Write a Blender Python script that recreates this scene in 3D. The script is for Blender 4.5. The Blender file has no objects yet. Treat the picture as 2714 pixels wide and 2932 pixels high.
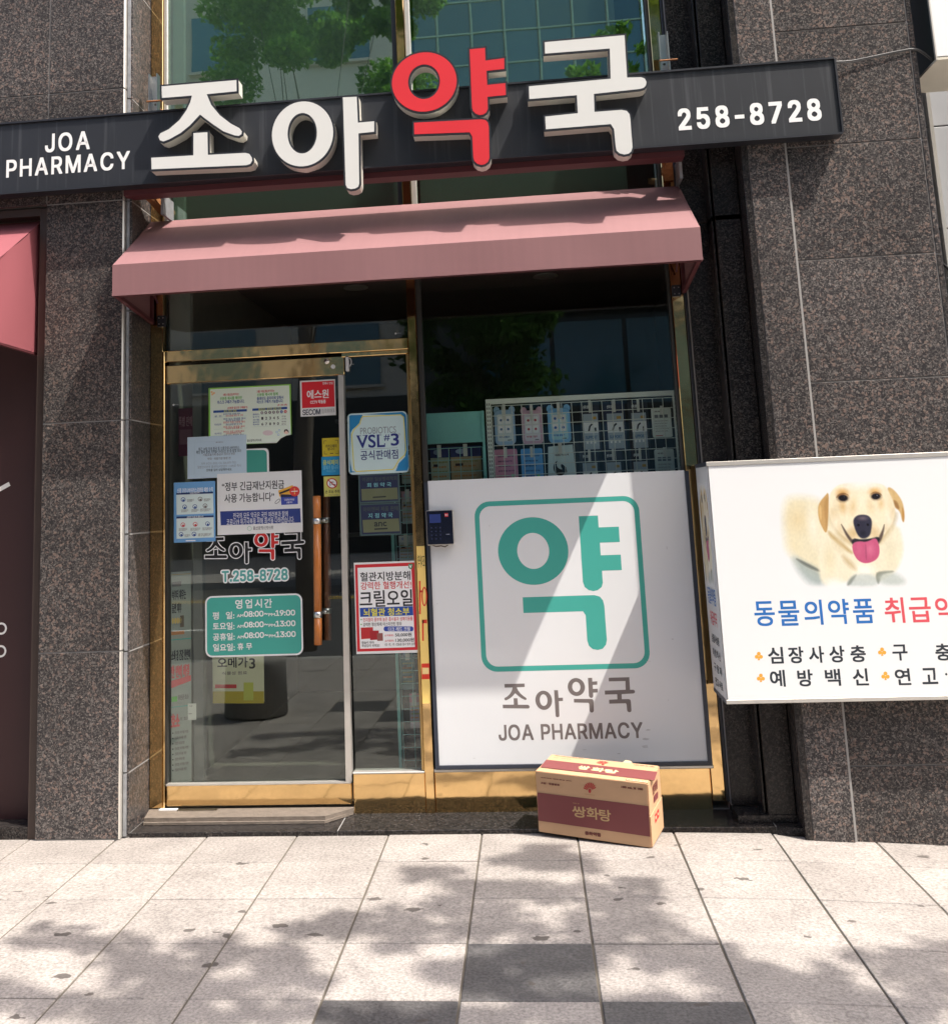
import bpy, bmesh, math, random
from mathutils import Vector, Matrix, noise
import numpy as np
R = math.radians
rnd = random.Random(7)
sc = bpy.context.scene
col = sc.collection

# ---------------------------------------------------------------- camera
cd = bpy.data.cameras.new('camera'); cam = bpy.data.objects.new('camera', cd); col.objects.link(cam)
sc.camera = cam
cd.sensor_fit = 'HORIZONTAL'; cd.sensor_width = 36.0
cd.lens = 2957.2 / 2714 * 36.0
cd.shift_x = (1357 - 1200.8) / 2714; cd.shift_y = (948.9 - 1466) / 2714
cd.clip_start = 0.05; cd.clip_end = 400
yaw, pit, rol = 0.0970778, 0.1637859, -0.0406200
fw = Vector((-math.sin(yaw)*math.cos(pit), math.cos(yaw)*math.cos(pit), math.sin(pit)))
r0 = Vector((math.cos(yaw), math.sin(yaw), 0)); u0 = r0.cross(fw)
rg = r0*math.cos(rol) + u0*math.sin(rol); up = -r0*math.sin(rol) + u0*math.cos(rol)
mw = Matrix((rg, up, -fw)).transposed().to_4x4(); mw.translation = Vector((0, 0, 1.5))
cam.matrix_world = mw

# ---------------------------------------------------------------- sky, sun, exposure
SUN = Vector((1.92, -1.0, 3.83)).normalized()
w = bpy.data.worlds.new('World'); sc.world = w; w.use_nodes = True
nt = w.node_tree; bg = nt.nodes['Background']
sky = nt.nodes.new('ShaderNodeTexSky'); sky.sky_type = 'NISHITA'; sky.sun_disc = False
sky.sun_elevation = math.asin(SUN.z); sky.sun_rotation = math.atan2(SUN.x, SUN.y)
sky.air_density = 1.0; sky.dust_density = 5.0; sky.ozone_density = 0.6
nt.links.new(sky.outputs[0], bg.inputs[0]); bg.inputs[1].default_value = 0.15
ld = bpy.data.lights.new('sun', 'SUN'); ld.energy = 3.25; ld.angle = R(0.53); ld.color = (1.0, 0.94, 0.855)
lo = bpy.data.objects.new('sun', ld); col.objects.link(lo)
lo.rotation_euler = (-SUN).to_track_quat('-Z', 'Y').to_euler(); lo.location = (6, -3, 12)
sc.view_settings.view_transform = 'Standard'; sc.view_settings.look = 'None'
sc.view_settings.gamma = 1.0; sc.view_settings.use_curve_mapping = False
sc.view_settings.exposure = 1.22
sc.render.engine = 'CYCLES'
sc.cycles.use_denoising = True
sc.cycles.max_bounces = 8; sc.cycles.diffuse_bounces = 3; sc.cycles.glossy_bounces = 4
sc.cycles.transparent_max_bounces = 12; sc.cycles.transmission_bounces = 4
sc.cycles.caustics_reflective = False; sc.cycles.caustics_refractive = False

# ---------------------------------------------------------------- materials
def lin(c):
    return tuple(((v/255)/12.92 if v/255 <= 0.04045 else ((v/255+0.055)/1.055)**2.4) for v in c)
MATS = {}
def base_mat(name):
    m = bpy.data.materials.new(name); m.use_nodes = True
    n = m.node_tree.nodes; return m, n, m.node_tree.links, n['Principled BSDF']
def mat(name, c, rough=0.5, metal=0.0, var=0.12, scale=9.0, bump=0.0, bscale=60, spec=0.5, coat=0.0, obj_rnd=0.0):
    """plain colour broken by soft procedural grime and fine relief"""
    if name in MATS: return MATS[name]
    m, n, l, b = base_mat(name)
    geo = n.new('ShaderNodeNewGeometry')
    ns = n.new('ShaderNodeTexNoise'); ns.inputs['Scale'].default_value = scale; ns.inputs['Detail'].default_value = 5
    l.new(geo.outputs['Position'], ns.inputs['Vector'])
    mx = n.new('ShaderNodeMix'); mx.data_type = 'RGBA'
    mx.inputs[6].default_value = tuple(v*(1-var) for v in c) + (1,)
    mx.inputs[7].default_value = tuple(min(1, v*(1+var)) for v in c) + (1,)
    l.new(ns.outputs['Fac'], mx.inputs[0]); out = mx.outputs[2]
    if obj_rnd:
        oi = n.new('ShaderNodeObjectInfo'); mr = n.new('ShaderNodeMapRange')
        mr.inputs[3].default_value = 1-obj_rnd; mr.inputs[4].default_value = 1+obj_rnd
        l.new(oi.outputs['Random'], mr.inputs[0])
        hs = n.new('ShaderNodeHueSaturation'); l.new(out, hs.inputs['Color']); l.new(mr.outputs[0], hs.inputs['Value'])
        out = hs.outputs[0]
    l.new(out, b.inputs['Base Color'])
    b.inputs['Roughness'].default_value = rough; b.inputs['Metallic'].default_value = metal
    b.inputs['Specular IOR Level'].default_value = spec; b.inputs['Coat Weight'].default_value = coat
    if bump:
        n2 = n.new('ShaderNodeTexNoise'); n2.inputs['Scale'].default_value = bscale; n2.inputs['Detail'].default_value = 3
        l.new(geo.outputs['Position'], n2.inputs['Vector'])
        bp = n.new('ShaderNodeBump'); bp.inputs['Strength'].default_value = bump; bp.inputs['Distance'].default_value = 0.01
        l.new(n2.outputs['Fac'], bp.inputs['Height']); l.new(bp.outputs[0], b.inputs['Normal'])
    MATS[name] = m; return m
def ink(c, rough=0.55):
    return mat('ink_%d_%d_%d' % c, lin(c), rough, var=0.03, scale=20)

def granite(name, tone=1.0, pink=1.0, rough=0.22):
    """polished dark brown granite: packed grains of several colours, a few salmon crystals and drifting pink clouds"""
    m, n, l, b = base_mat(name)
    geo = n.new('ShaderNodeNewGeometry'); oi = n.new('ShaderNodeObjectInfo')
    of = n.new('ShaderNodeVectorMath'); of.operation = 'MULTIPLY_ADD'
    cx = n.new('ShaderNodeCombineXYZ')
    for k in range(3): l.new(oi.outputs['Random'], cx.inputs[k])
    l.new(cx.outputs[0], of.inputs[0]); of.inputs[1].default_value = (37, 53, 71); l.new(geo.outputs['Position'], of.inputs[2])
    # wobble so that the cells have ragged outlines
    wn = n.new('ShaderNodeTexNoise'); wn.inputs['Scale'].default_value = 55; wn.inputs['Detail'].default_value = 3
    l.new(of.outputs[0], wn.inputs['Vector'])
    ws = n.new('ShaderNodeVectorMath'); ws.operation = 'MULTIPLY_ADD'; ws.inputs[1].default_value = (0.02, 0.02, 0.02)
    l.new(wn.outputs['Color'], ws.inputs[0]); l.new(of.outputs[0], ws.inputs[2])
    v1 = n.new('ShaderNodeTexVoronoi'); v1.inputs['Scale'].default_value = 175; l.new(ws.outputs[0], v1.inputs['Vector'])
    sep = n.new('ShaderNodeSeparateColor'); l.new(v1.outputs['Color'], sep.inputs[0])
    cr = n.new('ShaderNodeValToRGB'); e = cr.color_ramp; e.interpolation = 'LINEAR'
    e.elements[0].position = 0.0; e.elements[0].color = (0.020*tone, 0.018*tone, 0.019*tone, 1)
    e.elements[1].position = 1.0; e.elements[1].color = (0.15*tone, 0.132*tone, 0.12*tone, 1)
    for p, c in ((0.34, (0.027, 0.025, 0.026)), (0.5, (0.045, 0.040, 0.039)), (0.72, (0.068, 0.060, 0.057)), (0.88, (0.100, 0.087, 0.080))):
        q = e.elements.new(p); q.color = tuple(v*tone for v in c) + (1,)
    l.new(sep.outputs[0], cr.inputs[0])
    # salmon crystals
    v2 = n.new('ShaderNodeTexVoronoi'); v2.inputs['Scale'].default_value = 105; l.new(ws.outputs[0], v2.inputs['Vector'])
    s2 = n.new('ShaderNodeSeparateColor'); l.new(v2.outputs['Color'], s2.inputs[0])
    big = n.new('ShaderNodeTexNoise'); big.inputs['Scale'].default_value = 2.6; big.inputs['Detail'].default_value = 4
    l.new(of.outputs[0], big.inputs['Vector'])
    ad = n.new('ShaderNodeMath'); ad.operation = 'MULTIPLY_ADD'; l.new(big.outputs['Fac'], ad.inputs[0]); ad.inputs[1].default_value = 0.42
    l.new(s2.outputs[1], ad.inputs[2])
    mr = n.new('ShaderNodeMapRange'); l.new(ad.outputs[0], mr.inputs[0]); mr.inputs[1].default_value = 1.02; mr.inputs[2].default_value = 1.16
    mr.inputs[4].default_value = 0.36*pink
    mx = n.new('ShaderNodeMix'); mx.data_type = 'RGBA'; mx.inputs[7].default_value = (0.24*tone, 0.155*tone, 0.12*tone, 1)
    l.new(mr.outputs[0], mx.inputs[0]); l.new(cr.outputs[0], mx.inputs[6])
    # weathering, slow change of brightness
    wt = n.new('ShaderNodeTexNoise'); wt.inputs['Scale'].default_value = 1.1; wt.inputs['Detail'].default_value = 6
    l.new(of.outputs[0], wt.inputs['Vector'])
    wr = n.new('ShaderNodeMapRange'); l.new(wt.outputs['Fac'], wr.inputs[0]); wr.inputs[1].default_value = 0.3; wr.inputs[2].default_value = 0.7
    wr.inputs[3].default_value = 0.82; wr.inputs[4].default_value = 1.22
    og = n.new('ShaderNodeMapRange'); l.new(oi.outputs['Random'], og.inputs[0]); og.inputs[3].default_value = 0.86; og.inputs[4].default_value = 1.16
    om = n.new('ShaderNodeMath'); om.operation = 'MULTIPLY'; l.new(wr.outputs[0], om.inputs[0]); l.new(og.outputs[0], om.inputs[1])
    hs = n.new('ShaderNodeHueSaturation'); l.new(mx.outputs[2], hs.inputs['Color']); l.new(om.outputs[0], hs.inputs['Value']); hs.inputs['Saturation'].default_value = 0.85
    l.new(hs.outputs[0], b.inputs['Base Color'])
    rr = n.new('ShaderNodeMapRange'); l.new(wt.outputs['Fac'], rr.inputs[0]); rr.inputs[3].default_value = rough; rr.inputs[4].default_value = rough+0.2
    l.new(rr.outputs[0], b.inputs['Roughness']); b.inputs['Specular IOR Level'].default_value = 0.22
    MATS[name] = m; return m

def pavement(name, c, dark=False):
    """bush-hammered pale granite: fine speckle, broad dirt, old gum spots"""
    m, n, l, b = base_mat(name)
    geo = n.new('ShaderNodeNewGeometry'); oi = n.new('ShaderNodeObjectInfo')
    sp = n.new('ShaderNodeTexNoise'); sp.inputs['Scale'].default_value = 85; sp.inputs['Detail'].default_value = 4; sp.inputs['Roughness'].default_value = 0.7
    l.new(geo.outputs['Position'], sp.inputs['Vector'])
    sr = n.new('ShaderNodeMapRange'); l.new(sp.outputs['Fac'], sr.inputs[0]); sr.inputs[1].default_value = 0.33; sr.inputs[2].default_value = 0.62
    mx = n.new('ShaderNodeMix'); mx.data_type = 'RGBA'
    k = 0.45 if dark else 0.56
    mx.inputs[6].default_value = tuple(v*k for v in c) + (1,); mx.inputs[7].default_value = tuple(v*1.13 for v in c) + (1,)
    l.new(sr.outputs[0], mx.inputs[0])
    # broad dirt
    dn = n.new('ShaderNodeTexNoise'); dn.inputs['Scale'].default_value = 3.2; dn.inputs['Detail'].default_value = 7; dn.inputs['Roughness'].default_value = 0.62
    l.new(geo.outputs['Position'], dn.inputs['Vector'])
    dr = n.new('ShaderNodeMapRange'); l.new(dn.outputs['Fac'], dr.inputs[0]); dr.inputs[1].default_value = 0.32; dr.inputs[2].default_value = 0.68
    dr.inputs[3].default_value = 0.80; dr.inputs[4].default_value = 1.10
    orr = n.new('ShaderNodeMapRange'); l.new(oi.outputs['Random'], orr.inputs[0]); orr.inputs[3].default_value = 0.93; orr.inputs[4].default_value = 1.06
    mm = n.new('ShaderNodeMath'); mm.operation = 'MULTIPLY'; l.new(dr.outputs[0], mm.inputs[0]); l.new(orr.outputs[0], mm.inputs[1])
    hs = n.new('ShaderNodeHueSaturation'); l.new(mx.outputs[2], hs.inputs['Color']); l.new(mm.outputs[0], hs.inputs['Value'])
    # gum spots and scuffs (their own shapes)
    ww = n.new('ShaderNodeTexNoise'); ww.inputs['Scale'].default_value = 30; l.new(geo.outputs['Position'], ww.inputs['Vector'])
    wv = n.new('ShaderNodeVectorMath'); wv.operation = 'MULTIPLY_ADD'; wv.inputs[1].default_value = (0.075, 0.03, 0.0)
    l.new(ww.outputs['Color'], wv.inputs[0]); l.new(geo.outputs['Position'], wv.inputs[2])
    mp = n.new('ShaderNodeMapping'); mp.inputs['Scale'].default_value = (0.7, 1.15, 0.0); l.new(wv.outputs[0], mp.inputs[0])
    v = n.new('ShaderNodeTexVoronoi'); v.inputs['Scale'].default_value = 9.0; l.new(mp.outputs[0], v.inputs['Vector'])
    sc_ = n.new('ShaderNodeSeparateColor'); l.new(v.outputs['Color'], sc_.inputs[0])
    th = n.new('ShaderNodeMapRange'); l.new(sc_.outputs[0], th.inputs[0]); th.inputs[1].default_value = 0.30; th.inputs[2].default_value = 1.0
    th.inputs[3].default_value = 0.0; th.inputs[4].default_value = 0.21
    lt = n.new('ShaderNodeMath'); lt.operation = 'SUBTRACT'; l.new(th.outputs[0], lt.inputs[0]); l.new(v.outputs['Distance'], lt.inputs[1])
    ms = n.new('ShaderNodeMapRange'); l.new(lt.outputs[0], ms.inputs[0]); ms.inputs[1].default_value = 0.0; ms.inputs[2].default_value = 0.02
    ms.inputs[4].default_value = 0.85
    m2 = n.new('ShaderNodeMix'); m2.data_type = 'RGBA'; l.new(ms.outputs[0], m2.inputs[0]); l.new(hs.outputs[0], m2.inputs[6])
    m2.inputs[7].default_value = (0.06, 0.05, 0.044, 1)
    l.new(m2.outputs[2], b.inputs['Base Color'])
    b.inputs['Roughness'].default_value = 0.5 if dark else 0.78
    bp = n.new('ShaderNodeBump'); bp.inputs['Strength'].default_value = 0.25; bp.inputs['Distance'].default_value = 0.004
    l.new(sp.outputs['Fac'], bp.inputs['Height']); l.new(bp.outputs[0], b.inputs['Normal'])
    MATS[name] = m; return m

def glass(name, tint, ior, refl=(0.9, 0.95, 0.93), base=0.0, wob=0.0):
    """a window pane seen from either side: clear tinted body with mirror reflection that grows at grazing angles"""
    m, n, l, b = base_mat(name); n.remove(b)
    out = n['Material Output']
    tr = n.new('ShaderNodeBsdfTransparent'); tr.inputs[0].default_value = tint + (1,)
    gl = n.new('ShaderNodeBsdfGlossy'); gl.inputs['Color'].default_value = refl + (1,); gl.inputs['Roughness'].default_value = 0.0
    # Schlick reflectance per face, the same from outside and inside
    r0 = ((ior-1)/(ior+1))**2; g0 = n.new('ShaderNodeNewGeometry'); dt = n.new('ShaderNodeVectorMath'); dt.operation = 'DOT_PRODUCT'
    l.new(g0.outputs['Incoming'], dt.inputs[0]); l.new(g0.outputs['Normal'], dt.inputs[1])
    def mth(op, x, y=None):
        q = n.new('ShaderNodeMath'); q.operation = op
        for i, z in enumerate((x, y)):
            if z is None: continue
            if isinstance(z, (int, float)): q.inputs[i].default_value = z
            else: l.new(z, q.inputs[i])
        return q.outputs[0]
    p5 = mth('POWER', mth('SUBTRACT', 1.0, mth('ABSOLUTE', dt.outputs['Value'])), 5.0)
    ad = n.new('ShaderNodeMath'); ad.operation = 'ADD'; ad.use_clamp = True; ad.inputs[1].default_value = base + r0; l.new(mth('MULTIPLY', p5, 1-r0), ad.inputs[0])
    if wob:
        geo = n.new('ShaderNodeNewGeometry')
        ns = n.new('ShaderNodeTexNoise'); ns.inputs['Scale'].default_value = 1.3; l.new(geo.outputs['Position'], ns.inputs['Vector'])
        bp = n.new('ShaderNodeBump'); bp.inputs['Strength'].default_value = wob; bp.inputs['Distance'].default_value = 0.02
        l.new(ns.outputs['Fac'], bp.inputs['Height']); l.new(bp.outputs[0], gl.inputs['Normal'])
    mx = n.new('ShaderNodeMixShader'); l.new(ad.outputs[0], mx.inputs[0]); l.new(tr.outputs[0], mx.inputs[1]); l.new(gl.outputs[0], mx.inputs[2])
    l.new(mx.outputs[0], out.inputs[0]); MATS[name] = m; return m

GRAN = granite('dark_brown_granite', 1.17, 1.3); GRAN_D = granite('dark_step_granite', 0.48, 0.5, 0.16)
MORTAR = mat('pale_joint_sealant', (0.30, 0.29, 0.28), 0.7)
PAVE = pavement('pale_paving_granite', (0.335, 0.304, 0.280)); PAVE_D = pavement('charcoal_paving_granite', (0.105, 0.10, 0.10), True)
GROUT = mat('sandy_grout', (0.115, 0.10, 0.08), 0.9, var=0.3, scale=12)
ASPH = mat('asphalt', (0.052, 0.052, 0.054), 0.85, var=0.25, scale=40, bump=0.4, bscale=200)
KERB = mat('kerb_granite', (0.34, 0.33, 0.31), 0.7, var=0.2, scale=60)
BRASS = mat('polished_brass', (0.80, 0.545, 0.25), 0.08, 1.0, 0.10, 3.5, bump=0.35, bscale=3.2)
BRASS_D = mat('worn_brass', (0.55, 0.38, 0.17), 0.28, 1.0, 0.25, 14, bump=0.06, bscale=9)
STEEL = mat('brushed_steel', (0.62, 0.61, 0.59), 0.28, 1.0, 0.08, 30)
PALE = mat('pale_aluminium_trim', (0.66, 0.63, 0.58), 0.35, 0.6, 0.10, 20)
SILI = mat('streaked_white_corner_trim', (0.34, 0.35, 0.37), 0.35, 0.3, 0.6, 22)
BLACK = mat('black_painted_steel', (0.020, 0.022, 0.028), 0.38, 0.0, 0.25, 5)
SIGN = mat('charcoal_sign_metal', (0.020, 0.022, 0.027), 0.42, 0.0, 0.16, 7)
_n, _l = SIGN.node_tree.nodes, SIGN.node_tree.links; _b = _n['Principled BSDF']; _src = _b.inputs['Base Color'].links[0].from_socket
_g = _n.new('ShaderNodeNewGeometry'); _mp = _n.new('ShaderNodeMapping'); _mp.inputs['Scale'].default_value = (46, 1, 1.6); _l.new(_g.outputs['Position'], _mp.inputs[0])
_ns = _n.new('ShaderNodeTexNoise'); _ns.inputs['Scale'].default_value = 1.0; _ns.inputs['Detail'].default_value = 4; _l.new(_mp.outputs[0], _ns.inputs['Vector'])
_mr = _n.new('ShaderNodeMapRange'); _mr.inputs[1].default_value = 0.56; _mr.inputs[2].default_value = 0.80; _mr.inputs[4].default_value = 0.30; _l.new(_ns.outputs['Fac'], _mr.inputs[0])
_mx = _n.new('ShaderNodeMix'); _mx.data_type = 'RGBA'; _mx.inputs[7].default_value = (0.13, 0.135, 0.145, 1); _l.new(_mr.outputs[0], _mx.inputs[0]); _l.new(_src, _mx.inputs[6]); _l.new(_mx.outputs[2], _b.inputs['Base Color'])
MAROON = mat('maroon_painted_steel', (0.085, 0.02, 0.025), 0.55)
LETW = mat('letter_face_white_acrylic', (0.64, 0.64, 0.615), 0.3, var=0.03, scale=5)
LETR = mat('letter_face_red_acrylic', (0.62, 0.035, 0.045), 0.3, var=0.08, scale=4)
LETS = mat('letter_return_cream_metal', (0.70, 0.68, 0.61), 0.32, 0.15, 0.06, 12)
RUST = mat('rusty_steel', (0.33, 0.14, 0.05), 0.8, 0.1, 0.5, 40)
FABR = mat('rose_awning_canvas', (0.225, 0.108, 0.112), 0.72, 0.0, 0.07, 3, bump=0.02, bscale=120)
FABN = mat('crimson_awning_canvas', (0.25, 0.068, 0.082), 0.72, 0.0, 0.08, 3, bump=0.02, bscale=120)
for _m in (FABR, FABN):
    _n, _l = _m.node_tree.nodes, _m.node_tree.links; _b = _n['Principled BSDF']; _src = _b.inputs['Base Color'].links[0].from_socket
    _g = _n.new('ShaderNodeNewGeometry'); _mp = _n.new('ShaderNodeMapping'); _mp.inputs['Scale'].default_value = (38, 3, 2.2); _l.new(_g.outputs['Position'], _mp.inputs[0])
    _ns = _n.new('ShaderNodeTexNoise'); _ns.inputs['Scale'].default_value = 1.0; _ns.inputs['Detail'].default_value = 5; _l.new(_mp.outputs[0], _ns.inputs['Vector'])
    _mr = _n.new('ShaderNodeMapRange'); _mr.inputs[1].default_value = 0.25; _mr.inputs[2].default_value = 0.75; _mr.inputs[3].default_value = 0.96; _mr.inputs[4].default_value = 1.03; _l.new(_ns.outputs['Fac'], _mr.inputs[0])
    _h = _n.new('ShaderNodeHueSaturation'); _l.new(_src, _h.inputs['Color']); _l.new(_mr.outputs[0], _h.inputs['Value']); _l.new(_h.outputs[0], _b.inputs['Base Color'])
RUBBER = mat('black_rubber', (0.015, 0.015, 0.016), 0.6)
WHITE = mat('white_print_film', (0.76, 0.77, 0.78), 0.42, var=0.03, scale=3)
PAPER = mat('white_paper', (0.78, 0.78, 0.77), 0.6, var=0.03)
BLIND = mat('pale_green_blind_board', (0.17, 0.205, 0.185), 0.8, var=0.08, scale=3)
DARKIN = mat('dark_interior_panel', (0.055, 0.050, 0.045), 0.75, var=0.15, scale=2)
GLASS = glass('clear_shop_glass', (0.955, 0.985, 0.97), 1.62, wob=0.0)
GLASS_UP = glass('coated_upper_glass', (0.84, 0.93, 0.88), 1.62, (0.82, 0.98, 0.88), 0.24, wob=0.02)

# ---------------------------------------------------------------- builders (vertices are given in world metres)
def tag(o, label=None, cat=None, group=None, kind=None):
    if label: o['label'] = label
    if cat: o['category'] = cat
    if group: o['group'] = group
    if kind: o['kind'] = kind
    return o
def thing(name, label, cat, loc=(0, 0, 0), group=None):
    o = bpy.data.objects.new(name, None); col.objects.link(o); o.location = loc; o.empty_display_size = 0.1
    return tag(o, label, cat, group)
def world_loc(o):
    v = Vector((0, 0, 0))
    while o is not None: v = v + o.location; o = o.parent
    return v
class MB:
    def __init__(s): s.v = []; s.f = []; s.m = []
    def add(s, v, f, mi=0):
        b = len(s.v); s.v += [tuple(p) for p in v]; s.f += [tuple(i+b for i in q) for q in f]; s.m += [mi]*len(f); return s
    def box(s, x0, x1, y0, y1, z0, z1, mi=0):
        v = [(x0,y0,z0),(x1,y0,z0),(x1,y1,z0),(x0,y1,z0),(x0,y0,z1),(x1,y0,z1),(x1,y1,z1),(x0,y1,z1)]
        return s.add(v, [(0,3,2,1),(4,5,6,7),(0,1,5,4),(1,2,6,5),(2,3,7,6),(3,0,4,7)], mi)
    def bevbox(s, x0, x1, y0, y1, z0, z1, b=0.003, mi=0):
        """box whose edges are chamfered by b"""
        bm = bmesh.new(); bmesh.ops.create_cube(bm, size=1.0)
        for q in bm.verts: q.co = Vector(((x0+x1)/2+q.co.x*(x1-x0), (y0+y1)/2+q.co.y*(y1-y0), (z0+z1)/2+q.co.z*(z1-z0)))
        bmesh.ops.bevel(bm, geom=list(bm.edges), offset=b, segments=1, affect='EDGES', profile=0.5)
        bm.verts.index_update(); s.add([q.co[:] for q in bm.verts], [tuple(q.index for q in f.verts) for f in bm.faces], mi); bm.free(); return s
    def tube(s, pts, r, n=8, mi=0, cap=True):
        pts = [Vector(p) for p in pts]; rs = r if isinstance(r, (list, tuple)) else [r]*len(pts)
        b = len(s.v); prev = None
        for i, p in enumerate(pts):
            t = (pts[min(i+1, len(pts)-1)] - pts[max(i-1, 0)]).normalized()
            if prev is None: a = t.orthogonal().normalized()
            else: a = (prev - t*prev.dot(t)).normalized()
            prev = a; c = t.cross(a)
            for k in range(n):
                an = 2*math.pi*k/n; s.v.append(tuple(p + (a*math.cos(an)+c*math.sin(an))*rs[i]))
        for i in range(len(pts)-1):
            for k in range(n):
                s.f.append((b+i*n+k, b+i*n+(k+1) % n, b+(i+1)*n+(k+1) % n, b+(i+1)*n+k)); s.m.append(mi)
        if cap:
            s.f.append(tuple(b+k for k in range(n-1, -1, -1))); s.m.append(mi)
            s.f.append(tuple(b+(len(pts)-1)*n+k for k in range(n))); s.m.append(mi)
        return s
    def bar(s, p, q, wx, wz, mi=0):
        """rectangular bar from p to q"""
        p = Vector(p); q = Vector(q); t = (q-p).normalized(); a = t.cross(Vector((0, 0, 1)))
        if a.length < 0.01: a = Vector((1, 0, 0))
        a.normalize(); c = a.cross(t)
        v = [tuple(e + a*i*wx/2 + c*j*wz/2) for e in (p, q) for i, j in ((-1,-1),(1,-1),(1,1),(-1,1))]
        return s.add(v, [(0,1,2,3),(7,6,5,4),(0,4,5,1),(1,5,6,2),(2,6,7,3),(3,7,4,0)], mi)
    def build(s, name, mats, parent=None, smooth=False):
        if not s.v: return None
        if not isinstance(mats, (list, tuple)): mats = [mats]
        me = bpy.data.meshes.new(name)
        if parent is not None: org = world_loc(parent)
        else:
            a = np.array(s.v); org = Vector(((a[:,0].min()+a[:,0].max())/2, (a[:,1].min()+a[:,1].max())/2, a[:,2].min()))
        me.from_pydata([(p[0]-org.x, p[1]-org.y, p[2]-org.z) for p in s.v], [], s.f)
        for m in mats: me.materials.append(m)
        if len(mats) > 1: me.polygons.foreach_set('material_index', s.m)
        if smooth: me.polygons.foreach_set('use_smooth', [True]*len(s.f))
        me.update()
        o = bpy.data.objects.new(name, me); col.objects.link(o)
        if parent is not None: o.parent = parent
        else: o.location = org
        return o
def box(name, x0, x1, y0, y1, z0, z1, m, parent=None, bev=0.0):
    mb = MB()
    mb.bevbox(x0, x1, y0, y1, z0, z1, bev) if bev else mb.box(x0, x1, y0, y1, z0, z1)
    return mb.build(name, m, parent)
def copy_tree(o, parent=None, delta=(0, 0, 0)):
    c = o.copy(); col.objects.link(c); c.parent = parent
    if parent is None: c.location = o.location + Vector(delta)
    for ch in [k for k in bpy.data.objects if k.parent == o]: copy_tree(ch, c)
    return c

# flat outlines (x, z pairs) filled through a 2-D curve
def fill2d(splines, extrude=0.0, offset=0.0, bevel=0.0):
    c = bpy.data.curves.new('outline', 'CURVE'); c.dimensions = '2D'; c.fill_mode = 'BOTH' if extrude else 'FRONT'
    c.extrude = extrude; c.offset = offset; c.bevel_depth = bevel; c.bevel_resolution = 0
    for sp in splines:
        s = c.splines.new('POLY'); s.points.add(len(sp)-1); s.use_cyclic_u = True
        for i, p in enumerate(sp): s.points[i].co = (p[0], p[1], 0, 1)
    o = bpy.data.objects.new('outline', c); me = bpy.data.meshes.new_from_object(o)
    v = [tuple(p.co) for p in me.vertices]; f = [tuple(p.vertices) for p in me.polygons]
    bpy.data.objects.remove(o); bpy.data.curves.remove(c); bpy.data.meshes.remove(me)
    return v, f
def rrect(x0, y0, x1, y1, r, n=5):
    out = []
    for cx, cy, a0 in ((x1-r, y0+r, -90), (x1-r, y1-r, 0), (x0+r, y1-r, 90), (x0+r, y0+r, 180)):
        for k in range(n+1):
            a = R(a0 + 90*k/n); out.append((cx+r*math.cos(a), cy+r*math.sin(a)))
    return out
def ell(cx, cy, rx, ry, n=40, rot=0.0):
    o = []
    for k in range(n):
        a = 2*math.pi*k/n; x, y = rx*math.cos(a), ry*math.sin(a)
        o.append((cx + x*math.cos(rot)-y*math.sin(rot), cy + x*math.sin(rot)+y*math.cos(rot)))
    return o
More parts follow.
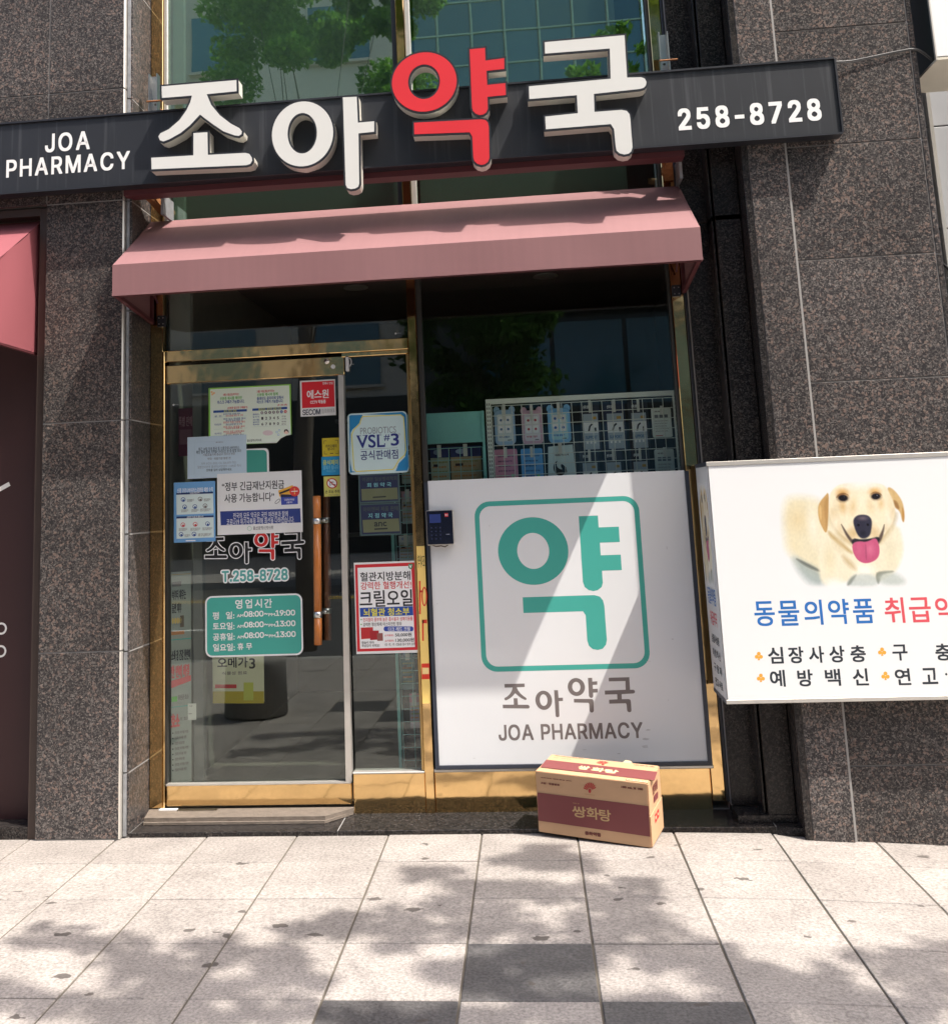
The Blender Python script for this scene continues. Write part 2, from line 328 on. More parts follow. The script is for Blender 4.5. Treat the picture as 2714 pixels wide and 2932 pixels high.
GLY = {"0":[[227,-7,191,-3,158,7,130,24,105,48,85,77,69,113,57,155,50,202,48,254,50,306,57,353,69,395,85,431,106,461,130,484,159,502,191,512,227,516,262,512,295,502,323,484,348,461,368,431,384,395,396,353,403,306,405,254,403,202,396,155,384,113,368,77,348,48,323,24,295,7,263,-3],[227,50,250,52,271,60,290,74,306,92,320,116,330,144,338,176,342,213,344,254,342,295,338,332,330,365,320,393,306,416,290,435,271,449,250,457,227,460,203,457,182,449,163,435,147,416,134,393,123,365,115,332,111,295,109,254,111,213,115,176,123,144,134,116,147,92,163,74,182,60,203,52]],"1":[[76,0,76,55,391,55,391,0],[276,509,276,0,212,0,212,448,209,448,86,358,86,427,198,509]],"2":[[64,0,64,47,234,229,252,248,268,266,282,282,294,298,303,312,311,327,316,341,319,356,320,371,319,389,315,405,308,419,298,431,287,441,273,449,258,455,241,458,224,460,205,458,188,454,172,447,159,438,148,427,139,413,132,398,128,381,127,362,66,362,68,391,75,418,86,442,102,464,121,482,143,496,168,507,196,513,225,516,254,513,281,507,306,497,328,482,346,465,361,445,372,423,379,398,381,372,380,354,377,336,371,318,363,299,351,280,336,259,317,235,294,209,267,180,153,60,153,57,389,57,389,0]],"3":[[218,-7,188,-5,159,1,133,10,108,22,88,38,70,57,57,79,48,104,44,132,109,132,112,115,118,100,126,87,137,76,150,66,165,59,182,54,200,51,219,50,239,51,258,55,275,61,291,69,304,80,315,93,323,108,328,125,329,145,328,163,323,180,316,196,306,211,292,223,275,234,254,241,229,246,201,248,157,248,157,299,288,448,288,452,70,452,70,509,372,509,372,461,211,278,211,289,247,290,279,286,308,276,333,262,354,244,371,222,383,198,391,173,393,145,390,116,383,90,370,66,354,45,333,27,309,12,281,2,251,-5]],"4":[[40,105,40,158,247,509,311,509,109,166,109,163,413,163,413,105],[282,0,282,121,282,146,282,318,343,318,343,0]],"5":[[221,-7,192,-5,165,1,140,11,118,25,99,41,83,60,71,82,63,105,60,130,122,130,125,115,130,102,138,89,148,78,160,68,173,60,188,54,204,51,221,50,241,51,259,56,276,64,291,75,304,89,314,104,322,122,326,141,328,162,326,183,321,203,314,221,303,237,290,251,275,262,257,270,238,275,218,277,201,276,184,273,167,268,152,262,139,255,128,246,67,253,96,509,366,509,366,452,151,452,134,301,136,301,148,311,162,318,178,325,194,330,212,333,229,334,252,332,274,328,294,321,313,311,330,299,345,285,358,269,370,251,379,231,386,210,390,187,391,163,388,132,381,102,369,76,352,52,332,32,309,15,282,3,253,-4]],"6":[[226,-7,196,-4,168,3,142,15,119,31,100,51,84,74,73,101,66,130,64,162,65,187,71,212,80,239,93,268,112,302,137,340,252,509,322,509,151,261,145,261,151,270,157,279,165,288,174,295,184,302,196,307,208,311,221,313,235,314,265,312,291,305,316,295,337,280,355,262,370,240,380,215,387,187,389,157,387,127,379,98,368,73,352,50,333,30,310,14,284,3,257,-4],[226,48,245,50,263,55,279,63,293,73,304,86,314,101,322,119,326,137,327,157,326,178,322,196,314,213,304,228,293,241,279,251,263,259,245,264,226,265,207,264,190,259,174,252,160,241,148,229,138,214,131,197,126,179,125,158,126,138,131,119,138,102,148,86,160,73,174,63,190,55,207,50]],"7":[[97,0,323,448,323,452,62,452,62,509,391,509,391,449,165,0]],"8":[[226,-7,193,-5,163,1,136,11,111,25,91,42,74,62,62,84,54,109,52,135,53,156,58,176,65,195,75,212,87,228,101,241,117,252,134,260,153,265,153,267,129,276,109,289,93,308,80,330,73,354,70,380,73,405,79,429,90,450,106,469,124,485,146,498,170,508,197,514,226,516,255,514,282,508,306,498,328,485,346,469,361,450,373,429,379,405,382,380,379,354,372,330,359,308,343,289,323,276,300,267,300,265,319,260,335,252,351,241,365,228,377,212,387,195,395,176,399,156,401,135,398,109,391,84,378,62,362,42,341,25,317,11,289,1,259,-5],[226,49,248,50,267,54,285,60,300,69,313,79,323,91,331,106,335,121,337,139,335,157,330,173,322,189,312,202,298,213,283,223,265,230,247,234,226,235,206,234,187,230,169,223,154,213,140,202,130,189,122,173,117,157,115,139,117,121,121,106,129,91,139,79,152,69,167,60,185,54,205,50],[226,290,244,291,260,294,274,300,287,308,298,318,307,330,314,344,318,359,319,376,318,392,314,407,308,420,299,432,288,442,275,449,260,455,244,459,226,460,208,459,192,455,177,449,164,442,153,432,145,420,138,407,134,392,133,376,134,359,138,344,145,330,154,318,165,308,178,300,193,294,209,291]],"9":[[226,516,256,513,285,506,310,494,333,478,352,458,368,434,380,408,387,378,389,347,387,322,382,296,373,270,359,240,340,207,315,168,200,0,130,0,301,248,307,248,302,238,295,229,287,221,278,214,268,207,257,202,245,198,232,195,218,195,188,197,161,203,137,214,116,229,98,247,83,269,72,294,66,321,64,352,66,382,73,411,85,436,101,459,120,479,143,494,168,506,196,513],[226,460,207,459,190,454,174,446,160,435,148,423,138,407,131,390,127,372,125,352,127,331,131,313,138,295,148,280,160,268,174,257,190,250,207,245,226,243,245,245,263,249,279,257,293,267,305,280,314,295,322,312,326,330,327,350,326,371,322,390,314,407,305,422,293,435,279,446,263,454,245,459]],"-":[[337,244,337,188,114,188,114,244]],"J":[[185,-7,143,-2,106,11,75,33,52,63,38,100,33,145,33,173,98,173,98,145,100,117,108,93,122,74,139,61,160,53,185,50,209,53,230,61,248,74,261,93,269,117,272,145,272,509,336,509,336,145,332,100,318,63,294,33,263,11,227,-2]],"O":[[267,-7,225,-3,186,7,150,25,119,49,92,79,70,115,53,157,44,203,40,254,44,305,53,352,70,393,92,429,119,459,150,484,186,501,225,512,267,516,309,512,348,501,384,484,415,459,442,429,464,393,480,352,490,305,493,254,490,203,480,157,464,115,442,79,415,49,384,25,348,7,309,-3],[267,53,296,55,324,63,349,76,372,94,392,116,408,144,420,176,428,213,430,254,428,295,420,332,408,365,392,392,372,415,349,433,324,446,296,453,267,456,237,453,210,445,184,433,161,415,142,392,125,364,113,332,106,295,103,254,106,213,113,176,125,144,142,117,161,94,184,76,210,63,237,55]],"A":[[16,0,201,509,276,509,463,0,395,0,287,302,280,323,272,346,264,372,255,402,244,438,232,478,245,478,233,437,222,402,213,371,204,345,197,322,191,302,85,0],[110,142,110,199,370,199,370,142]],"P":[[60,0,60,509,235,509,272,506,305,499,332,487,356,471,375,452,390,430,400,404,407,377,409,348,407,318,400,291,390,265,375,243,356,223,332,207,305,195,272,188,125,186,125,0],[125,242,233,242,233,242,257,244,279,248,297,256,312,266,324,279,333,294,339,310,343,328,344,348,343,367,339,385,333,402,324,416,312,428,297,439,232,452,125,452]],"H":[[60,0,60,509,125,509,125,289,392,289,392,509,457,509,457,0,392,0,392,232,125,232,125,0]],"R":[[60,0,60,509,236,509,273,506,305,500,333,489,356,473,376,455,390,433,401,408,407,381,409,352,407,323,401,296,390,271,376,250,356,232,333,217,305,206,273,200,236,198,125,198,125,0],[125,255,234,255,258,256,280,260,298,267,313,276,325,287,334,300,340,316,344,333,345,352,344,371,340,389,334,405,325,419,313,430,298,440,279,446,258,451,233,452,125,452],[353,0,246,197,315,207,428,0]],"M":[[60,0,60,509,152,509,277,187,287,159,299,123,311,84,322,49,307,49,318,83,330,121,342,158,352,187,476,509,568,509,568,0,504,0,504,291,504,327,505,369,506,413,507,457,513,457,508,441,503,425,498,409,482,363,467,322,456,291,342,0,286,0,170,291,159,321,145,361,129,408,112,457,119,457,120,416,121,372,122,328,122,291,122,0]],"C":[[267,-7,225,-3,186,7,150,25,119,49,92,79,70,115,53,157,44,203,40,254,44,305,53,352,70,393,92,429,119,459,150,484,186,501,225,512,267,516,293,514,317,511,340,504,362,496,383,485,402,471,419,456,435,438,448,418,459,397,467,373,473,348,408,348,404,365,397,380,389,395,380,407,369,418,357,428,344,437,330,444,315,449,300,453,284,455,267,456,237,453,209,445,184,432,161,414,141,391,125,364,113,332,106,295,103,254,106,213,113,177,125,145,141,117,161,94,184,76,210,63,237,56,267,53,284,54,300,56,315,60,330,65,344,72,357,81,369,90,380,102,389,114,397,128,404,144,408,160,473,160,467,135,459,112,448,91,435,71,420,53,402,38,383,24,363,13,341,5,317,-2,293,-6]],"Y":[[203,0,203,208,16,509,91,509,192,344,203,327,213,309,222,292,231,274,240,254,250,230,224,230,233,254,242,275,251,293,260,310,270,327,280,344,381,509,455,509,268,208,268,0]],"T":[[32,452,32,509,417,509,417,452,257,452,257,0,193,0,193,452]],".":[[95,-4,83,-3,73,1,63,9,55,18,51,29,50,41,51,53,55,64,63,73,73,81,83,85,95,87,107,85,118,81,128,73,135,64,140,53,141,41,140,29,135,18,128,9,118,1,107,-3]],":":[[95,-4,83,-3,73,1,63,9,55,18,51,29,50,41,51,53,55,64,63,73,73,81,83,85,95,87,107,85,118,81,128,73,135,64,140,53,141,41,140,29,135,18,128,9,118,1,107,-3],[95,271,83,272,73,277,63,284,55,294,51,304,50,316,51,328,55,339,63,349,73,356,83,360,95,362,107,360,118,356,128,349,135,339,140,328,141,316,140,304,135,294,128,284,118,277,107,272]],"~":[[52,150,53,176,58,199,66,218,76,233,89,246,103,255,119,261,135,265,151,266,168,265,183,262,197,256,212,247,228,235,246,221,257,211,267,204,275,198,282,195,290,193,299,192,312,194,323,199,332,207,339,219,343,234,344,253,400,253,399,226,394,204,386,185,376,170,364,157,349,148,334,142,318,138,301,137,284,138,269,141,254,148,239,156,224,168,207,182,195,191,185,199,177,204,170,208,162,210,154,210,141,209,130,204,121,196,114,185,109,169,108,150]],"S":[[224,-9,188,-7,156,-1,128,9,102,23,81,40,64,60,51,83,42,109,38,137,104,137,108,118,114,102,123,88,136,76,150,66,166,59,185,53,204,50,224,49,246,50,267,54,286,60,303,69,317,79,329,92,338,106,344,122,346,139,344,154,340,168,332,179,322,189,310,197,296,205,280,211,263,217,245,222,184,239,145,253,112,269,86,289,67,313,56,341,52,372,54,400,62,425,75,448,92,468,113,484,138,498,165,508,195,514,227,516,259,514,289,508,316,498,340,484,360,468,377,449,390,427,398,403,401,378,337,378,332,402,320,421,302,437,280,449,254,456,225,459,204,457,185,454,167,448,152,440,139,430,129,418,121,405,117,391,115,376,117,359,122,345,131,334,142,324,155,315,169,308,184,302,198,297,212,293,264,279,279,275,295,270,312,264,328,256,344,248,359,238,372,226,384,213,395,198,402,180,407,161,408,139,406,112,399,87,386,64,370,43,349,25,323,11,294,0,261,-7]],"E":[[60,0,60,509,372,509,372,452,125,452,125,286,355,286,355,229,125,229,125,57,375,57,375,0]]}
def sans(txt, gap=0.07, space=0.24):
    """grotesque lettering set from its outlines; returns closed outlines, cap height about 0.73"""
    x = 0; out = []
    for ch in txt:
        if ch == ' ': x += space; continue
        g = GLY[ch]; xs = [v for s in g for v in s[0::2]]; a, b = min(xs)/1000, max(xs)/1000
        for s in g: out.append([(x + s[i]/1000 - a, s[i+1]/1000) for i in range(0, len(s), 2)])
        x += (b-a) + gap
    return out
_tcache = {}
def norm01(v, f):
    xs = [p[0] for p in v]; ys = [p[1] for p in v]; x0, x1, y0, y1 = min(xs), max(xs), min(ys), max(ys)
    return ([((p[0]-x0)/(x1-x0), (p[1]-y0)/(y1-y0)) for p in v], f)
FONT = {}
for row in """!őƘȣƙȈƢǈƥƿƩƼƬƿƯǈƸȈƹȣƷȿƳɈƯɎƩɏƢɎƞɈƚȿ ƩơƣƠƚƚƗƏƘƊƞƁƩŽƳƁƺƊƻƏƷƚƮƠ
#ƯƻȹƯǿƀǿƀǪƪǪƠƷƀƷƀƢƛƢƏŨƥŨƱƢǫƢǟŨǴŨȁƢȯƢȯƷȅƷȐǪȯǪȯǿȔǿȠȹȋȹǾǿǄǿǐȹ ǀǪǺǪǯƷƵƷ
(šƲǆƴǥƹȃǂȞǎȸǝɐǍɐƺȹƩȟƝȂƖǤƓǆƖƧƝƉƩŭƺŒǍĻǝĻǎœǂŭƹƉƴƦ
)šƯǆƭƦƨƉƟŭƓœƄĻƔĻƧŒƷŭǃƉǋƧǎǆǋǤǃȂƷȟƧȹƔɐƄɐƓȸƟȞƨȃƭǥ
,łƒŝƞŢƨŪƯųƳŽƴƒƱƚƭƠƧƤƚƤƑƞƏƙƎƔƐƊƘƄƝƃƝżƛŮƒŢ
-šǕǐƌǐƌƴǕƴ
.łơơƛƠƒƚƏƏƐƊƖƁơŽƫƁƲƊƳƏƲƕƫƞ
0ƖȍǦȊȉȁȦǳȼǡɊǋɏƵɊƣȼƕȦƌȉƉǦƌǃƕƦƣƐƵƂǋŽǡƂǳƐȁƦȊǃ ǰǦǮǌǩƶǢƧǘƝǋƙƾƝƴƧƭƶƨǌƦǦƨȁƭȖƴȦƾȰǋȳǘȰǢȦǩȖǮȁ
1Ɩǚɍƽɍƽƀǚƀ
2ƖȌƜƾƜǨǒǴǨǻǼǽȏǺȥǲȶǥɄǓɌƿɏƫɌƢɈƎȼƎȗƢȪƫȯƽȳǈȱǒȫǙȣǞșǠȌǝǺǑǠƷƺƊƂƊƀȌƀ
3ƖƘȫƮȲƻȳǇȲǑȮǘȨǝȟǟȕǝȋǘȂǐǼǅǸƶǷƶǜǆǛǒǖǛǏǠǅǢƺǠƯǜƦǕƟǌƛǁƙƯƜƦƟƓƩƓƉƥƂƶžǔƀǦƉǳƖǼƧǿƻǻǔǵǞǭǧǢǬǳǺǸȃǼȚǹȬǱȻǥɆǔɍǀɏƯɎƘɇ
4ƖǷɏǫɏƃǑƃǃǚǃǚƀǷƀǷǃȍǃȍǞǷǞ ǙȘǚǞƫǞ
5ƖǹɍƞɍƞǢƷǥǋǢǚǙǣǍǦƾǤƳǞƨǕƠǉƛƼƙƪƜƏƨƏƊƭſǁŽǖƀǩƉǷƗȀƩȃƿȀǔǷǦǧǴǒǽƹǿƹȲǹȲ
6ƖǟɏǂȸƫȞƛȂƑǤƍǆƐƮƙƚƧƊƹƁǏŽǢƀǳƉȀƗȈƧȌƻȉǎȁǞǴǫǥǳǒǶǃǴƲǮƹǿǄȐǑȟǠȭǱȹ ƬǐƹǗǅǚǗǙǡǔǨǎǬǅǮƻǭưǨƦǡƟǘƛǍƙǁƜƶƣƮƮƪƽ
7ƖȓɍƏɍƏȱǧȱƜƉƶŽ
8ƖȌƷȋǃȈǏȂǙǺǡǰǨȀǸȈȋȉȔȆȧǾȷǱɄǡɌǍɏƹɌƨɄƚȸƑȨƎȕƓȁƘǸƧǨƔǘƎǏƋǄƊƸƍƥƖƕƤƈƶƀǌŽǠƀǲƈȀƕȉƥ ǬȕǪȋǦȃǟǼǖǷǌǶǂǸƹǼƲȃƭȋƬȕƭȟƲȨƹȮǂȲǍȳǗȲǟȮǦȧǪȟ ǯƺǮưǩƧǢƠǘƛǋƙƿƛƵƟƮƦƩƯƧƺƩǄƭǍƵǔƿǘǌǚǗǘǡǔǩǍǭǄ
9ƖƸŽǓƒǪƫǻǈȆǦȊȅȇȝǾȱǰɁǞɌǉɏƴɌƣɃƖȵƎȥƋȓƎȀƖǯƢǢƲǚǅǗǒǙǥǠǟǐǖǀǉưƹơƦƓ ƨȓƪȞƮȧƶȭƿȲǊȳǕȱǞȬǥȤǪȚǬȏǫǾǗǵǋǳǀǵƶǹƯȀƪȉ
:łơȉƖȆƐǽƏǷƒǭƛǦơǥƫǩƲǲƳǷƲǽƫȆ ơơƛƠƒƚƏƏƐƊƖƁơŽƫƁƲƊƳƏƲƕƫƞ
AǈǭɎǘɎƀƀƞƀƸƼȏƼȪƀɈƀ ǢȡȃǗǃǗ
BƩƗƀǝƀǸƃȌƌșƘȡƧȣƷȡǆȚǔȐǟȃǧǲǬȆǺȌȂȐȍȑȘȏȨȇȶǻɂǩɊǒɍƗɍ ƴȲǝȱǧȭǮȦǱȟǳȖǱȊǬȁǣǺǗǶƴǵ ƴǛǗǛǨǙǵǕǾǎȃǅȅƻȃƲǿƩǷơǫƜǙƚƴƚ
CǔɅȿȦɉȋɏǿɏǚɊƻȻƣȤƔȆƎǣƓǈƟƭƵƕǔƄǽŽȟƁȭƄɇƏɇƯȪơȎƙȀƘǤƜǍƦƼƷƱǌƭǦƱǿƼȕǍȦǤȰǾȴȚȱȨȭɅȟ
IŋƴɍƗɍƗƀƴƀ
LƓƴɍƖɍƖƀȐƀȐƚƴƚ
MǪɕɍȹɍǵǹƲɍƖɍƖƀƳƀƳȟǳǐǸǐȷȟȷƀɕƀ
OǷƎǦƒǆơƩƷƒǖƃǻŽȡƃɀƒɖƩɥǆɩǦɤȇɖȤȿȻȡɊǻɏǖɊƸȻơȤƓȇ ƬǦưȀƻȕǌȦǢȱǻȴȕȱȫȦȼȕɇȀɋǦɇǍȼƸȫƧȕƜǻƘǢƜǌƧƻƸưǍ
PƙƕɍƕƀƲƀƲǙǑǙǪǛǾǣȋǰȓȀȖȒȔȤȌȴǿɁǭɊǕɍ ƲȲǕȲǣȰǭȬǳȤǷȜǸȓǶȈǱǿǪǸǠǴƲǳ
RƵƗɍƗƀƵƀƵǙǊǘǓǔǝǍǩƿȒƀȵƀǿǏǬǡǸǧȁǰȈǺȌȆȎȓȋȧȂȷǴɃǢɊǋɍ ƵȳǖȲǢȮǪȨǮȟǰȕǯȊǫȁǣǺǘǵƵǳ
SƉǸɁǦɊǓɏƵɍƤɆƗȺƏȫƌșƕǼƫǨǅǘǛǇǥƲǣƪǟƣǙƝǏƙǃƘƷƙƬƝƗƫƍƵƍƐƢƄƺžǇŽǙƀǩƈǵƓǽƣȀƵǷǕǡǪƱȉƧȝƩȥƭȫƴȰƽȴǈȵǚȲǣȮǸȠ
TƵȰɍƅɍƅȲǌȲǌƀǩƀǩȲȰȲ
UǔɂɍȥɍȥǊȡƸȝưȘƩȊƟǵƙǨƘǔƛǋƟƼƪƴƶƱƾưǔưɍƒɍƒǍƗưƤƙƷƉǎƀǨŽȈƁȢƌȴƞȿƵɂǐ
VƵȵɍȘɍǛƽƝɍƀɍǙžǟž
XǔɎɍȫɍǫǿƫɍƇɍǙǪƁƀƤƀǫǕȰƀɔƀǽǪ
aƀǻƘǭƑǪƒǨƕǨǝǦǭǟǺǔȃǇȈƷȉƢȇƙȃƋǷƋǚƛǨƣǭƵǰǅǭǊǨǌǡǍǙǍǑƜƾƒƷƋƬƈƞƉƔƎƋƕƄƞſưžƿƂǍƋǒƂǖſǦžǯƁǻƈ ǍƛǀƒƶƐưƑƦƘƤƝƣƣƥƬƫƳƵƹǍǃ
cƃǶȀǧȆǘȉǏȉƸȆƦǽƘǮƏǙƌǁƐƫƙƘƧƊƺƁǑŽǢſǹƅǹƠǜƗǆƘƹƞưƧƪƴƨǃƪǒƯǟƸǩǃǯǑǱǞǯǶǤ
mǧƒȇƒƀƬƀƬǢƹǭǀǱǎǳǖǲǜǮǢǨǥǟǦƀȁƀȁǢȓǰȟǳȨǲȯǮȵǧȹǟȻǓȻƀɖƀɖǕɔǦɎǵɄȀȸȇȩȉȞȈȋǿǼǱǯȁǞȈǔȉǄȆƵǼƬǵƬȇ
nƖƭȇƒȇƒƀƭƀƭǡǁǱǏǴǘǳǟǮǤǧǨǞǩƀȄƀȄǓȁǧǻǶǱȁǤȇǖȉǄȆƼȂƭǵ
·ŎƧǺơǹƘǲƕǨƖǢƜǙƧǖƲǙƸǢƹǨƶǲƭǹ
“ƀǰɏǤɊǚɃǓȹǏȮǏșǕȋǛȇǨȆǰȌǳȑǴȘǱȢǩȨǤȩǦȽǰɊ ƯɏƢɊƙɃƒȹƎȮƍșƔȋƚȇƦȆƯȌƲȑƲȘưȢƨȨƣȩƥȽƯɊ
”ƀǒȆǞȋǧȒǮȜǲȧǳȼǬɊǧɎǚɏǑɉǏɄǎȽǑȳǘȭǞȫǛȘǒȋ ƐȆƜȋƦȒƭȜƱȧƱȼƫɊƥɎƙɏƐɉƍɄƌȽƏȳƗȭƜȫƚȘƐȋ
가ȔɇɸɇũɠũɠǵʋǵʋȊɠȊɠɸ ƝɛƝɆȁɆǹȡǫǿǔǡƶǆƑƯƞƜǍƹǰǜȈȃȕȮȚɛ
간ȔɈɸɈƲɢƲɢȑʊȑʊȦɢȦɢɸ ƚɣƚɎǾɎǷȳǧțǑȅƳǳƏǥƚǑǅǣǨǻȂȘȓȻșɣ ƸǆƸůɭůɭƃǑƃǑǆ
감ȔƷǒƷŬɢŬɢǒ ɉƽɉƁǏƁǏƽ ɉɸɉǞɢǞɢȡʊȡʊȶɢȶɢɸ ƛɦƛɒǽɒǶȸǧȡǑȍƳǼƏǯƙǛǄǬǨȂȂȞȒɀȘɦ
강ȔȌǓǯǐǖǉǄƾƸưƴƞƸƌǄŽǖŲǯŬȌũȪŬɃŲɕŽɡƌɥƞɡưɕƾɃǉȪǐ ȌƿȢƽȴƹɁƲɉƩɌƞɉƓɁƊȴƃȢžȌŽǷžǥƃǘƊǏƓǍƞǏƩǘƲǥƹǷƽ ɉɸɉǖɢǖɢȝʊȝʊȲɢȲɢɸ ƛɤƛɐǽɐǶȵǧȝǑȈƳǶƏǩƚǕǅǦǨǽȂȚȒȽȘɤ
개ȔȡɱȡŶȸŶȸǷɝǷɝũɵũɵɸɝɸɝȋȸȋȸɱ ƚɕƚɁǫɁǥȠǛȁǉǥưǋƏƵƝƣǆƿǣǠǵȅȀȬȃɕ
거ȔȖȋȖǷɕǷɕũɮũɮɸɕɸɕȋ ƛɛƛɇǾɇǷȢǪȀǔǢƶǇƏưƝƜǌƺǮǜȆȃȓȭȗɛ
건ȔțȤțȐɕȐɕƯɮƯɮɸɕɸɕȤ ơɣơɎȁɎǹȲǪșǓȃƶǱƓǣƞǏǈǡǫǺȅȘȖȻȜɣ ǃǄǃůɵůɵƃǜƃǜǄ
걸Ȕțȷțȣɕȣɕǭɮǭɮɸɕɸɕȷ ơɫơɗǾɗǷȾǩȨǓȖƶȇƓǻƜǧǇǶǩȋȃȥȓɅȘɫ ǀſǀūɷūɷſǙſǙƟɮƟɮǡǀǡǀǍɕǍɕƲǀƲ
게Ȕɞɸɞũɵũɵɸ ƛɖƛɁǫɁǥȠǙȁǇǥƮǌƏƵƝƣƳƱǅǁǕǑǢǣǭǵȥǵȥŶȽŶȽɱȥɱȥȉǶȉǿȧȃɖ
겠ȔɜɸɜǛɴǛɴɸ ȦɲȦȫǻȫȄɌȆɤƝɤƝɐǭɐǧȵǚȞǈȉưǷƒǨƞǖǆǬǗǹǥȇǱȗȦȗȦǟȽǟȽɲ ȹǒȸƳȳƥȫƗȠƋȓƀȅƊǻƖǳƣǯƲǭǒǖǒǖǀǓưǌƠǁƒƲƅƟżƫũƺŰǆŹǑƄǡƝǯƃǹŸȅůȓŧȡůȭŹȷƄɅƝɌƐɔƄɠŹɭŰɼũʈżɵƅɦƑɛƟɔƯɑǀɑǒ
격ȔƹǊƹƶɕƶɕũɮũɮǊ ȏȎȏǺɕǺɕǖɮǖɮɸɕɸɕɈȚɈȝɦơɦơɑȂɑǻȷǬȠǕȋƷǺƓǮƝǚƾǥǚǴǲȆȅțȓȳɕȳɕȎ
결ȔȎȝȎȉɕȉɕǮɮǮɮɸɕɸɕɑȘɑțɫơɫơɖǿɖǹȾǪȨǔȖƷȇƔǼƜǨƾǲǛȀǳȑȆȥȒȽɕȽɕȝ ǀſǀūɷūɷſǙſǙƟɮƟɮǡǀǡǀǍɕǍɕƲǀƲ
경ȔȖǓǸǐǟǉǌƿǀưƼƞǀƌǌžǟųǸŬȖŪȴŬɍųɠžɬƌɰƞɬưɠƿɍǉȴǐ ȖƿȬƽȾƹɌƳɔƪɗƞɔƓɌƊȾƃȬſȖžȀſǮƃǠƊǘƓǕƞǘƪǠƳǮƹȀƽ ƠɤƠɏȀɏǹȵǪȝǔȈƶǷƓǩƝǖƽǡǚǱǲȃȄșȒȲɕȲɕȎȏȎȏǹɕǹɕǖɮǖɮɸɕɸɕɆȘɆțɤ
계Ȕɞɸɞũɵũɵɸ ƛɖƛɁǪɁǥȠǙȁǇǥƮǌƏƵƝƣƹƷǑǌǣǤǱǾǻȘȧȘȧǩǶǩǶǔȧǔȧŶȿŶȿɱȧɱȧȭǿȭȃɖ
고ȔƩɝƩɈɎɈɌȀɄǇɝǄɥǿɧɝ ǮȄǮƣƏƣƏƏʄƏʄƣȇƣȇȄ
공ȔȉǍǩǋǎǄƻƺƯƬƪƛƯƊƻżǎŲǩūȉũȩūɃŲɖżɣƊɧƛɣƬɖƺɃǄȩǋ ȉƺȠƸȴƴɂƮɋƥɎƛɋƐɂƈȴƂȠžȉŽǱžǞƂǏƈǆƐǃƛǆƥǏƮǞƴǱƸ ƬɪƬɖɌɖɋȭɅȎɝȌɤȹɥɪ ǴȮǴǺƏǺƏǥʄǥʄǺȌǺȌȮ
과ȔƛɚƛɆȌɆȊȓȄǢȜǠȢȕȤɚ ƏƤǱƧȷƮȶǁǞƺǞȍǆȍǆƺƌƹ ɆɸɆũɟũɟǱʊǱʊȇɟȇɟɸ
관ȔƞɣƞɎȌɎȊȩȅȇȝȄȣȫȤɣ ƐǗǳǚȹǢȷǴǟǭǟȧǇȧǇǬƍǫ ɉɸɉƬɢƬɢȋʉȋʉȠɢȠɢɸ ƷƾƷůɫůɫƃǐƃǐƾ
광ȔȋǋǬǉǓǃǀƹƵƬƱƛƵƊǀżǓŲǬŬȋũȩŬɂŲɕżɡƊɥƛɡƬɕƹɂǃȩǉ ȋƸȡƷȳƳɀƭɉƥɋƛɉƐɀƈȳƂȡſȋŽǴſǢƂǕƈǌƐǊƛǌƥǕƭǢƳǴƷ ƞɧƞɓȌɓȊȰȅȑȝȏȣȲȤɧ ƐǡǳǤȹǬȷǾǟǷǟȬǇȬǇǷƍǶ ɉɸɉǏɢǏɢșʉșʉȮɢȮɢɸ
구ȔƏǲƏǝǽǝǽŨȕŨȕǝʄǝʄǲɝǲɢȜɤɦƮɦƮɒɋɒɊȜɃǲ
국ȔƩǄƩưɎưɎũɧũɧǄȖǄȖǶʅǶʅȊɞȊɤȭɥɫƮɫƮɗɍɗɌȼɅȊƏȊƏǶǽǶǽǄ
권ȔƦɨƦɔȌɔȊȰȅȐƍȍƑǸǚǺǚƽǲƽǲǻȿȄȽȖȞȒȣȷȤɨ ȚǥȚǐɕǐɕƫɮƫɮɸɕɸɕǥ ƵǁƵůɵůɵƃǎƃǎǁ
규ȔƏǰƏǜǎǜǎũǧũǧǜȫǜȫũɄũɄǜʄǜʄǰɛǰɡȞɣɧƮɧƮɒɊɒɈȞɂǰ
균ȔƏȄƏǯǡǯǡƮǹƮǹǯȩǯȩƮɁƮɁǯʅǯʅȄɟȄɤȩɥɩƮɩƮɕɍɕɋȩɆȄ ƭǄƭůɬůɬƃǆƃǆǄ
극ȔƩǉƩƵɎƵɎŨɧŨɧǉ ƏȆƏǱʅǱʅȆɞȆɤȬɥɫƮɫƮɗɍɗɋȬɅȆ
근ȔƏǻƏǧʅǧʅǻɞǻɤȣɥɨƮɨƮɔɍɔɋȤɅǻ ƯǉƯůɭůɭƃǈƃǈǉ
금ȔƭǍƭŬɦŬɦǍ ɎƹɎƁǆƁǆƹ ƏȆƏǱʅǱʅȆɞȆɤȪɥɪƮɪƮɕɍɕɋȪɅȆ
급ȔƯǝƯŬɥŬɥǝɌǝɌƹǇƹǇǝ ǇƦɌƦɌƁǇƁ ƏȉƏǵʅǵʅȉɞȉɤȮɥɬƮɬƮɗɍɗɋȭɅȉ
기Ȕɕɸɕũɮũɮɸ ƟɛƟɇȅɇǾȡǯǿǘǡƺǆƒƯƠƛǐƹǳǛȌȂșȭȞɛ
긴ȔɔɸɔƳɭƳɭɸ ƢɣƢɏȄɏǼȳǭȚǖȅƸǲƔǤƝǐǉǢǭǺȈȘșȻȟɣ ƾǃƾůɴůɴƃǖƃǖǃ
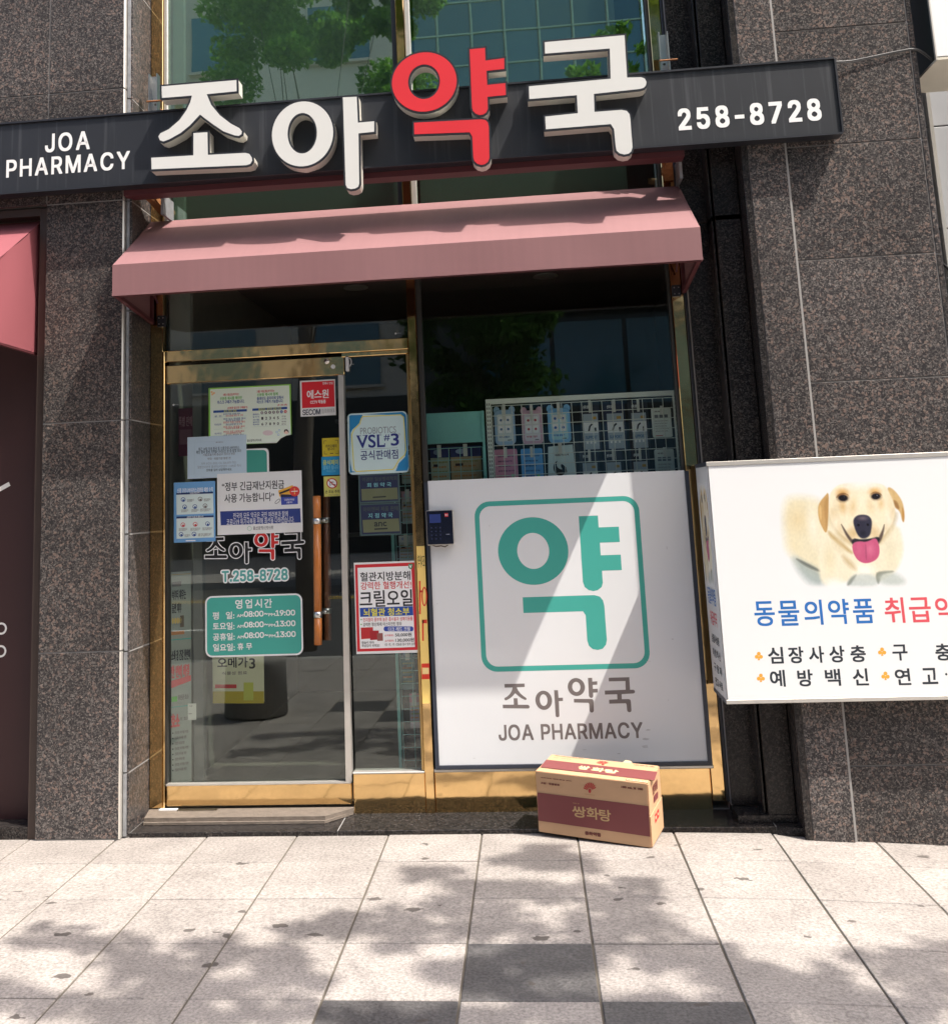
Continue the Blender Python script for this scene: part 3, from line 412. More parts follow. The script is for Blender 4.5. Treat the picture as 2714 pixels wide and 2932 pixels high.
김Ȕɔɸɔǟɭǟɭɸ ƾǒƾŬɭŬɭǒ ɕƾɕƁǖƁǖƾ ƠɦƠɓȂɓǻȸǬȡǕȍƷǼƒǰƜǜǈǬǬȂȆȞȗɀȝɦ
께Ȕɟɸɟũɷũɷɸ ƕɗƕɃƼɃƺȥƵȇƭǪƠǏƏƴƣƩƷǊǄǬǌȐǐȴǒɗ ȭɱȭȎȊȎȍɗǚɗǚɃǸɃǶȣǲȂǫǡǞǁǌƣǟƗǵƽǼǑȆǹȭǹȭŶɄŶɄɱ
꼼ȔƮǊƮŬɦŬɦǊ ɍƶɍƁǆƁǆƶ ȍɬȍəɐəɎȴɈȒɠȏɧȷɨɬ ȃȯȃǼƏǼƏǧʄǧʄǼțǼțȯ ƤɬƤəǞəǚȴǒȓǪȏǴȹǷɬ
끝ȔȐɭȐəɎəɋȳɅȏǳȏǻȼǾɭƦɭƦəǥəǞȢǚȏƏȏƏǻʅǻʅȏɝȏɤȸɦɭ ƮƀƮŬɩŬɩƀǇƀǇƝɠƝɠƯǇƯǇǌɧǌɧǟƮǟ
끼Ȕɔɸɔũɭũɭɸ ƙɛƙɆǋɆǇȦǀȇƴǪƤǏƏƵƣƦƼǇǎǩǚȎǡȴǣɛ ǬɛǬɆȗɆȔȤȎȁȃǠǴǀǞƢǳƔȌƹȝǡȧȊȭȳȮɛ
나ȔɇɸɇũɠũɠǷʋǷʋȌɠȌɠɸ ƚǂƚƮǡƯȕƵȰƺȭǏǺǆƲǂƲɝƚɝ
난ȔƜǺƜǥǣǦȖǬȰǱȭȆǻǽƵǺƵɤƜɤ ɉɸɉƴɢƴɢȒʊȒʊȧɢȧɢɸ ƹǇƹůɫůɫƃǒƃǒǇ
내ȔȟɲȟŷȷŷȷǵɝǵɝũɵũɵɸɝɸɝȊȷȊȷɲ ƜǅƜƯǒưȏƸȌǍǧǈƵǅƵɗƜɗ
넘ȔǀǏǀŬɮŬɮǏ ɖƻɖƁǘƁǘƻ ƟȂƟǭǦǮȯǸȬȍǾȆƸȂƸɨƟɨ ȉɅȉȱɕȱɕǜɮǜɮɸɕɸɕɅ
녀ȔȅǻȅǧɖǧɖŨɯŨɯɸɖɸɖȹȅȹȅȤɖȤɖǻ ƞƼƞƧǦƩȫƱȨǆǽƿƷƼƷɚƞɚ
년ȔȉȡȉȍɕȍɕƯɮƯɮɸɕɸɕɕȉɕȉɁɕɁɕȡ ǁǀǁůɵůɵƃǙƃǙǀ ƟǬƟǗǢǘȫǡȨǶǺǯƸǬƸɤƟɤ
높ȔƏǽƏǨʄǨʄǽȖǽȖȞɩȞɩȳǉȳǉɲưɲưȞǽȞǽǽ ƨƁƨŬɬŬɬƁɀƁɀƺɩƺɩǍƪǍƪƺǓƺǓƁ ǬƺȧƺȧƁǬƁ
뇌Ȕɔɸɔũɬũɬɸ ƥɝƥǴǞǴǞƹƐƸƓƣǺƦɄƮɂǀǷƺǷǴȱǴȱȉƾȉƾɝ
는ȔƏǮƏǚʅǚʅǮ ưɮưȒɩȒɩȧǉȧǉɮ ƮƾƮůɪůɪƄǇƄǇƾ
능ȔƏǹƏǥʄǥʄǹ ȉǍǩǊǐǄƼƺƱƬƬƛƱƊƼżǐŲǩŬȉŪȩŬɃŲɖżɢƊɦƛɢƬɖƺɃǄȩǊ ȉƹȡƷȴƴɂƮɊƥɍƛɊƑɂƉȴƂȡſȉŽǲſǟƂǑƉǉƑǆƛǉƥǑƮǟƴǲƷ ưɳưȘɨȘɨȭǉȭǉɳ
니Ȕɔɸɔũɭũɭɸ ƠǄƠƯǪưȠƷȼƼȸǑȄǈƹǄƹɝƠɝ
다ȔɇɸɇŨɠŨɠǸʌǸʌȍɠȍɠɸ ƛɞƛƬǧƭȰƵȭǊǿǄƳǁƳɉȘɉȘɞ
담ȔƷǐƷŬɢŬɢǐ ɉƼɉƁǐƁǐƼ ɉɸɉǟɢǟɢȡʊȡʊȶɢȶɢɸ ƜɦƜǮǫǯșǳȯǷȬȋȂȅƴȂƴɒȓɒȓɦ
대ȔȠɲȠŷȷŷȷǷɝǷɝũɵũɵɸɝɸɝȋȷȋȷɲ ƙɗƙƬǖƬȏƴȌǈǪǃƲǁƲɃǽɃǽɗ
도ȔƮɢƮǥǽǥǽƠƏƠƏƋʅƋʅƠȖƠȖǥɩǥɩǹǇǹǇɎɦɎɦɢ
동ȔȉǋǩǉǐǂƼƸƱƫƬƚƱƉƼŻǐűǩūȉũȩūɃűɖŻɢƉɦƚɢƫɖƸɃǂȩǉ ȉƷȡƶȴƲɂƬɊƤɍƚɊƏɂƇȴƁȡžȉżǲžǟƁǑƇǉƏǆƚǉƤǑƬǟƲǲƶ ƮɬƮȒǽȒǽǲƏǲƏǞʄǞʄǲȖǲȖȒɨȒɨȦǇȦǇɘɦɘɦɬ
될ȔɕɸɕǦɭǦɭɸ ƔǬǺǯɁǷɀȈǶȃǶȞȫȞȫȱǃȱǃəȨəȨɬƩɬƩȞǝȞǝȂƑȀ ƻƀƻŬɷŬɷƀǓƀǓƚɭƚɭǚƻǚƻǆɕǆɕƭƻƭ
됩Ȕɔɸɔǜɭǜɭɸ ƼǐƼŬɭŬɭǐɕǐɕƳǔƳǔǐ ǔƠɕƠɕƁǔƁ ƨɫƨȕǜȕǜǷƐǷƔǢǸǥɀǮȿǿǵǹǵȕȪȕȪȩǁȩǁɖȨɖȨɫ
드ȔƏƢƏƎʅƎʅƢ ƮɟƮǢɩǢɩǶǇǶǇɋɦɋɦɟ
든ȔƏǯƏǛʄǛʄǯ ƮɬƮȍɨȍɨȡǇȡǇɘɦɘɦɬ ƯƾƯůɪůɪƃǇƃǇƾ
등ȔƏǷƏǢʄǢʄǷ ȉǋǩǉǐǃƼƹƱƫƬƚƱƉƼŻǐűǩūȉũȩūɃűɖŻɢƉɦƚɢƫɖƹɃǃȩǉ ȉƸȡƶȴƳɂƬɊƤɍƚɊƐɂƈȴƂȡžȉŽǲžǟƂǑƈǉƐǆƚǉƤǑƬǟƳǲƶ ƮɭƮȑɨȑɨȥǇȥǇəɦəɦɭ
때ȔɡɸɡȉɁȉɁɲȪɲȪŶɁŶɁǵɡǵɡũɹũɹɸ ƗɖƗƯƽưǕƵǓǊƮǄƮɂǑɂǑɖ ǝɖǝƯȇƱȠƵȞǊȌǆǴǄǴɂȘɂȘɖ
또ȔȐɟȐǦɲǦɲǻȩǻȩɊɯɊɯɟ ǽǙǽƠƏƠƏƋʅƋʅƠȕƠȕǙ ƤǻƤǦǓǧȅǮȂȃǦǾƽǻƽɊȀɊȀɞƤɞ
러ȔȢȐȢǻɕǻɕŨɮŨɮɸɕɸɕȐ ƘɟƘɋǹɋǹȔƙȔƙƩǣƪȪƲȨǇǻǁƲƾƲȀȒȀȒɟ
레Ȕɝɸɝũɵũɵɸ ƗɚƗɆǠɆǠȐƘȐƘƬǒƬȑƳȏǈǧǂưǀưǼǸǼǸɚ ȧɲȧȗȅȗȅȂȧȂȧŷȾŷȾɲ
력ȔƹǃƹƮɕƮɕŨɮŨɮǃ ƚɨƚɔǶɔǶȮƚȮƚǝǤǞȡǤȞǸǹǳƳǱƳțȏțȏɨ ȡȗȡȃɕȃɕǑɮǑɮɸɕɸɕɐȡɐȡȼɕȼɕȗ
로ȔƮǦƮǒǽǒǽƟƏƟƏƊʅƊʅƟȖƟȖǒɭǒɭǦǆǦǆȒɦȒɦɤƭɤƭɐɎɐɎȦƮȦ
료ȔƮǦƮǒǔǒǔƟƏƟƏƊʅƊʅƟɃƟɃǒɭǒɭǦǆǦǆȒɦȒɦɤƭɤƭɐɎɐɎȦƮȦ ǬƟǬǒȪǒȪƟ
루ȔƭȄƭǯɭǯɭȄǆȄǆȦɧȦɧɭƬɭƬəɎəɎȹƭȹ ƏǓƏƿǽƿǽŨȖŨȖƿʅƿʅǓ
률ȔƭžƭŬɯŬɯžǅžǅƗɦƗɦǑɃǑɃǩʅǩʅǼƏǼƏǩǑǩǑǑƬǑƬƿɎƿɎƨƭƨ ǪǩȪǩȪǑǪǑ ƯȡƯȏɪȏɪȡǇȡǇȸɥȸɥɰƮɰƮɟɍɟɍɉƯɉ
를ȔƏǺƏǧʅǧʅǺ ƭžƭŬɯŬɯžǅžǅƗɦƗɦǑƬǑƬƿɎƿɎƩƭƩ ƯȠƯȎɪȎɪȠǇȠǇȸɥȸɥɰƮɰƮɞɍɞɍɈƯɈ
리ȔɕɸɕŨɭŨɭɸ ƞɟƞɋȂɋȂȒƟȒƟƪǫƫȾƴȻǈȅǂƸƿƸǾțǾțɟ
릴ȔɔɸɔǪɭǪɭɸ ƜɫƜɘȀɘȀȺƝȺƝǴǬǴȶǼȴȏȄȊƵȇƵȨȘȨȘɫ ƿſƿŬɷŬɷſǗſǗƝɭƝɭǝƾǝƾǊɔǊɔƯƿƯ
마ȔƚɝƚƮȖƮȖɝ ǾɉǾǂƲǂƲɉ ɇɸɇũɠũɠǷʌǷʌȌɠȌɠɸ
만ȔƚɠƚǢȗǢȗɠ ǿɋǿǶƲǶƲɋ ɉɸɉƱɢƱɢȑʊȑʊȦɢȦɢɸ ƹǄƹůɮůɮƃǑƃǑǄ
말ȔƚɩƚǼȗǼȗɩ ǿɕǿȐƲȐƲɕ ɉɸɉǮɢǮɢȩʊȩʊȾɢȾɢɸ ƶƀƶŬɫŬɫƀǎƀǎƟɢƟɢǡƵǡƵǍɉǍɉƱƶƱ
맞ȔƚɦƚǱȗǱȗɦ ǿɑǿȆƲȆƲɑ ɉɸɉǝɢǝɢȢʊȢʊȷɢȷɢɸ ƵǍƵƹȀƹǺƩǮƙǛƍǄƃƪŽƳŪǋůǠŷǳƂȂƏȍƟșƏȨƂȻŷɐůɧũɱŽɗƃɀƍȭƚȠƩțƹɦƹɦǍ
매ȔƙəƙƲȀƲȀə ǩɅǩǅưǅưɅ ȡɲȡŶȹŶȹǸɞǸɞũɶũɶɸɞɸɞȍȹȍȹɲ
메ȔǩɅǩǅưǅưɅ ɞɸɞũɶũɶɸ ȨɲȨȒȀȒȀəƙəƙƲȀƲȀǽȨǽȨŶȿŶȿɲ
면ȔǿɌǿǵƴǵƴɌ ȗȴɕȴɕȎȗȎ ɕɸɕɈȗɈȗɠƜɠƜǢȗǢȗǺɕǺɕƲɮƲɮɸ ǀǄǀůɵůɵƃǙƃǙǄ
모ȔɏɎɏǶǄǶǄɎ ƬɢƬǢǽǢǽƠƏƠƏƋʅƋʅƠȖƠȖǢɧǢɧɢ
목ȔɌəɌȥǇȥǇə ƪƾƪƪɍƪɍũɦũɦƾ ƏǯƏǚʄǚʄǯȖǯȖȑɥȑɥɭƯɭƯȑǽȑǽǯ
무ȔƮɩƮǿɥǿɥɩ ɍɕɍȓǇȓǇɕ ƏǛƏǆǽǆǽũȕũȕǆʅǆʅǛ
문ȔƯɫƯȌɥȌɥɫ ɌɗɌȠǇȠǇɗ ƏǮƏǙǿǙǿƢȘƢȘǙʅǙʅǮ ƮƼƮůɩůɩƃǇƃǇƼ
물ȔƯɯƯȜɤȜɤɯ ɌɛɌȰǇȰǇɛ ƭſƭŬɭŬɭſǆſǆƚɥƚɥǗȖǗȖǲʄǲʄȆƏȆƏǲǽǲǽǗƭǗƭǄɌǄɌƬƭƬ
미Ȕƞɝƞƭțƭțɝ ȃɊȃǁƷǁƷɊ ɔɸɔŨɭŨɭɸ
민ȔƝɠƝǢȜǢȜɠ ȃɌȃǶƵǶƵɌ ɔɸɔƵɭƵɭɸ ƿǇƿŲɶŲɶƆǘƆǘǇ
바ȔƚɡƚƪȘƪȘɡȀɡȀȚƲȚƲɡ ƲȆȀȆȀƾƲƾ ɇɸɇũɠũɠǸʌǸʌȍɠȍɠɸ
반ȔƚɤƚǞȘǞȘɤǿɤǿȷƳȷƳɤ ƳȤǿȤǿǲƳǲ ɉɸɉƱɢƱɢȑʊȑʊȦɢȦɢɸ ƹǄƹůɮůɮƃǑƃǑǄ
발ȔƚɭƚǷȘǷȘɭǿɭǿɆƳɆƳɭ ƳȳǿȳǿȋƳȋ ɉɸɉǬɢǬɢȩʊȩʊȾɢȾɢɸ ƶƀƶŬɫŬɫƀǎƀǎƝɢƝɢǟƵǟƵǋɉǋɉưƶư
방ȔȋǎǭǌǔǅǁƻƶƭƲƜƶƊǁżǔŲǭūȋũȪūɂŲɕżɠƊɤƜɠƭɕƻɂǅȪǌ ȋƺȡƹȳƵɁƯɉƦɌƜɉƑɁƈȳƂȡžȋŽǵžǣƂǖƈǍƑǊƜǍƦǖƯǣƵǵƹ ƚɧƚǪȘǪȘɧǿɧǿȾƳȾƳɧ ƳȪǿȪǿǾƳǾ ɉɸɉǕɢǕɢȟʊȟʊȴɢȴɢɸ
백ȔƛɧƛǨȄǨȄɧǭɧǭȼƳȼƳɧ ƳȨǭȨǭǼƳǼ ƾǅƾưɛưɛũɴũɴǅ ȢɳȢǗȹǗȹȝɜȝɜǕɴǕɴɸɜɸɜȲȹȲȹɳ
번ȔƵȣǾȣǾǱƵǱ ƜɦƜǝȗǝȗȗɕȗɕƯɮƯɮɸɕɸɕȬȗȬȗɦǾɦǾȶƵȶƵɦ ǀǃǀůɵůɵƃǙƃǙǃ
법ȔƵȭǾȭǾȂƵȂ ǁǗǁŬɮŬɮǗɕǗɕƶǙƶǙǗ ǙƢɕƢɕƁǙƁ ɕɸɕȶȗȶȗɪǾɪǾɁƵɁƵɪƜɪƜǮȗǮȗȡɕȡɕǤɮǤɮɸ
별ȔƵȱǾȱǾȉƵȉ ɕȾɕȠȗȠȗȾ ƜɬƜǵȗǵȗȍɕȍɕǫɮǫɮɸɕɸɕɑȗɑȗɬǾɬǾɅƵɅƵɬ ǀƀǀŬɸŬɸƀǙƀǙƝɮƝɮǝƿǝƿǊɕǊɕưǀư
병ȔƵȨǾȨǾǼƵǼ ȕǎǶǌǝǆǊƻƿƭƻƜƿƊǊżǝŲǶūȕũȴūɍŲɟżɫƊɯƜɫƭɟƻɍǆȴǌ ȕƻȫƹȾƶɋƯɔƦɗƜɔƑɋƈȾƂȫžȕŽǾžǬƂǞƈǖƑǓƜǖƦǞƯǬƶǾƹ ȗȸɕȸɕȔȗȔ ɕɸɕɌȗɌȗɧǾɧǾȼƵȼƵɧƜɧƜǨȗǨȗȀɕȀɕǔɮǔɮɸ
보ȔǅȠɏȠɏǮǅǮ ƬɥƬǚǽǚǽƠƏƠƏƋʅƋʅƠȖƠȖǚɧǚɧɥɏɥɏȵǅȵǅɥ
복ȔƪƽƪƩɍƩɍũɦũɦƽ ǈɀɋɀɋȠǈȠ ƯɲƯȌǽȌǽǬƏǬƏǘʄǘʄǬȖǬȖȌɤȌɤɲɋɲɋɓǈɓǈɲ
본Ȕǈȸɋȸɋȕǈȕ ƏǤƏǐʄǐʄǤȖǤȖȁɤȁɤɭɋɭɋɋǈɋǈɭƯɭƯȁǽȁǽǤ ƯƺƯůɩůɩƃǇƃǇƺ
부ȔƮɭƮǸɦǸɦɭɍɭɍɈǇɈǇɭ ǇȴɍȴɍȌǇȌ ƏǗƏǃǽǃǽũȕũȕǃʅǃʅǗ
분ȔƯɯƯȃɤȃɤɯɋɯɋɍǈɍǈɯ ǈȺɋȺɋȗǈȗ ƏǩƏǕǿǕǿƠȘƠȘǕʅǕʅǩ ƮƸƮůɩůɩƃǇƃǇƸ
불ȔƯɴƯȚɤȚɤɴɋɴɋɚǈɚǈɴ ǈɈɋɈɋȮǈȮ ƭſƭŬɭŬɭſǆſǆƙɥƙɥǖȖǖȖǰʄǰʄȄƏȄƏǰǽǰǽǖƭǖƭǃɌǃɌƫƭƫ
붙ȔƯɳƯȘɤȘɤɳɋɳɋəǈəǈɳ ǈɆɋɆɋȫǈȫ ƏȁƏǭǽǭǽǑƮǑƮŬɪŬɪžǆžǆƖɡƖɡƨǆƨǆƿɧƿɧǑȖǑȖǭʄǭʄȁ
비ȔɔɸɔŨɭŨɭɸ ƞɡƞƪȞƪȞɡȆɡȆȚƷȚƷɡ ƷȆȆȆȆƾƷƾ
사ȔǑɡǑȰǎȒǄǶƵǜƢǆƋƷƚƣƬƮƼƾǊǐǕǥǞǽǧǧǲǓǿǁȏƳȠƨȯƼșǋȆǟǷǸǭȓǪȰǪɡ ɇɸɇũɠũɠǵʌǵʌȊɠȊɠɸ
산ȔǒɨǒɆǏȮǆȘƸȄƥǴƎǩƛǕƮǞƾǪǋǸǖȈǟȚǧȊǲǻȀǮȏǤȡǜȭǰȗǺȄȉǶțǭȰǪɅǪɨ ɉɸɉưɢưɢȐʊȐʊȥɢȥɢɸ ƹǃƹůɮůɮƃǒƃǒǃ
상ȔȋǌǭǊǔǄǁƺƶƬƲƛƶƉǁżǔŲǭūȋũȪūɂŲɕżɠƉɤƛɠƬɕƺɂǄȪǊ ȋƸȡƷȳƳɁƭɉƥɌƛɉƐɁƈȳƂȡžȋŽǵžǣƂǖƈǍƐǊƛǍƥǖƭǣƳǵƷ ǑɪǑɎǎȶǅȠƷȌƤǽƎǱƛǝƭǦƽǲǋȀǖȐǞȢǦȒǱȄǾǷȍǭȞǥȬǸȖȃȄȑǶȣǭȷǪɌǪɪ ɉɸɉǓɢǓɢȝʊȝʊȲɢȲɢɸ
생ȔțǊǼǈǢǂǐƸǄƫǀƚǄƉǐŻǢűǼūțũȹūɒűɥŻɱƉɵƚɱƫɥƸɒǂȹǈ țƷȱƶɃƲɑƬəƤɜƚəƐɑƇɃƁȱžțżȄžǲƁǤƇǛƐǙƚǛƤǤƬǲƲȄƶ ǈɧǈɃǅȰƾȞƲȌƣǽƏǱƝǞƫǦƹǱǄǽǍȋǔțǤȁǮǶǻǭȉǦȗǹȄȃǴȐǩȠǢȱǠɃǠɧ ȢɳȢǙȹǙȹțɜțɜǐɴǐɴɸɜɸɜȯȹȯȹɳ
서ȔɖɸɖȜȗȜȗȈɖȈɖŨɮŨɮɸ ǕɡǕȰǑȒǈǵƹǛƥǅƏƶƞƢưƮǀƽǎǐǙǥǢǽǪǧǶǓȄǁȓƲȥƧȴƻȞǉȊǞǻǷǲȓǮȰǮɡ
선ȔɕɸɕȸȚȸȚȤɕȤɕƭɮƭɮɸ ǓɨǓɆǐȮǇȗƹȃƦǳƏǨƝǔƯǝƿǩǌǷǗȈǠțǨȊǳǺȀǭȏǢȠǚȮǮȘǹȅȈǸȚǯȯǬɅǬɨ ǀǄǀůɵůɵƃǙƃǙǄ
섭ȔǁǖǁŬɮŬɮǖɕǖɕƶǙƶǙǖ ǙƢɕƢɕƁǙƁ ȚɄȚȰɕȰɕǣɮǣɮɸɕɸɕɄ ǓɮǓɑǐȻǇȥƸȓƦȄƏǹƜǥƮǭƾǸǋȆǗȕǟȧǧȗǲȉȀǽȏǳȡǫȭǾȗȈȅȖǷȧǮȻǫɐǫɮ
성ȔȕǐǶǍǝǇǊƼƿƮƻƜƿƊǊżǝŲǶūȕũȴūɍŲɟżɫƊɯƜɫƮɟƼɍǇȴǍ ȕƼȫƺȾƶɋưɔƧɗƜɔƑɋƉȾƂȫžȕŽǾžǬƂǞƉǖƑǓƜǖƧǞưǬƶǾƺ ǓɩǓɍǐȵǇȞƹȋƦǻƏǰƜǜƮǥƿǱǍǿǘȏǠȡǩȑǳȃȁǶȐǬȡǤȮǸȘȂȆȑǸȣǯȷǬɎǬɩ ȚȿȚȪɕȪɕǘɮǘɮɸɕɸɕȿ
세Ȕɞɸɞũɶũɶɸ ȧɲȧȗǺȗǺȂȧȂȧŶȾŶȾɲ ǇɟǇȫǅȏƽǴƱǛƠǆƌƶƜƣƫƯƸƽǃǎǍǡǔǶǣǑǮǁǻƴȉƩȗƼȄǌǴǠǩǸǢȒǟȬǟɟ
센ȔɜɸɜƬɴƬɴɸ ȧɳȧȴǽȴǽȟȧȟȧƴȿƴȿɳ ǃǅǃůɼůɼƃǜƃǜǅ ǇɥǇȽǅȩƾȕƲȃƣǳƐǦƝǓƬǜƹǧǄǴǓȒǢǷǬǬǹǢȆǚȔǮȂǸǳȇǨȗǡȪǟȽǟɥ
셜ȔɕɸɕɜȠɜȠɈɕɈɕȬȠȬȠȘɕȘɕǪɮǪɮɸ ǀƀǀŬɸŬɸƀǙƀǙƝɮƝɮǝǀǝǀǉɖǉɖƯǀƯ ǓɱǓɕǐȾǇȩƸȖƥȇƏǼƜǩƮǲƾǽǌȋǗȚǟȬǨȜǳȍȀȁȏǶȡǮȭȁȘȌȅȚǷȬǮȿǫɕǫɱ
소ȔǽǢǽƠƏƠƏƌʅƌʅƠȕƠȕǢ ǼɦǼɑǶȷǧȟǐȋƵǼƙǴƣǟƼǧǔǲǩȂǻȕȉȪȖȕȨȂȾǲɖǧɯǟɹǴɝǼɂȋȫȟțȷȖɑȖɦ
속Ȕƪǁƪƭɍƭɍũɦũɦǁ ǽșǽǰƏǰƏǜʅǜʅǰȖǰȖș ǽɴǽɨǸɓǩɀǔȱƺȥƞȟƧȋǀȑǗȚǬȦǽȵȉɆȖȵȧȦȼȚɓȑɬȋɵȟəȥȿȱȪɀțɓȖɨȖɴ
손ȔƯƼƯůɩůɩƃǇƃǇƼ ǽȔǽǧƏǧƏǒʅǒʅǧȖǧȖȔ ǽɱǽɥǸɏǪȻǕȫƻȞƟȗƩȃǁȉǘȓǬȠǽȰȉɂȖȰȧȠȻȓɒȉɪȃɴȗɘȞȾȪȩȻțɏȖɥȖɱ
수ȔǽɯǽɟǷɉǩȵǓȥƹȘƜȑƦǽƿȃǖȍǫȚǽȪȊȼȗȪȩȚȾȍɕȃɮǽɸȑɛȘɁȥȫȵȜɉȗɟȗɯ ƏǟƏǋǽǋǽũȕũȕǋʄǋʄǟ
순ȔǽɱǽɤǸɏǩȼǔȬƺȠƞȘƧȅǀȋǗȔǬȡǽȰȊɂȗȱȨȡȼȕɓȋɬȅɵșəȠȿȬȪȼȜɏȖɤȖɱ ƏǮƏǚǿǚǿƣȘƣȘǚʅǚʅǮ ƮƽƮůɩůɩƃǇƃǇƽ
쉬Ȕɕɸɕũɭũɭɸ ǛɬǛɜǗɈǎȷǀȧƭțƖȒƢǿƵȆǅȏǓțǟȨǨȸǰȪǼȞȊȓȚȋȬȅȷșȡȠȎȬȀȹǷɊǴɜǴɬ ƒǒǝǓǝűǶűǶǔɃǞɁǰǷǩƎǧ
슐ȔƭſƭŬɭŬɭſǆſǆƚɥƚɥǘɃǘɃǴʄǴʄȉƏȉƏǴǏǴǏǘƭǘƭǅɌǅɌƭƭƭ ǨǴȫǴȫǘǨǘ ǽɷǽɭǷɚǩɊǓȼƹȳƜȭƥȚƾȟǖȧǫȱǼȿȉɏȖȿȨȱȽȧɕȟɯȚɷȭɚȳɀȼȪɊȜɚȖɭȖɷ
스ȔƏƢƏƍʅƍʅƢ ǼɥǼɑǶȶǧȝǐȉƶǹƙǰƤǛƽǣǔǯǪȀǼȓȉȩȖȓȨǿȽǯɕǣɭǛɹǰɜǹɁȈȫȝțȶȖɑȖɥ
습ȔƮǕƮŬɤŬɤǕɋǕɋƶǇƶǇǕ ǇƣɋƣɋƀǇƀ ƏǽƏǨʄǨʄǽ ǽɵǽɩǸɕǩɃǔȵƺȪƝȣƦȏƿȕǖȞǫȪǽȸȊɉȗȸȨȪȽȞɔȕɭȏɶȣɚȪɀȵȪɄȜɕȖɩȖɵ
시ȔɔɸɔŨɭŨɭɸ ǖɡǖȰǓȑǈǴƹǚƥǅƎƶƝơƯƭǀƼǎǏǚǤǣǼǬǦǸǑȇǀȗƱȩƦȸƺȡǉȍǝǽǶǳȓǯȰǯɡ
식ȔƸǇƸƳɔƳɔũɭũɭǇ ɔɸɔǕɭǕɭɸ ǖɫǖɑǒȹǉȣƻȏƨǿƑǴƞǠưǩǁǵǏȃǚȓǢȥǫȔǷȅȄǸȔǭȦǥȳǹȜȃȉȓǻȥǲȺǯɑǯɫ
신ȔɔɸɔƱɭƱɭɸ ƿǃƿůɶůɶƃǘƃǘǃ ǖɩǖɎǒȵǉȝƻȉƨǸƒǬƟǘƱǡǁǭǏǼǚȍǢȠǫȎǶǾȄǱȔǦȥǝȲǱȜǼȉȌǻȟǲȶǯɎǯɩ
심ȔɔɸɔǞɭǞɭɸ ƾǎƾŬɭŬɭǎ ɕƺɕƁǖƁǖƺ ǖɭǖɓǒȼǉȦƻȓƨȃƑǸƝǥưǭǀǹǎȇǚȗǢȨǫȘǷȉȅǼȕǲȧǪȳǽȜȈȊȖǻȨǲȽǯɓǯɭ
십ȔɔɸɔǦɭǦɭɸ ƿǙƿŬɭŬɭǙɕǙɕƸǗƸǗǙ ǗƤɕƤɕƁǗƁ ǖɯǖɖǒȿǉȪƻȗƨȈƑǽƝǩưǱǀǽǎȊǚȚǢȬǫțǷȍȅȀȕǶȧǮȳȂȝȌȊȚǻȬǲɀǯɖǯɯ
쌍ȔȏǏǰǍǗǆǅƼƹƮƵƜƹƋǅżǗŲǰūȏũȮūɇŲɚżɦƋɪƜɦƮɚƼɇǆȮǍ ȏƻȦƺȸƶɅưɎƧɑƜɎƑɅƉȸƂȦžȏŽǹžǦƂǙƉǑƑǎƜǑƧǙưǦƶǹƺ ɎɸɎǒɧǒɧȝʉȝʉȲɧȲɧɸ ȁɨȀȿǾȰǹȠǲȐǨȃǝȑǖȠǑȰǏɀǎɨƷɨƵȼƱȪƩȘƝȇƍǺƚǨƦǰƯǺƷȆǂȟǌȅǓǹǝǮǨǥǳǮǼǸȃȄȍȞȘȄȠǺȪǰȵǨɃǺȳȆȧȖȟȨȚȻșɨ
씨Ȕɘɸɘũɱũɱɸ ȂɠȂȣǿǽǺǩǳǖǨǄǝǖǕǪǐǾǍȣǍɠƶɠƶȣƴȍưǵƩǞƜǉƋƸƛƧƦƱƯƽƷǊǁǨǋǉǓƻǜƮǨƤǳƮǽƻȄǉȎǨșǉȡƼȪưȵƦɅƸȳǉȧǞȠǵțȌȚȣȚɠ
씻Ȕɗɸɗƽɰƽɰɸ ȌǐȇƳǺƠǦƐǍƅƱŽƻŪǓŰǩŹǼƅȍƔșƥȥƔȵƅɈŹɞŰɶŪʀŽɤƅɋƐȷƠȪƳȥǐ ȃɨȂȽǿȮǻȞǳȎǩȀǞȏǗȞǒȮǐȾǏɨƷɨƶȺƱȨƩȖƝȅƍǸƛǦƦǮưǸƷȄǃȝǍȃǔǷǝǬǩǣǴǬǽǶȄȂȏȜȚȃȢǸȫǮȷǦɅǸȴȄȨȔȠȦțȹȚɨ
아ȔǗɣǁɟƮɒƟȿƖȥƓȅƖǥƟǊƮƶǁƪǗƦǭƪȀƶȏǊȘǥțȅȘȥȏȿȀɒǭɟ ǗɍǦɊǲɀǻȱȁȝȃȅȁǬǻǘǲǉǦƿǗƼǈƿƼǉƳǘƭǬƫȅƭȝƳȱƼɀǈɊ ɇɸɇũɠũɠǷʌǷʌȌɠȌɠɸ
안ȔǛɥǄɢưəơɋƗȸƔȢƗȌơǺưǫǄǢǛǟǲǢȅǫȔǺȞȌȡȢȞȸȔɋȅəǲɢ ǛɏǪɍǷɇȁȽȇȱȉȢȇȓȁȇǷǽǪǷǛǵǌǷƿǽƵȇƮȓƬȢƮȱƵȽƿɇǌɍ ɉɸɉưɢưɢȑʊȑʊȦɢȦɢɸ ƹǅƹůɮůɮƃǑƃǑǅ
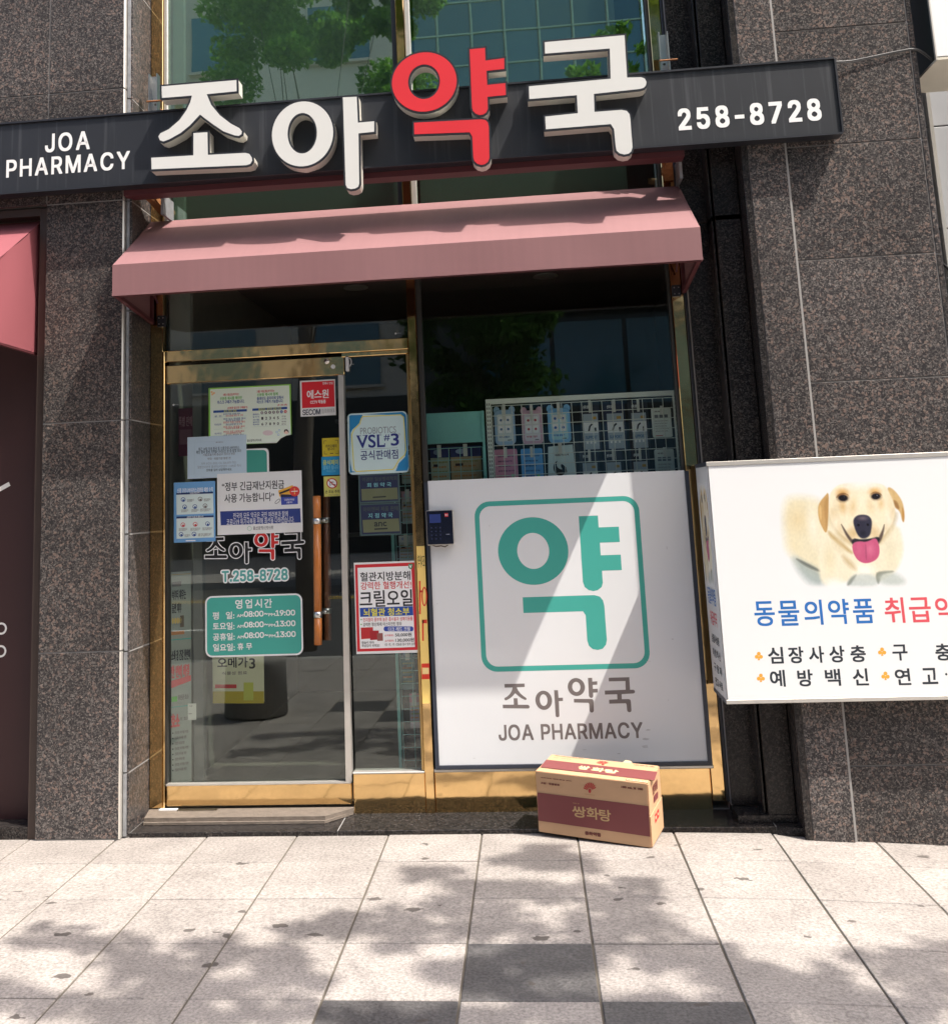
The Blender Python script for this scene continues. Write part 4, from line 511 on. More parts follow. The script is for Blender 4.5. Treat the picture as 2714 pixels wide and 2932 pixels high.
않ȔǚɩǃɦưɝơɐƗȿƔȪƗȕơȄưǷǃǮǚǫǱǮȄǷȓȄȝȕȠȪȝȿȓɐȄɝǱɦ ǚɔǩɒǵɌǿɃȆȸȈȪȆȜǿȑǵȈǩȂǚȀǋȂƿȈƵȑƮȜƬȪƮȸƵɃƿɌǋɒ ȸƶȨƴȚƯȏƧȈƜȆƏȈƂȏŸȚŰȨūȸũɉūɗŰɡŸɨƂɪƏɨƜɡƧɗƯɉƴ ȸƤɁƣɏƜɓƖɔƏɓƈɏƃɉſɁżȯżȡƃȝƈȜƏȝƖȡƜȧƠ ɉɸɉǱɢǱɢȧʊȧʊȻɢȻɢɸ ƫǓƫŰǟŲǾźǺƎǣƈǄƅǄǓ ȬǪȬǒǴǒǴƿɼƿɼǒɅǒɅǪ
앤ȔǏɣƻɠƪɗƝɉƕȷƒȡƕȋƝǹƪǫƻǢǏǟǣǢǴǫȂǹȊȋȍȡȊȷȂɉǴɗǣɠ ǏɎǜɋǧɅǯȼǴȯǶȡǴȒǯȆǧǼǜǶǏǴǃǶƸǼƯȆƪȒƨȡƪȯƯȼƸɅǃɋ ȢɳȢƶȹƶȹȔɜȔɜƬɴƬɴɸɜɸɜȩȹȩȹɳ ǃǇǃůɼůɼƃǜƃǜǇ
야ȔǗɣǁɟƮɒƟȿƖȥƓȅƖǥƟǊƮƶǁƪǗƦǭƪȀƶȏǊȘǥțȅȘȥȏȿȀɒǭɟ ǗɍǦɊǲɀǻȱȁȝȃȅȁǬǻǘǲǉǦƿǗƼǈƿƼǉƳǘƭǬƫȅƭȝƳȱƼɀǈɊ ɇɸɇũɠũɠǎʋǎʋǣɠǣɠȟʋȟʋȴɠȴɠɸ
약ȔƱǊƱƶɉƶɉũɢũɢǊ ǛɨǄɥưɜơɏƗȽƔȨƗȒơȁưǳǄǫǛǨǲǫȅǳȔȁȞȒȡȨȞȽȔɏȅɜǲɥ ǛɓǪɑǷɋȁɂȇȶȉȨȇșȁȍǷȄǪǿǛǽǌǿƿȄƵȍƮșƬȨƮȶƵɂƿɋǌɑ ɉɸɉǗɢǗɢȀʉȀʉȕɢȕɢȺʉȺʉɏɢɏɢɸ
어ȔǗɍǦɊǲɀǻȱȁȝȃȅȁǬǻǘǲǉǦƿǗƼǉƿƽǉƳǘƮǬƬȅƮȝƳȱƽɀǉɊ ɖɸɖȑțȑȖȭȌɄǾɕǬɟǗɣǁɟƮɒƠȿƗȥƔȅƗǥƠǊƮƶǁƪǗƦǭƪǿƵȍǇȖǟțǽɖǽɖŨɮŨɮɸ
언ȔǙɑǨɎǵɈǾȿȅȲȇȤȅȕǾȈǵǾǨǸǙǶǊǸƽǾƴȈƭȕƫȤƭȲƴȿƽɈǊɎ ǙɦǂɣƯɚƠɌƗȺƓȤƗȍƠǻƯǭǂǤǙǠǭǣǿǪȎǶȘȆȞȘɕȘɕưɮưɮɸɕɸɕȭȞȭșɀȎɐȀɜǮɤ ǁǄǁůɶůɶƃǚƃǚǄ
업ȔǙɗǨɕǵɏǿɆȅȻȇȭȅȟǿȓǵȊǨȅǙȃǊȅƽȊƳȓƭȟƫȭƭȻƳɆƽɏǊɕ ǁǙǁŬɮŬɮǙɕǙɕƷǙƷǙǙ ǙƣɕƣɕƁǙƁ ɕɸɕȷȞȷȘɉȎɗǿɢǮɩǙɬǂɩƯɠƠɓƗɁƓȭƗȘƠȇƯǹǂǱǙǮǮǰȀǷȎȂșȑȞȣɕȣɕǦɮǦɮɸ
없ȔƮǙƮŬȌŬȌǙǵǙǵƷǅƷǅǙ ǅƤǵƤǵƀǅƀ ǙɗǨɕǵɐǿɇȅȻȇȮȅȠǿȔǵȋǨȆǙȄǊȆƽȋƳȔƭȠƫȮƭȻƳɇƽɐǊɕ ɀǛȾƳȸƣȮƔȡƇȏŽȜŪȩűȵźȾƅɍƝɚƄɤźɰűɾŪʊŽɹƆɫƓɡƢɛƳəǛ ɕɸɕȹȞȹȘɊȎɘǿɣǮɪǙɬǂɩƯɡƠɔƗɂƓȮƗșƠȈƯǺǂǲǙǯǮǱȀǸȎȃșȒȞȤɕȤɕǨɮǨɮɸ
에Ȕɞɸɞũɶũɶɸ ǌɊǘɇǢȾǩȯǭțǯȃǭǫǩǗǢǈǘƿǌƼǀƿƷǈƯǗƫǫƩȃƫțƯȯƷȾǀɇ ǌɡƹɝƩɑƝȽƕȣƒȃƕǣƝǉƩƵƹƩǌƤǟƨǮƳǺǅȂǝȆǺȨǺȨŶȿŶȿɲȨɲȨȏȆȏȂȫǺɂǮɓǞɞ
여ȔǗɍǦɊǲɀǻȱȁȝȃȅȁǬǻǘǲǉǦƿǗƼǉƿƽǉƳǘƮǬƬȅƮȝƳȱƽɀǉɊ ȗȧɖȧɖǦȘǦțȅ ɖɸɖȼȐȼȈɉǾɔǳɜǦɡǗɣǁɟƮɒƠȿƗȥƔȅƗǥƠǊƮƶǁƪǗƦǦƨǴƭȀƶȊǂȒǑɖǑɖŨɮŨɮɸ
역ȔƹǉƹƵɕƵɕũɮũɮǉ ǙɔǨɑǵɋǾɂȅȶȇȨȅșǾȍǵȄǨǾǙǼǊǾƽȄƳȍƭșƫȨƭȶƳɂƽɋǊɑ ɕȼɕȓȜȓȟȨȜȼ ǙɩǂɦƯɝƠɏƗȽƓȨƗȒƠȀƯǲǂǩǙǦǳǫǾǰȑǿɕǿɕǘɮǘɮɸɕɸɕɐȑɐǿɟǳɥ
연ȔǙɑǨɎǵɈǾȾȅȲȇȣȅȓǾȇǵǽǨǷǙǵǊǷƽǽƳȇƭȓƫȣƭȲƳȾƽɈǊɎ ɕȹɕȍțȍȟȣțȹ ǙɧǂɣƯɚƠɌƗȹƓȣƗȌƠǺƯǫǂǢǙǟǳǣǾǨȑǸɕǸɕƯɮƯɮɸɕɸɕɎȐɎǾɝǳɢ ǁǄǁůɶůɶƃǚƃǚǄ
열ȔǙɚǨɘǵɓǾɊȅȿȇȱȅȣǾȘǵȏǨȊǙȈǊȊƽȏƳȘƭȣƫȱƭȿƳɊƽɓǊɘ ȜɄɕɄɕȟȜȟȟȱ ɕɸɕɗȑɗǿɦǳɫǙɯǂɬƯɤƠɗƗɅƓȱƗȝƠȌƯǾǂǶǙǳǴǷȉȃȒȌɕȌɕǭɮǭɮɸ ǀƀǀŬɸŬɸƀǙƀǙƞɮƞɮǟƿǟƿǋɕǋɕƱǀƱ
염ȔǙɔǨɑǵɌǾɂȅȶȇȨȅȚǾȎǵȅǨǿǙǽǊǿƽȅƳȎƭȚƫȨƭȶƳɂƽɌǊɑ ƾǎƾŬɮŬɮǎ ɖƺɖƁǗƁǗƺ țȽɕȽɕȕȜȕȟȨ ɕɸɕɑȐɑǾɠǳɤǙɩǂɥƯɝƠɏƗȽƓȨƗȓƠȂƯǴǂǫǙǨǳǬǾǱȐȀɕȀɕǜɮǜɮɸ
영ȔǙɓǨɑǵɋǾɂȅȶȇȧȅșǾȍǵȄǨǾǙǼǊǾƽȄƳȍƭșƫȧƭȶƳɂƽɋǊɑ ȕǑǶǏǝǈǊƽƿƯƻƝƿƋǊŽǝŲǶūȕũȴūɍŲɟŽɫƋɯƝɫƯɟƽɍǈȴǏ ȕƾȫƼȾƸɋƱɔƨɗƝɔƒɋƉȾƃȫžȕŽǾžǬƃǞƉǖƒǓƝǖƨǞƱǬƸǾƼ țȽɕȽɕȒțȒȟȧ ɕɸɕɑȐɑǾɟǳɤǙɨǂɥƯɜƠɎƗȽƓȧƗȒƠȀƯǳǂǪǙǧǳǫǾǰȐǾɕǾɕǘɮǘɮɸ
예Ȕɞɸɞũɶũɶɸ ǌɊǘɇǢȾǩȯǮțǯȃǮǫǩǗǢǈǘƿǌƼǀƿƶǈƯǗƫǫƩȃƫțƯȯƶȾǀɇ ȨȢȨǤȄǤȆȃȄȢ ǌɡƹɝƩɑƝȽƕȣƒȃƕǣƝǉƩƵƹƩǌƤǙƦǥƬǯƴǸǀǾǏȨǏȨŶɀŶɀɲȨɲȨȶǿȶǸɅǯɑǥɚǙɟ
오ȔȉɒȢɐȶɉɆȾɐȰɔȟɐȎɆȀȶǵȢǮȉǬǱǮǝǵǍȀǃȎƿȟǃȰǍȾǝɉǱɐ ƏƠƏƋʅƋʅƠȖƠȖǙȲǞɊǨɜǶɨȉɬȟɧȷɚɋɅɚȪɣȉɦǩɣǎɚƹɋƬȷƧȟƫȉƷǶǉǨǡǞǽǙǽƠ
와ȔǠɑǯɏǼɉȇɁȍȵȏȧȍȘȇȍǼȄǯǾǠǼǐǾǃȄƹȍƳȘưȧƳȵƹɁǃɉǐɏ ƐƣǱƦȷƮȶǀǭƺǭǨȀǭȐǶȝȃȥȓȨȧȤȼȚɍȋɛǷɣǠɦǈɣƵɛƥɍƛȼƘȧƛȓƣȃƯǶǀǭǔǨǔƹƌƸ ɇɸɇũɟũɟǳʊǳʊȈɟȈɟɸ
외ȔǧɑǷɏȄɉȎɀȕȵȗȧȕșȎȍȄȄǷǾǧǼǗǾǊȄǀȍƹșƷȧƹȵǀɀǊɉǗɏ ɓɸɓŨɬŨɬɸ ƔƣǹƦɄƯɂǁǳƺǳǨȇǭȘǶȥȃȭȓȰȧȬȼȢɍȓɛǿɣǧɦǏɣƻɛƫɍƢȼƞȧơȓƩȃƶǶǆǭǚǨǚƹƑƸ
요ȔȉɓȢɑȶɊɆɀɑȲɔȡɑȐɆȃȶǸȢǱȉǯǱǱǜǸǍȃǃȐƿȡǃȲǍɀǜɊǱɑ ȉɧǩɤǎɛƹɌƬȹƧȡƩȓƭȆƵǻƿǱǋǩǋƠƏƠƏƋʅƋʅƠɈƠɈǪɕǲɟǻɦȇɫȓɬȡɧȹɚɌɅɛȪɤ ǤƠǤǠȉǜȰǠȰƠ
용ȔȉǉǩǇǐǁƼƸưƪƬƚưƈƼŻǐűǩūȉũȩūɃűɖŻɢƈɦƚɢƪɖƸɃǁȩǇ ȉƶȡƵȴƱɂƫɊƣɍƚɊƏɂƇȴƁȡžȉżǲžǟƁǑƇǉƏǆƚǉƣǑƫǟƱǲƵ ȉɠȡɞȵɚɃɔɌɋɏɁɌȶɃȭȵȧȡȣȉȢǲȣǞȧǐȭǇȶǄɁǇɋǐɔǞɚǲɞ ȉɳǩɱǎɪƻɠƮɒƪɁƫȶưȭƶȥǋȘǋǲƏǲƏǞʄǞʄǲɈǲɈȘɜȥɣȭɧȶɩɁɥɒɘɠɄɪȪɱ ǤǲǤȒȉȏȯȒȯǲ
우ȔȉɭǪɫǏɣƻɖƯɆƪȲƯȝƻȍǏȁǪǹȉǶȩǹɃȁɗȍɤȝɨȲɤɆɗɖɃɣȩɫ ȉəȠɗȴɒɂɊɋȿɏȲɋȤɂșȴȑȠȌȉȊǲȌǟȑǐșǇȤǄȲǇȿǐɊǟɒǲɗ ƏǝƏǈǽǈǽũȕũȕǈʅǈʅǝ
울ȔȉɵǨɳǎɭƺɣƮɖƪɆƮȵƺȨǎȟǨșȉȗȪșɅȟɘȨɥȵɩɆɥɖɘɣɅɭȪɳ ȉɢȢɡȵɝɃɗɌɐɏɆɌȼɃȴȵȮȢȫǱȫǞȮǐȴǇȼǄɆǇɐǐɗǞɝǱɡ ƭſƭŬɭŬɭſǆſǆƛɥƛɥǘȖǘȖǱʄǱʄȅƏȅƏǱǽǱǽǘƭǘƭǅɌǅɌƭƭƭ
워ȔǦɫǐɨƽɡƯɖƥɇƢȵƥȣƯȔƽȉǐȂǦȀǽȂȐȉȞȔȧȣȪȵȧɇȞɖȐɡǽɨ ǦɗǵɖȁɑȋɊȑɀȓȵȑȪȋȠȁșǵȕǦȓǘȕǋșǂȠƼȪƺȵƼɀǂɊǋɑǘɖ ƑǔǙǖǙűǱűǱǗɂǟɀǲǷǫƎǩ ȗƿȗƫɕƫɕũɮũɮɸɕɸɕƿ
원ȔǦɭǐɫƽɥƯɛƦɍƣȾƦȮƯȡƽȗǐȑǦȏǼȑȎȗȜȡȥȮȨȾȥɍȜɛȎɥǼɫ ǦɚǴəȀɕȉɏȏɇȑȾȏȴȉȬȀȦǴȢǦȡǗȢǋȦǂȬƽȴƻȾƽɇǂɏǋɕǗə ƑǦǜǧǜƳǵƳǵǩȾǱȼȃǴǽƎǺ ȝǘȝǆɔǆɔƪɭƪɭɸɔɸɔǘ ƴƾƴůɴůɴƃǍƃǍƾ
월ȔǦɳǏɱƽɬƯɣƦɘƣɊƦȼƯȱƽȨǏȣǦȡǼȣȏȨȝȱȦȼȩɊȦɘȝɣȏɬǼɱ ǦɢǴɡȀɝȉɘȏɒȑɊȏɂȉȼȀȷǴȴǦȳǗȴǋȷǂȼƼɂƺɊƼɒǂɘǋɝǗɡ ƑȀǘȀǘǗǱǗǱȁɀȉȿșǶȔƎȒ ȞǷȞǧɔǧɔǘɭǘɭɸɔɸɔǷ ƸžƸŬɶŬɶžǐžǐƖɭƖɭǎƷǎƷƽɔƽɔƧƸƧ
위ȔǨɫǑɩƾɡƯɕƦɆƣȳƦȡƯȒƾȆǑǾǨǼǾǾȑȆȠȒȩȡȭȳȩɆȠɕȑɡǾɩ ǨɗǶɕȃɐȍɉȓȿȕȳȓȨȍȞȃȗǶȒǨȐǙȒǌȗǃȞƽȨƻȳƽȿǃɉǌɐǙɕ ɕɸɕũɭũɭɸ ƒǐǝǑǝűǶűǶǓɃǜɁǯǷǧƎǥ
유ȔȉɭǪɫǏɣƻɖƯɆƪȲƯȞƻȎǏȁǪǺȉǷȩǺɃȁɗȎɤȞɨȲɤɆɗɖɃɣȩɫ ȉəȠɗȴɒɂɊɋȿɏȲɋȥɂȚȴȒȠȍȉȋǲȍǟȒǐȚǇȥǄȲǇȿǐɊǟɒǲɗ ƏǞƏǉǎǉǎũǨũǨǉȫǉȫũɅũɅǉʅǉʅǞ
율ȔȉɵǨɳǎɭƺɣƮɖƪɆƮȵƺȨǎȟǨșȉȗȪșɅȟɘȨɥȵɩɆɥɖɘɣɅɭȪɳ ȉɢȢɡȵɝɃɗɌɐɏɆɌȼɃȴȵȮȢȫǱȫǞȮǐȴǇȼǄɆǇɐǐɗǞɝǱɡ ƭſƭŬɭŬɭſǆſǆƛɥƛɥǘɀǘɀǲʄǲʄȆƏȆƏǲǑǲǑǘƭǘƭǅɌǅɌƭƭƭ ǪǲȧǲȧǘǪǘ
으ȔȉɧǪɣǏəƹɊƬȵƧȜƬȃƹǮǏǞǪǔȉǑȩǔɅǞɚǮɧȃɬȜɧȵɚɊɅəȩɣ ȉɓȢɐȶɉɆȽɐȮɔȜɐȊɆǻȶǯȢǨȉǥǱǨǝǯǍǻǂȊƿȜǂȮǍȽǝɉǱɐ ƏơƏƍʅƍʅơ
은ȔƏǩƏǕʄǕʄǩ ȉɯǩɬǏɦƻɚƮɋƪȹƮȦƻȗǏȌǩȅȉȃȪȅɄȌɘȗɤȦɩȹɤɋɘɚɄɦȪɬ ȉɛȡəȵɕɃɎɌɄɏȹɌȭɃȤȵȝȡȘȉȗǲȘǞȝǐȤǇȭǄȹǇɄǐɎǞɕǲə ƯƽƯůɩůɩƃǇƃǇƽ
을ȔȉɳǨɱǎɬƺɢƮɕƪɅƮȴƺȧǎȝǨȗȉȕȪȗɅȝɘȧɥȴɩɅɥɕɘɢɅɬȪɱ ȉɡȢɟȵɜɃɖɌɎɏɅɌȻɃȳȵȭȢȩǱȩǞȭǐȳǇȻǄɅǇɎǐɖǞɜǱɟ ƏȃƏǯʄǯʄȃ ƭſƭŬɭŬɭſǆſǆƛɥƛɥǘƭǘƭǅɌǅɌƭƭƭ
음ȔȉɲǩɰǏɩƻɟƮɐƪȿƮȭƻȟǏȔǩȎȉȌȪȎɄȔɘȟɥȭɩȿɥɐɘɟɄɩȪɰ ȉɞȡɝȵəɃɒɌɊɏȿɌȴɃȫȵȥȡȡȉȟǲȡǞȥǐȫǇȴǄȿǇɊǐɒǞəǲɝ ƭǆƭŬɦŬɦǆ ɎƲɎƁǅƁǅƲ ƏǴƏǠʄǠʄǴ
의ȔǧɤǏɡƻəƫɋƢȺƞȤƢȏƫǾƻǰǏǨǧǥǿǨȓǰȢǾȬȏȰȤȬȺȢɋȓəǿɡ ǧɏǷɍȄɇȎȾȕȲȗȤȕȖȎȋȄȂǷǼǧǺǗǼǊȂǀȋƹȖƷȤƹȲǀȾǊɇǗɍ ɓɸɓŨɬŨɬɸ ƔƤǹƦɄưɂǂǸƻƑƹ
이ȔɔɸɔŨɭŨɭɸ ǞɣǇɟƴɒƦȿƜȥƙȅƜǥƦǊƴƶǇƪǞƦǴƪȇƶȖǊȟǥȣȅȟȥȖȿȇɒǴɟ ǞɍǭɊǹɀȂȱȈȝȋȅȈǬȂǘǹǉǭƿǞƼǏƿǃǉƹǘƳǬƱȅƳȝƹȱǃɀǏɊ
인ȔɔɸɔƲɭƲɭɸ ǜɥǅɢƲəƢɋƙȸƕȢƙȌƢǺƲǬǅǣǜǟǳǣȆǬȕǺȟȌȣȢȟȸȕɋȆəǳɢ ǜɏǫɍǸɇȂȾȈȱȊȢȈȓȂȇǸǽǫǷǜǵǍǷǀǽƶȇưȓƭȢưȱƶȾǀɇǍɍ ƿǆƿůɶůɶƃǘƃǘǆ
일ȔǛɮǄɫƱɣƢɖƘɆƕȲƘȞƢȍƱȁǄǹǛǶǲǹȅȁȔȍȞȞȡȲȞɆȔɖȅɣǲɫ ǛɚǪɘǷɒȁɊȇȿȉȲȇȥȁȚǷȒǪȌǛȊǌȌǀȒƶȚưȥƭȲưȿƶɊǀɒǌɘ ɔɸɔǭɭǭɭɸ ƿƀƿŬɷŬɷƀǗƀǗƞɭƞɭǠƾǠƾǌɕǌɕƱƿƱ
읽ȔɔɸɔǨɭǨɭɸ ȖǜȖǈɕǈɕūɭūɭǜ ǛɬǄɩƱɡƢɔƘɃƕȯƘțƢȊƱǽǄǵǛǲǲǵȅǽȔȊȞțȡȯȞɃȔɔȅɡǲɩ ǛɗǪɕǷɐȁɇȇȼȉȯȇȢȁȖǷȎǪȈǛȆǌȈǀȎƶȖưȢƭȯưȼƶɇǀɐǌɕ ƱǜƱǉǲǉǲƯƱƯƱŬǫŭȠŲȝƅǾƁǉſǉƝȋƝȋǜ
임Ȕɔɸɔǝɭǝɭɸ ƾǎƾŬɭŬɭǎ ɕƺɕƁǖƁǖƺ ǜɪǅɧƱɞƢɑƘȿƕȪƘȕƢȄƱǶǅǮǜǫǳǮȆǶȖȄȟȕȣȪȟȿȖɑȆɞǳɧ ǜɕǫɓǸɍȂɄȈȸȊȪȈȜȂȐǸȈǫȂǜȀǍȂǀȈƶȐưȜƭȪưȸƶɄǀɍǍɓ
입ȔɔɸɔǦɭǦɭɸ ƿǙƿŬɭŬɭǙɕǙɕƸǗƸǗǙ ǗƤɕƤɕƁǗƁ ǜɫǅɨƱɠƢɓƘɁƕȭƘȘƢȇƱǹǅǱǜǮǳǱȆǹȖȇȟȘȣȭȟɁȖɓȆɠǳɨ ǜɖǫɔǸɏȂɆȈȺȊȭȈȟȂȓǸȊǫȅǜȃǍȅǀȊƶȓưȟƭȭưȺƶɆǀɏǍɔ
있Ȕɔɸɔǝɭǝɭɸ ǜɨǅɥƱɝƢɏƘȾƕȩƘȔƢȂƱǵǅǭǜǪǳǭȆǵȖȂȟȔȣȩȟȾȖɏȆɝǳɥ ǜɓǫɑǸɋȂɂȈȷȊȩȈțȂȏǸȆǫȀǜǾǍȀǀȆƶȏưțƭȩưȷƶɂǀɋǍɑ ȷǑȵƵȱƨȩƚȞƍȐƂȃƌǸƘǱƦǬƴǫǑǓǑǐƳǉƣƾƕƯƈƜſƩŬƷųǄżǏƆǞƟǬƅǶŻȂűȑŪȟŲȫŻȵƆɃƠɉƒɒƆɝżɪųɹŬʆſɳƈɤƔɘƢɒƲɏǑ
자ȔƔɜƔɈǒɈǒȥǎȉǄǮƴǕơǀƋƱƙƝƫƨƻƸǊǊǕǠǟǷǧǡǳǎȁƽȑƮȢƣȰƷȚǆȇǚǸǱǮȋǫȥǫɈȧɈȧɜ ɇɸɇũɠũɠǶʌǶʌȋɠȋɠɸ
작ȔƱǆƱƲɉƲɉũɢũɢǆ ƕɥƕɑǒɑǏȰǆțƷȈƥǹƎǮƛǛƭǣƽǮǋǼǖȋǟȝǧȍǲǾǿǲȎǨȠǠȭǴȖǾȄȌǶȞǮȱǫɑȧɑȧɥ ɉɸɉǕɢǕɢȜʊȜʊȱɢȱɢɸ
잔ȔƖɠƖɌǒɌǏȩǆȔƷȁƥǲƎǦƛǓƭǛƽǦǋǴǖȄǟȖǧȆǲǸǿǫȎǡȟǙȭǬȗǷȄȅǷȗǮȫǫɌȧɌȧɠ ɉɸɉƲɢƲɢȐʊȐʊȥɢȥɢɸ ƹǃƹůɮůɮƃǑƃǑǃ
장ȔȋǍǭǋǔǅǁƺƶƭƲƛƶƊǁżǔŲǭūȋũȪūɂŲɕżɠƊɤƛɠƭɕƺɂǅȪǋ ȋƹȡƸȳƴɁƮɉƦɌƛɉƑɁƈȳƂȡžȋŽǵžǣƂǖƈǍƑǊƛǍƦǖƮǣƴǵƸ ƕɤƕɐǒɐǏȮǆșƷȇƥǸƎǭƚǙƭǢƽǭǋǺǖȊǟȜǧȌǲǾǿǳȏǩȡǡȬǵȖǿȄȍǶȝǮȰǫɐȧɐȧɤ ɉɸɉǕɢǕɢȞʊȞʊȳɢȳɢɸ
재ȔȣɲȣŶȻŶȻǶɞǶɞũɶũɶɸɞɸɞȋȻȋȻɲ ƓɘƓɄǇɄǇȯǅȏƾǲƲǘơǃƌƴƜƠƫƬƹƺǄǋǍǞǔǴǛǡǣǐǮǁǻƴȋƪșƽȅǌǴǟǩǷǡȒǟɄȐɄȐɘ
적ȔƹǇƹƳɕƳɕũɮũɮǇ ƘɦƘɑǔɑǑȰǈțƹȈƦǹƐǮƝǚƯǣƿǮǍǼǙȌǡȞǩȍǴǿȂǲȑǨȢǠȯǴșǾȇȍǹȞǰȲǭɑȩɑȩɦ ɕɸɕȱȠȱȠȝɕȝɕǖɮǖɮɸ
전ȔɕɸɕȭȟȭȟșɕșɕƱɮƱɮɸ ǁǃǁůɶůɶƃǚƃǚǃ ƘɢƘɎǔɎǑȪǈȔƹȂƦǲƐǨƝǓƯǜƿǨǍǵǙȅǡȗǩȇǴǹȂǬȑǢȢǚȯǮșǸȇȇǹȘǰȬǭɎȩɎȩɢ
점ȔƾǌƾŬɮŬɮǌ ɖƸɖƁǗƁǗƸ ɕɸɕȴȠȴȠȠɕȠɕǙɮǙɮɸ ƘɧƘɒǔɒǑȲǈȝƹȊƦǻƐǰƝǜƯǤƿǰǍǾǙȎǡȟǩȏǴȁȂǴȑǪȢǢȯǶșȀȇȏǹȠǰȴǭɒȩɒȩɧ
접ȔǁǘǁŬɮŬɮǘɕǘɕƶǙƶǙǘ ǙƣɕƣɕƁǙƁ ɕɸɕȶȠȶȠȢɕȢɕǥɮǥɮɸ ƘɨƘɔǔɔǑȶǈȡƹȎƦǿƐǴƝǠƯǩƿǴǍȂǙȒǡȤǩȔǴȅȂǹȑǮȢǦȯǺșȄȇȓǹȤǰȸǭɔȩɔȩɨ
정ȔȕǎǶǌǝǅǊƻƿƭƻƛƿƊǊżǝűǶūȕũȴūɍűɟżɫƊɯƛɫƭɟƻɍǅȴǌ ȕƻȫƹȾƵɋƯɔƦɗƛɔƑɋƈȾƂȫžȕżǾžǬƂǞƈǖƑǓƛǖƦǞƯǬƵǾƹ ɕɸɕȲȠȲȠȝɕȝɕǖɮǖɮɸ ƘɤƘɐǔɐǑȰǈȚƹȇƧǸƐǭƝǙƯǢƿǭǍǻǙȋǡȞǪȎǴǿȂǳȑǨȢǠȯǴșǿȇȍǹȟǰȲǭɐȩɐȩɤ
제Ȕɝɸɝũɵũɵɸ ȧɲȧȗǺȗǺȂȧȂȧŷȿŷȿɲ ƓɘƓɄǇɄǇȫǄȎƽǲƱǘƠǂƌƲƛƟƪƫƸƺǃǋǌǟǓǴǚǡǢǎǭƾǺưȉƥȘƸȄǈǴǜǨǵǡȏǟɄȏɄȏɘ
조ȔǽǢǽƠƏƠƏƋʅƋʅƠȖƠȖǢ ƣɠƣɋǽɋǷȬǨȕǒȂƷǴƛǬƥǘƾǟǕǫǫǺǽȌȊȡȗȌȩǺȿǬɗǡɯǙɺǭɝǵɂȃȬȖȜȬȗɋɰɋɰɠ
종ȔȉǇǩǅǐƿƼƵưƨƬƘưƈƼŻǐűǩūȉũȩūɃűɖŻɢƈɦƘɢƨɖƵɃƿȩǅ ȉƳȡƲȴƯɂƩɊƢɍƘɊƎɂƇȴƁȡžǲžǟƁǑƇǉƎǆƘǉƢǑƩǟƯǲƲ ƏǱƏǝʄǝʄǱȖǱȖȗǽȗǽǱ ƦɬƦɗǺɗǴɆǦȸǑȬƸȣƝȞƦȊǀȏǘȗǭȢǾȰȉɁȕȰȦȢȻȗɓȏɮȊɷȞɛȣɂȬȮȸȠɇȚɗɮɗɮɬ
주ȔƦɧƦɓǼɓǶȽǨȪǓțƺȏƝȈƧǴǀǻǗȄǬȑǽȠȉȳȖȠȧȑȼȄɓǻɬǴɶȈɚȏɀțȫȪȝȽȗɓɭɓɭɧ ƏǞƏǉǽǉǽũȕũȕǉʄǉʄǞ
준ȔƦɫƦɗǺɗǵɄǧȳǓȥƺȚƞȔƧȀǁȆǙȏǭțǾȪȉȼȕȪȦțȻȏɒȆɬȀɵȔəȚɀȥȬȳȟɄȚɗɮɗɮɫ ƏǭƏǘǿǘǿơȘơȘǘʅǘʅǭ ƮƼƮůɩůɩƃǇƃǇƼ
중ȔȉƵȡƴȴưɂƫɊƣɍƙɊƏɂƇȴƁȡžȉżǲžǟƁǑƇǉƏǆƙǉƣǑƫǟưǲƴ ƏǹƏǥǽǥǽǈǡǅǋƿƺƵưƩƬƙưƈƼŻǐűǩūȉũȩūɃűɖŻɢƈɦƙɣƩɘƵɈƿȱǅȖǈȖǥʄǥʄǹ ƦɬƦɗǺɗǴɆǦȸǑȫƸȢƝȝƦȉǀȎǘȗǭȢǾȰȉɁȕȰȦȢȻȗɓȎɮȉɷȝɛȢɂȫȮȸȟɆȚɗɮɗɮɬ
즈ȔƏơƏƍʅƍʅơ ƣɝƣɉǽɉǽȽǷȤǨȍǒǺƷǬƛǤƥǐƾǗǕǣǫǲǽȄȊșȗȄȩǲȿǤɗǘɯǑɺǥɝǭɂǻȬȎȜȤȗȽȗɉɰɉɰɝ
즉ȔƏǵƏǡʅǡʅǵ ƪǅƪƱɍƱɍũɦũɦǅ ƦɬƦɘǺɘǴɆǦȷǒȪƹȠƝțƦȇǀȌǘȕǭȠǾȮȉȿȕȮȦȠȻȕɓȌɭȇɷțɚȠɁȪȭȶȟɆȚɘɮɘɮɬ
증ȔƏǷƏǣʄǣʄǷ ȉǋǩǉǐǃƼƹƱƫƬƚƱƉƼŻǐűǩūȉũȩūɃűɖŻɢƉɦƚɢƫɖƹɃǃȩǉ ȉƸȡƶȴƳɂƭɊƤɍƚɊƐɂƈȴƂȡžȉŽǲžǟƂǑƈǉƐǆƚǉƤǑƭǟƳǲƶ ƦɪƦɖǺɖǴɅǦȶǑȩƸȠƝțƦȇǀȌǘȕǭȠǾȮȉȿȕȮȦȠȻȕɓȌɮȇɷțɛȠɂȩȭȶȟɅȚɖɮɖɮɪ
지Ȕɔɸɔũɭũɭɸ ƘɜƘɈǗɈǗȥǓȉǉǭƹǔƥƿƏƱƝƝƯƨǀƸǎǊǛǟǤǶǭǡǹǍȇƼȘƮȪƣȸƷȡǅȎǘǾǰǴȊǰȥǰɈȯɈȯɜ
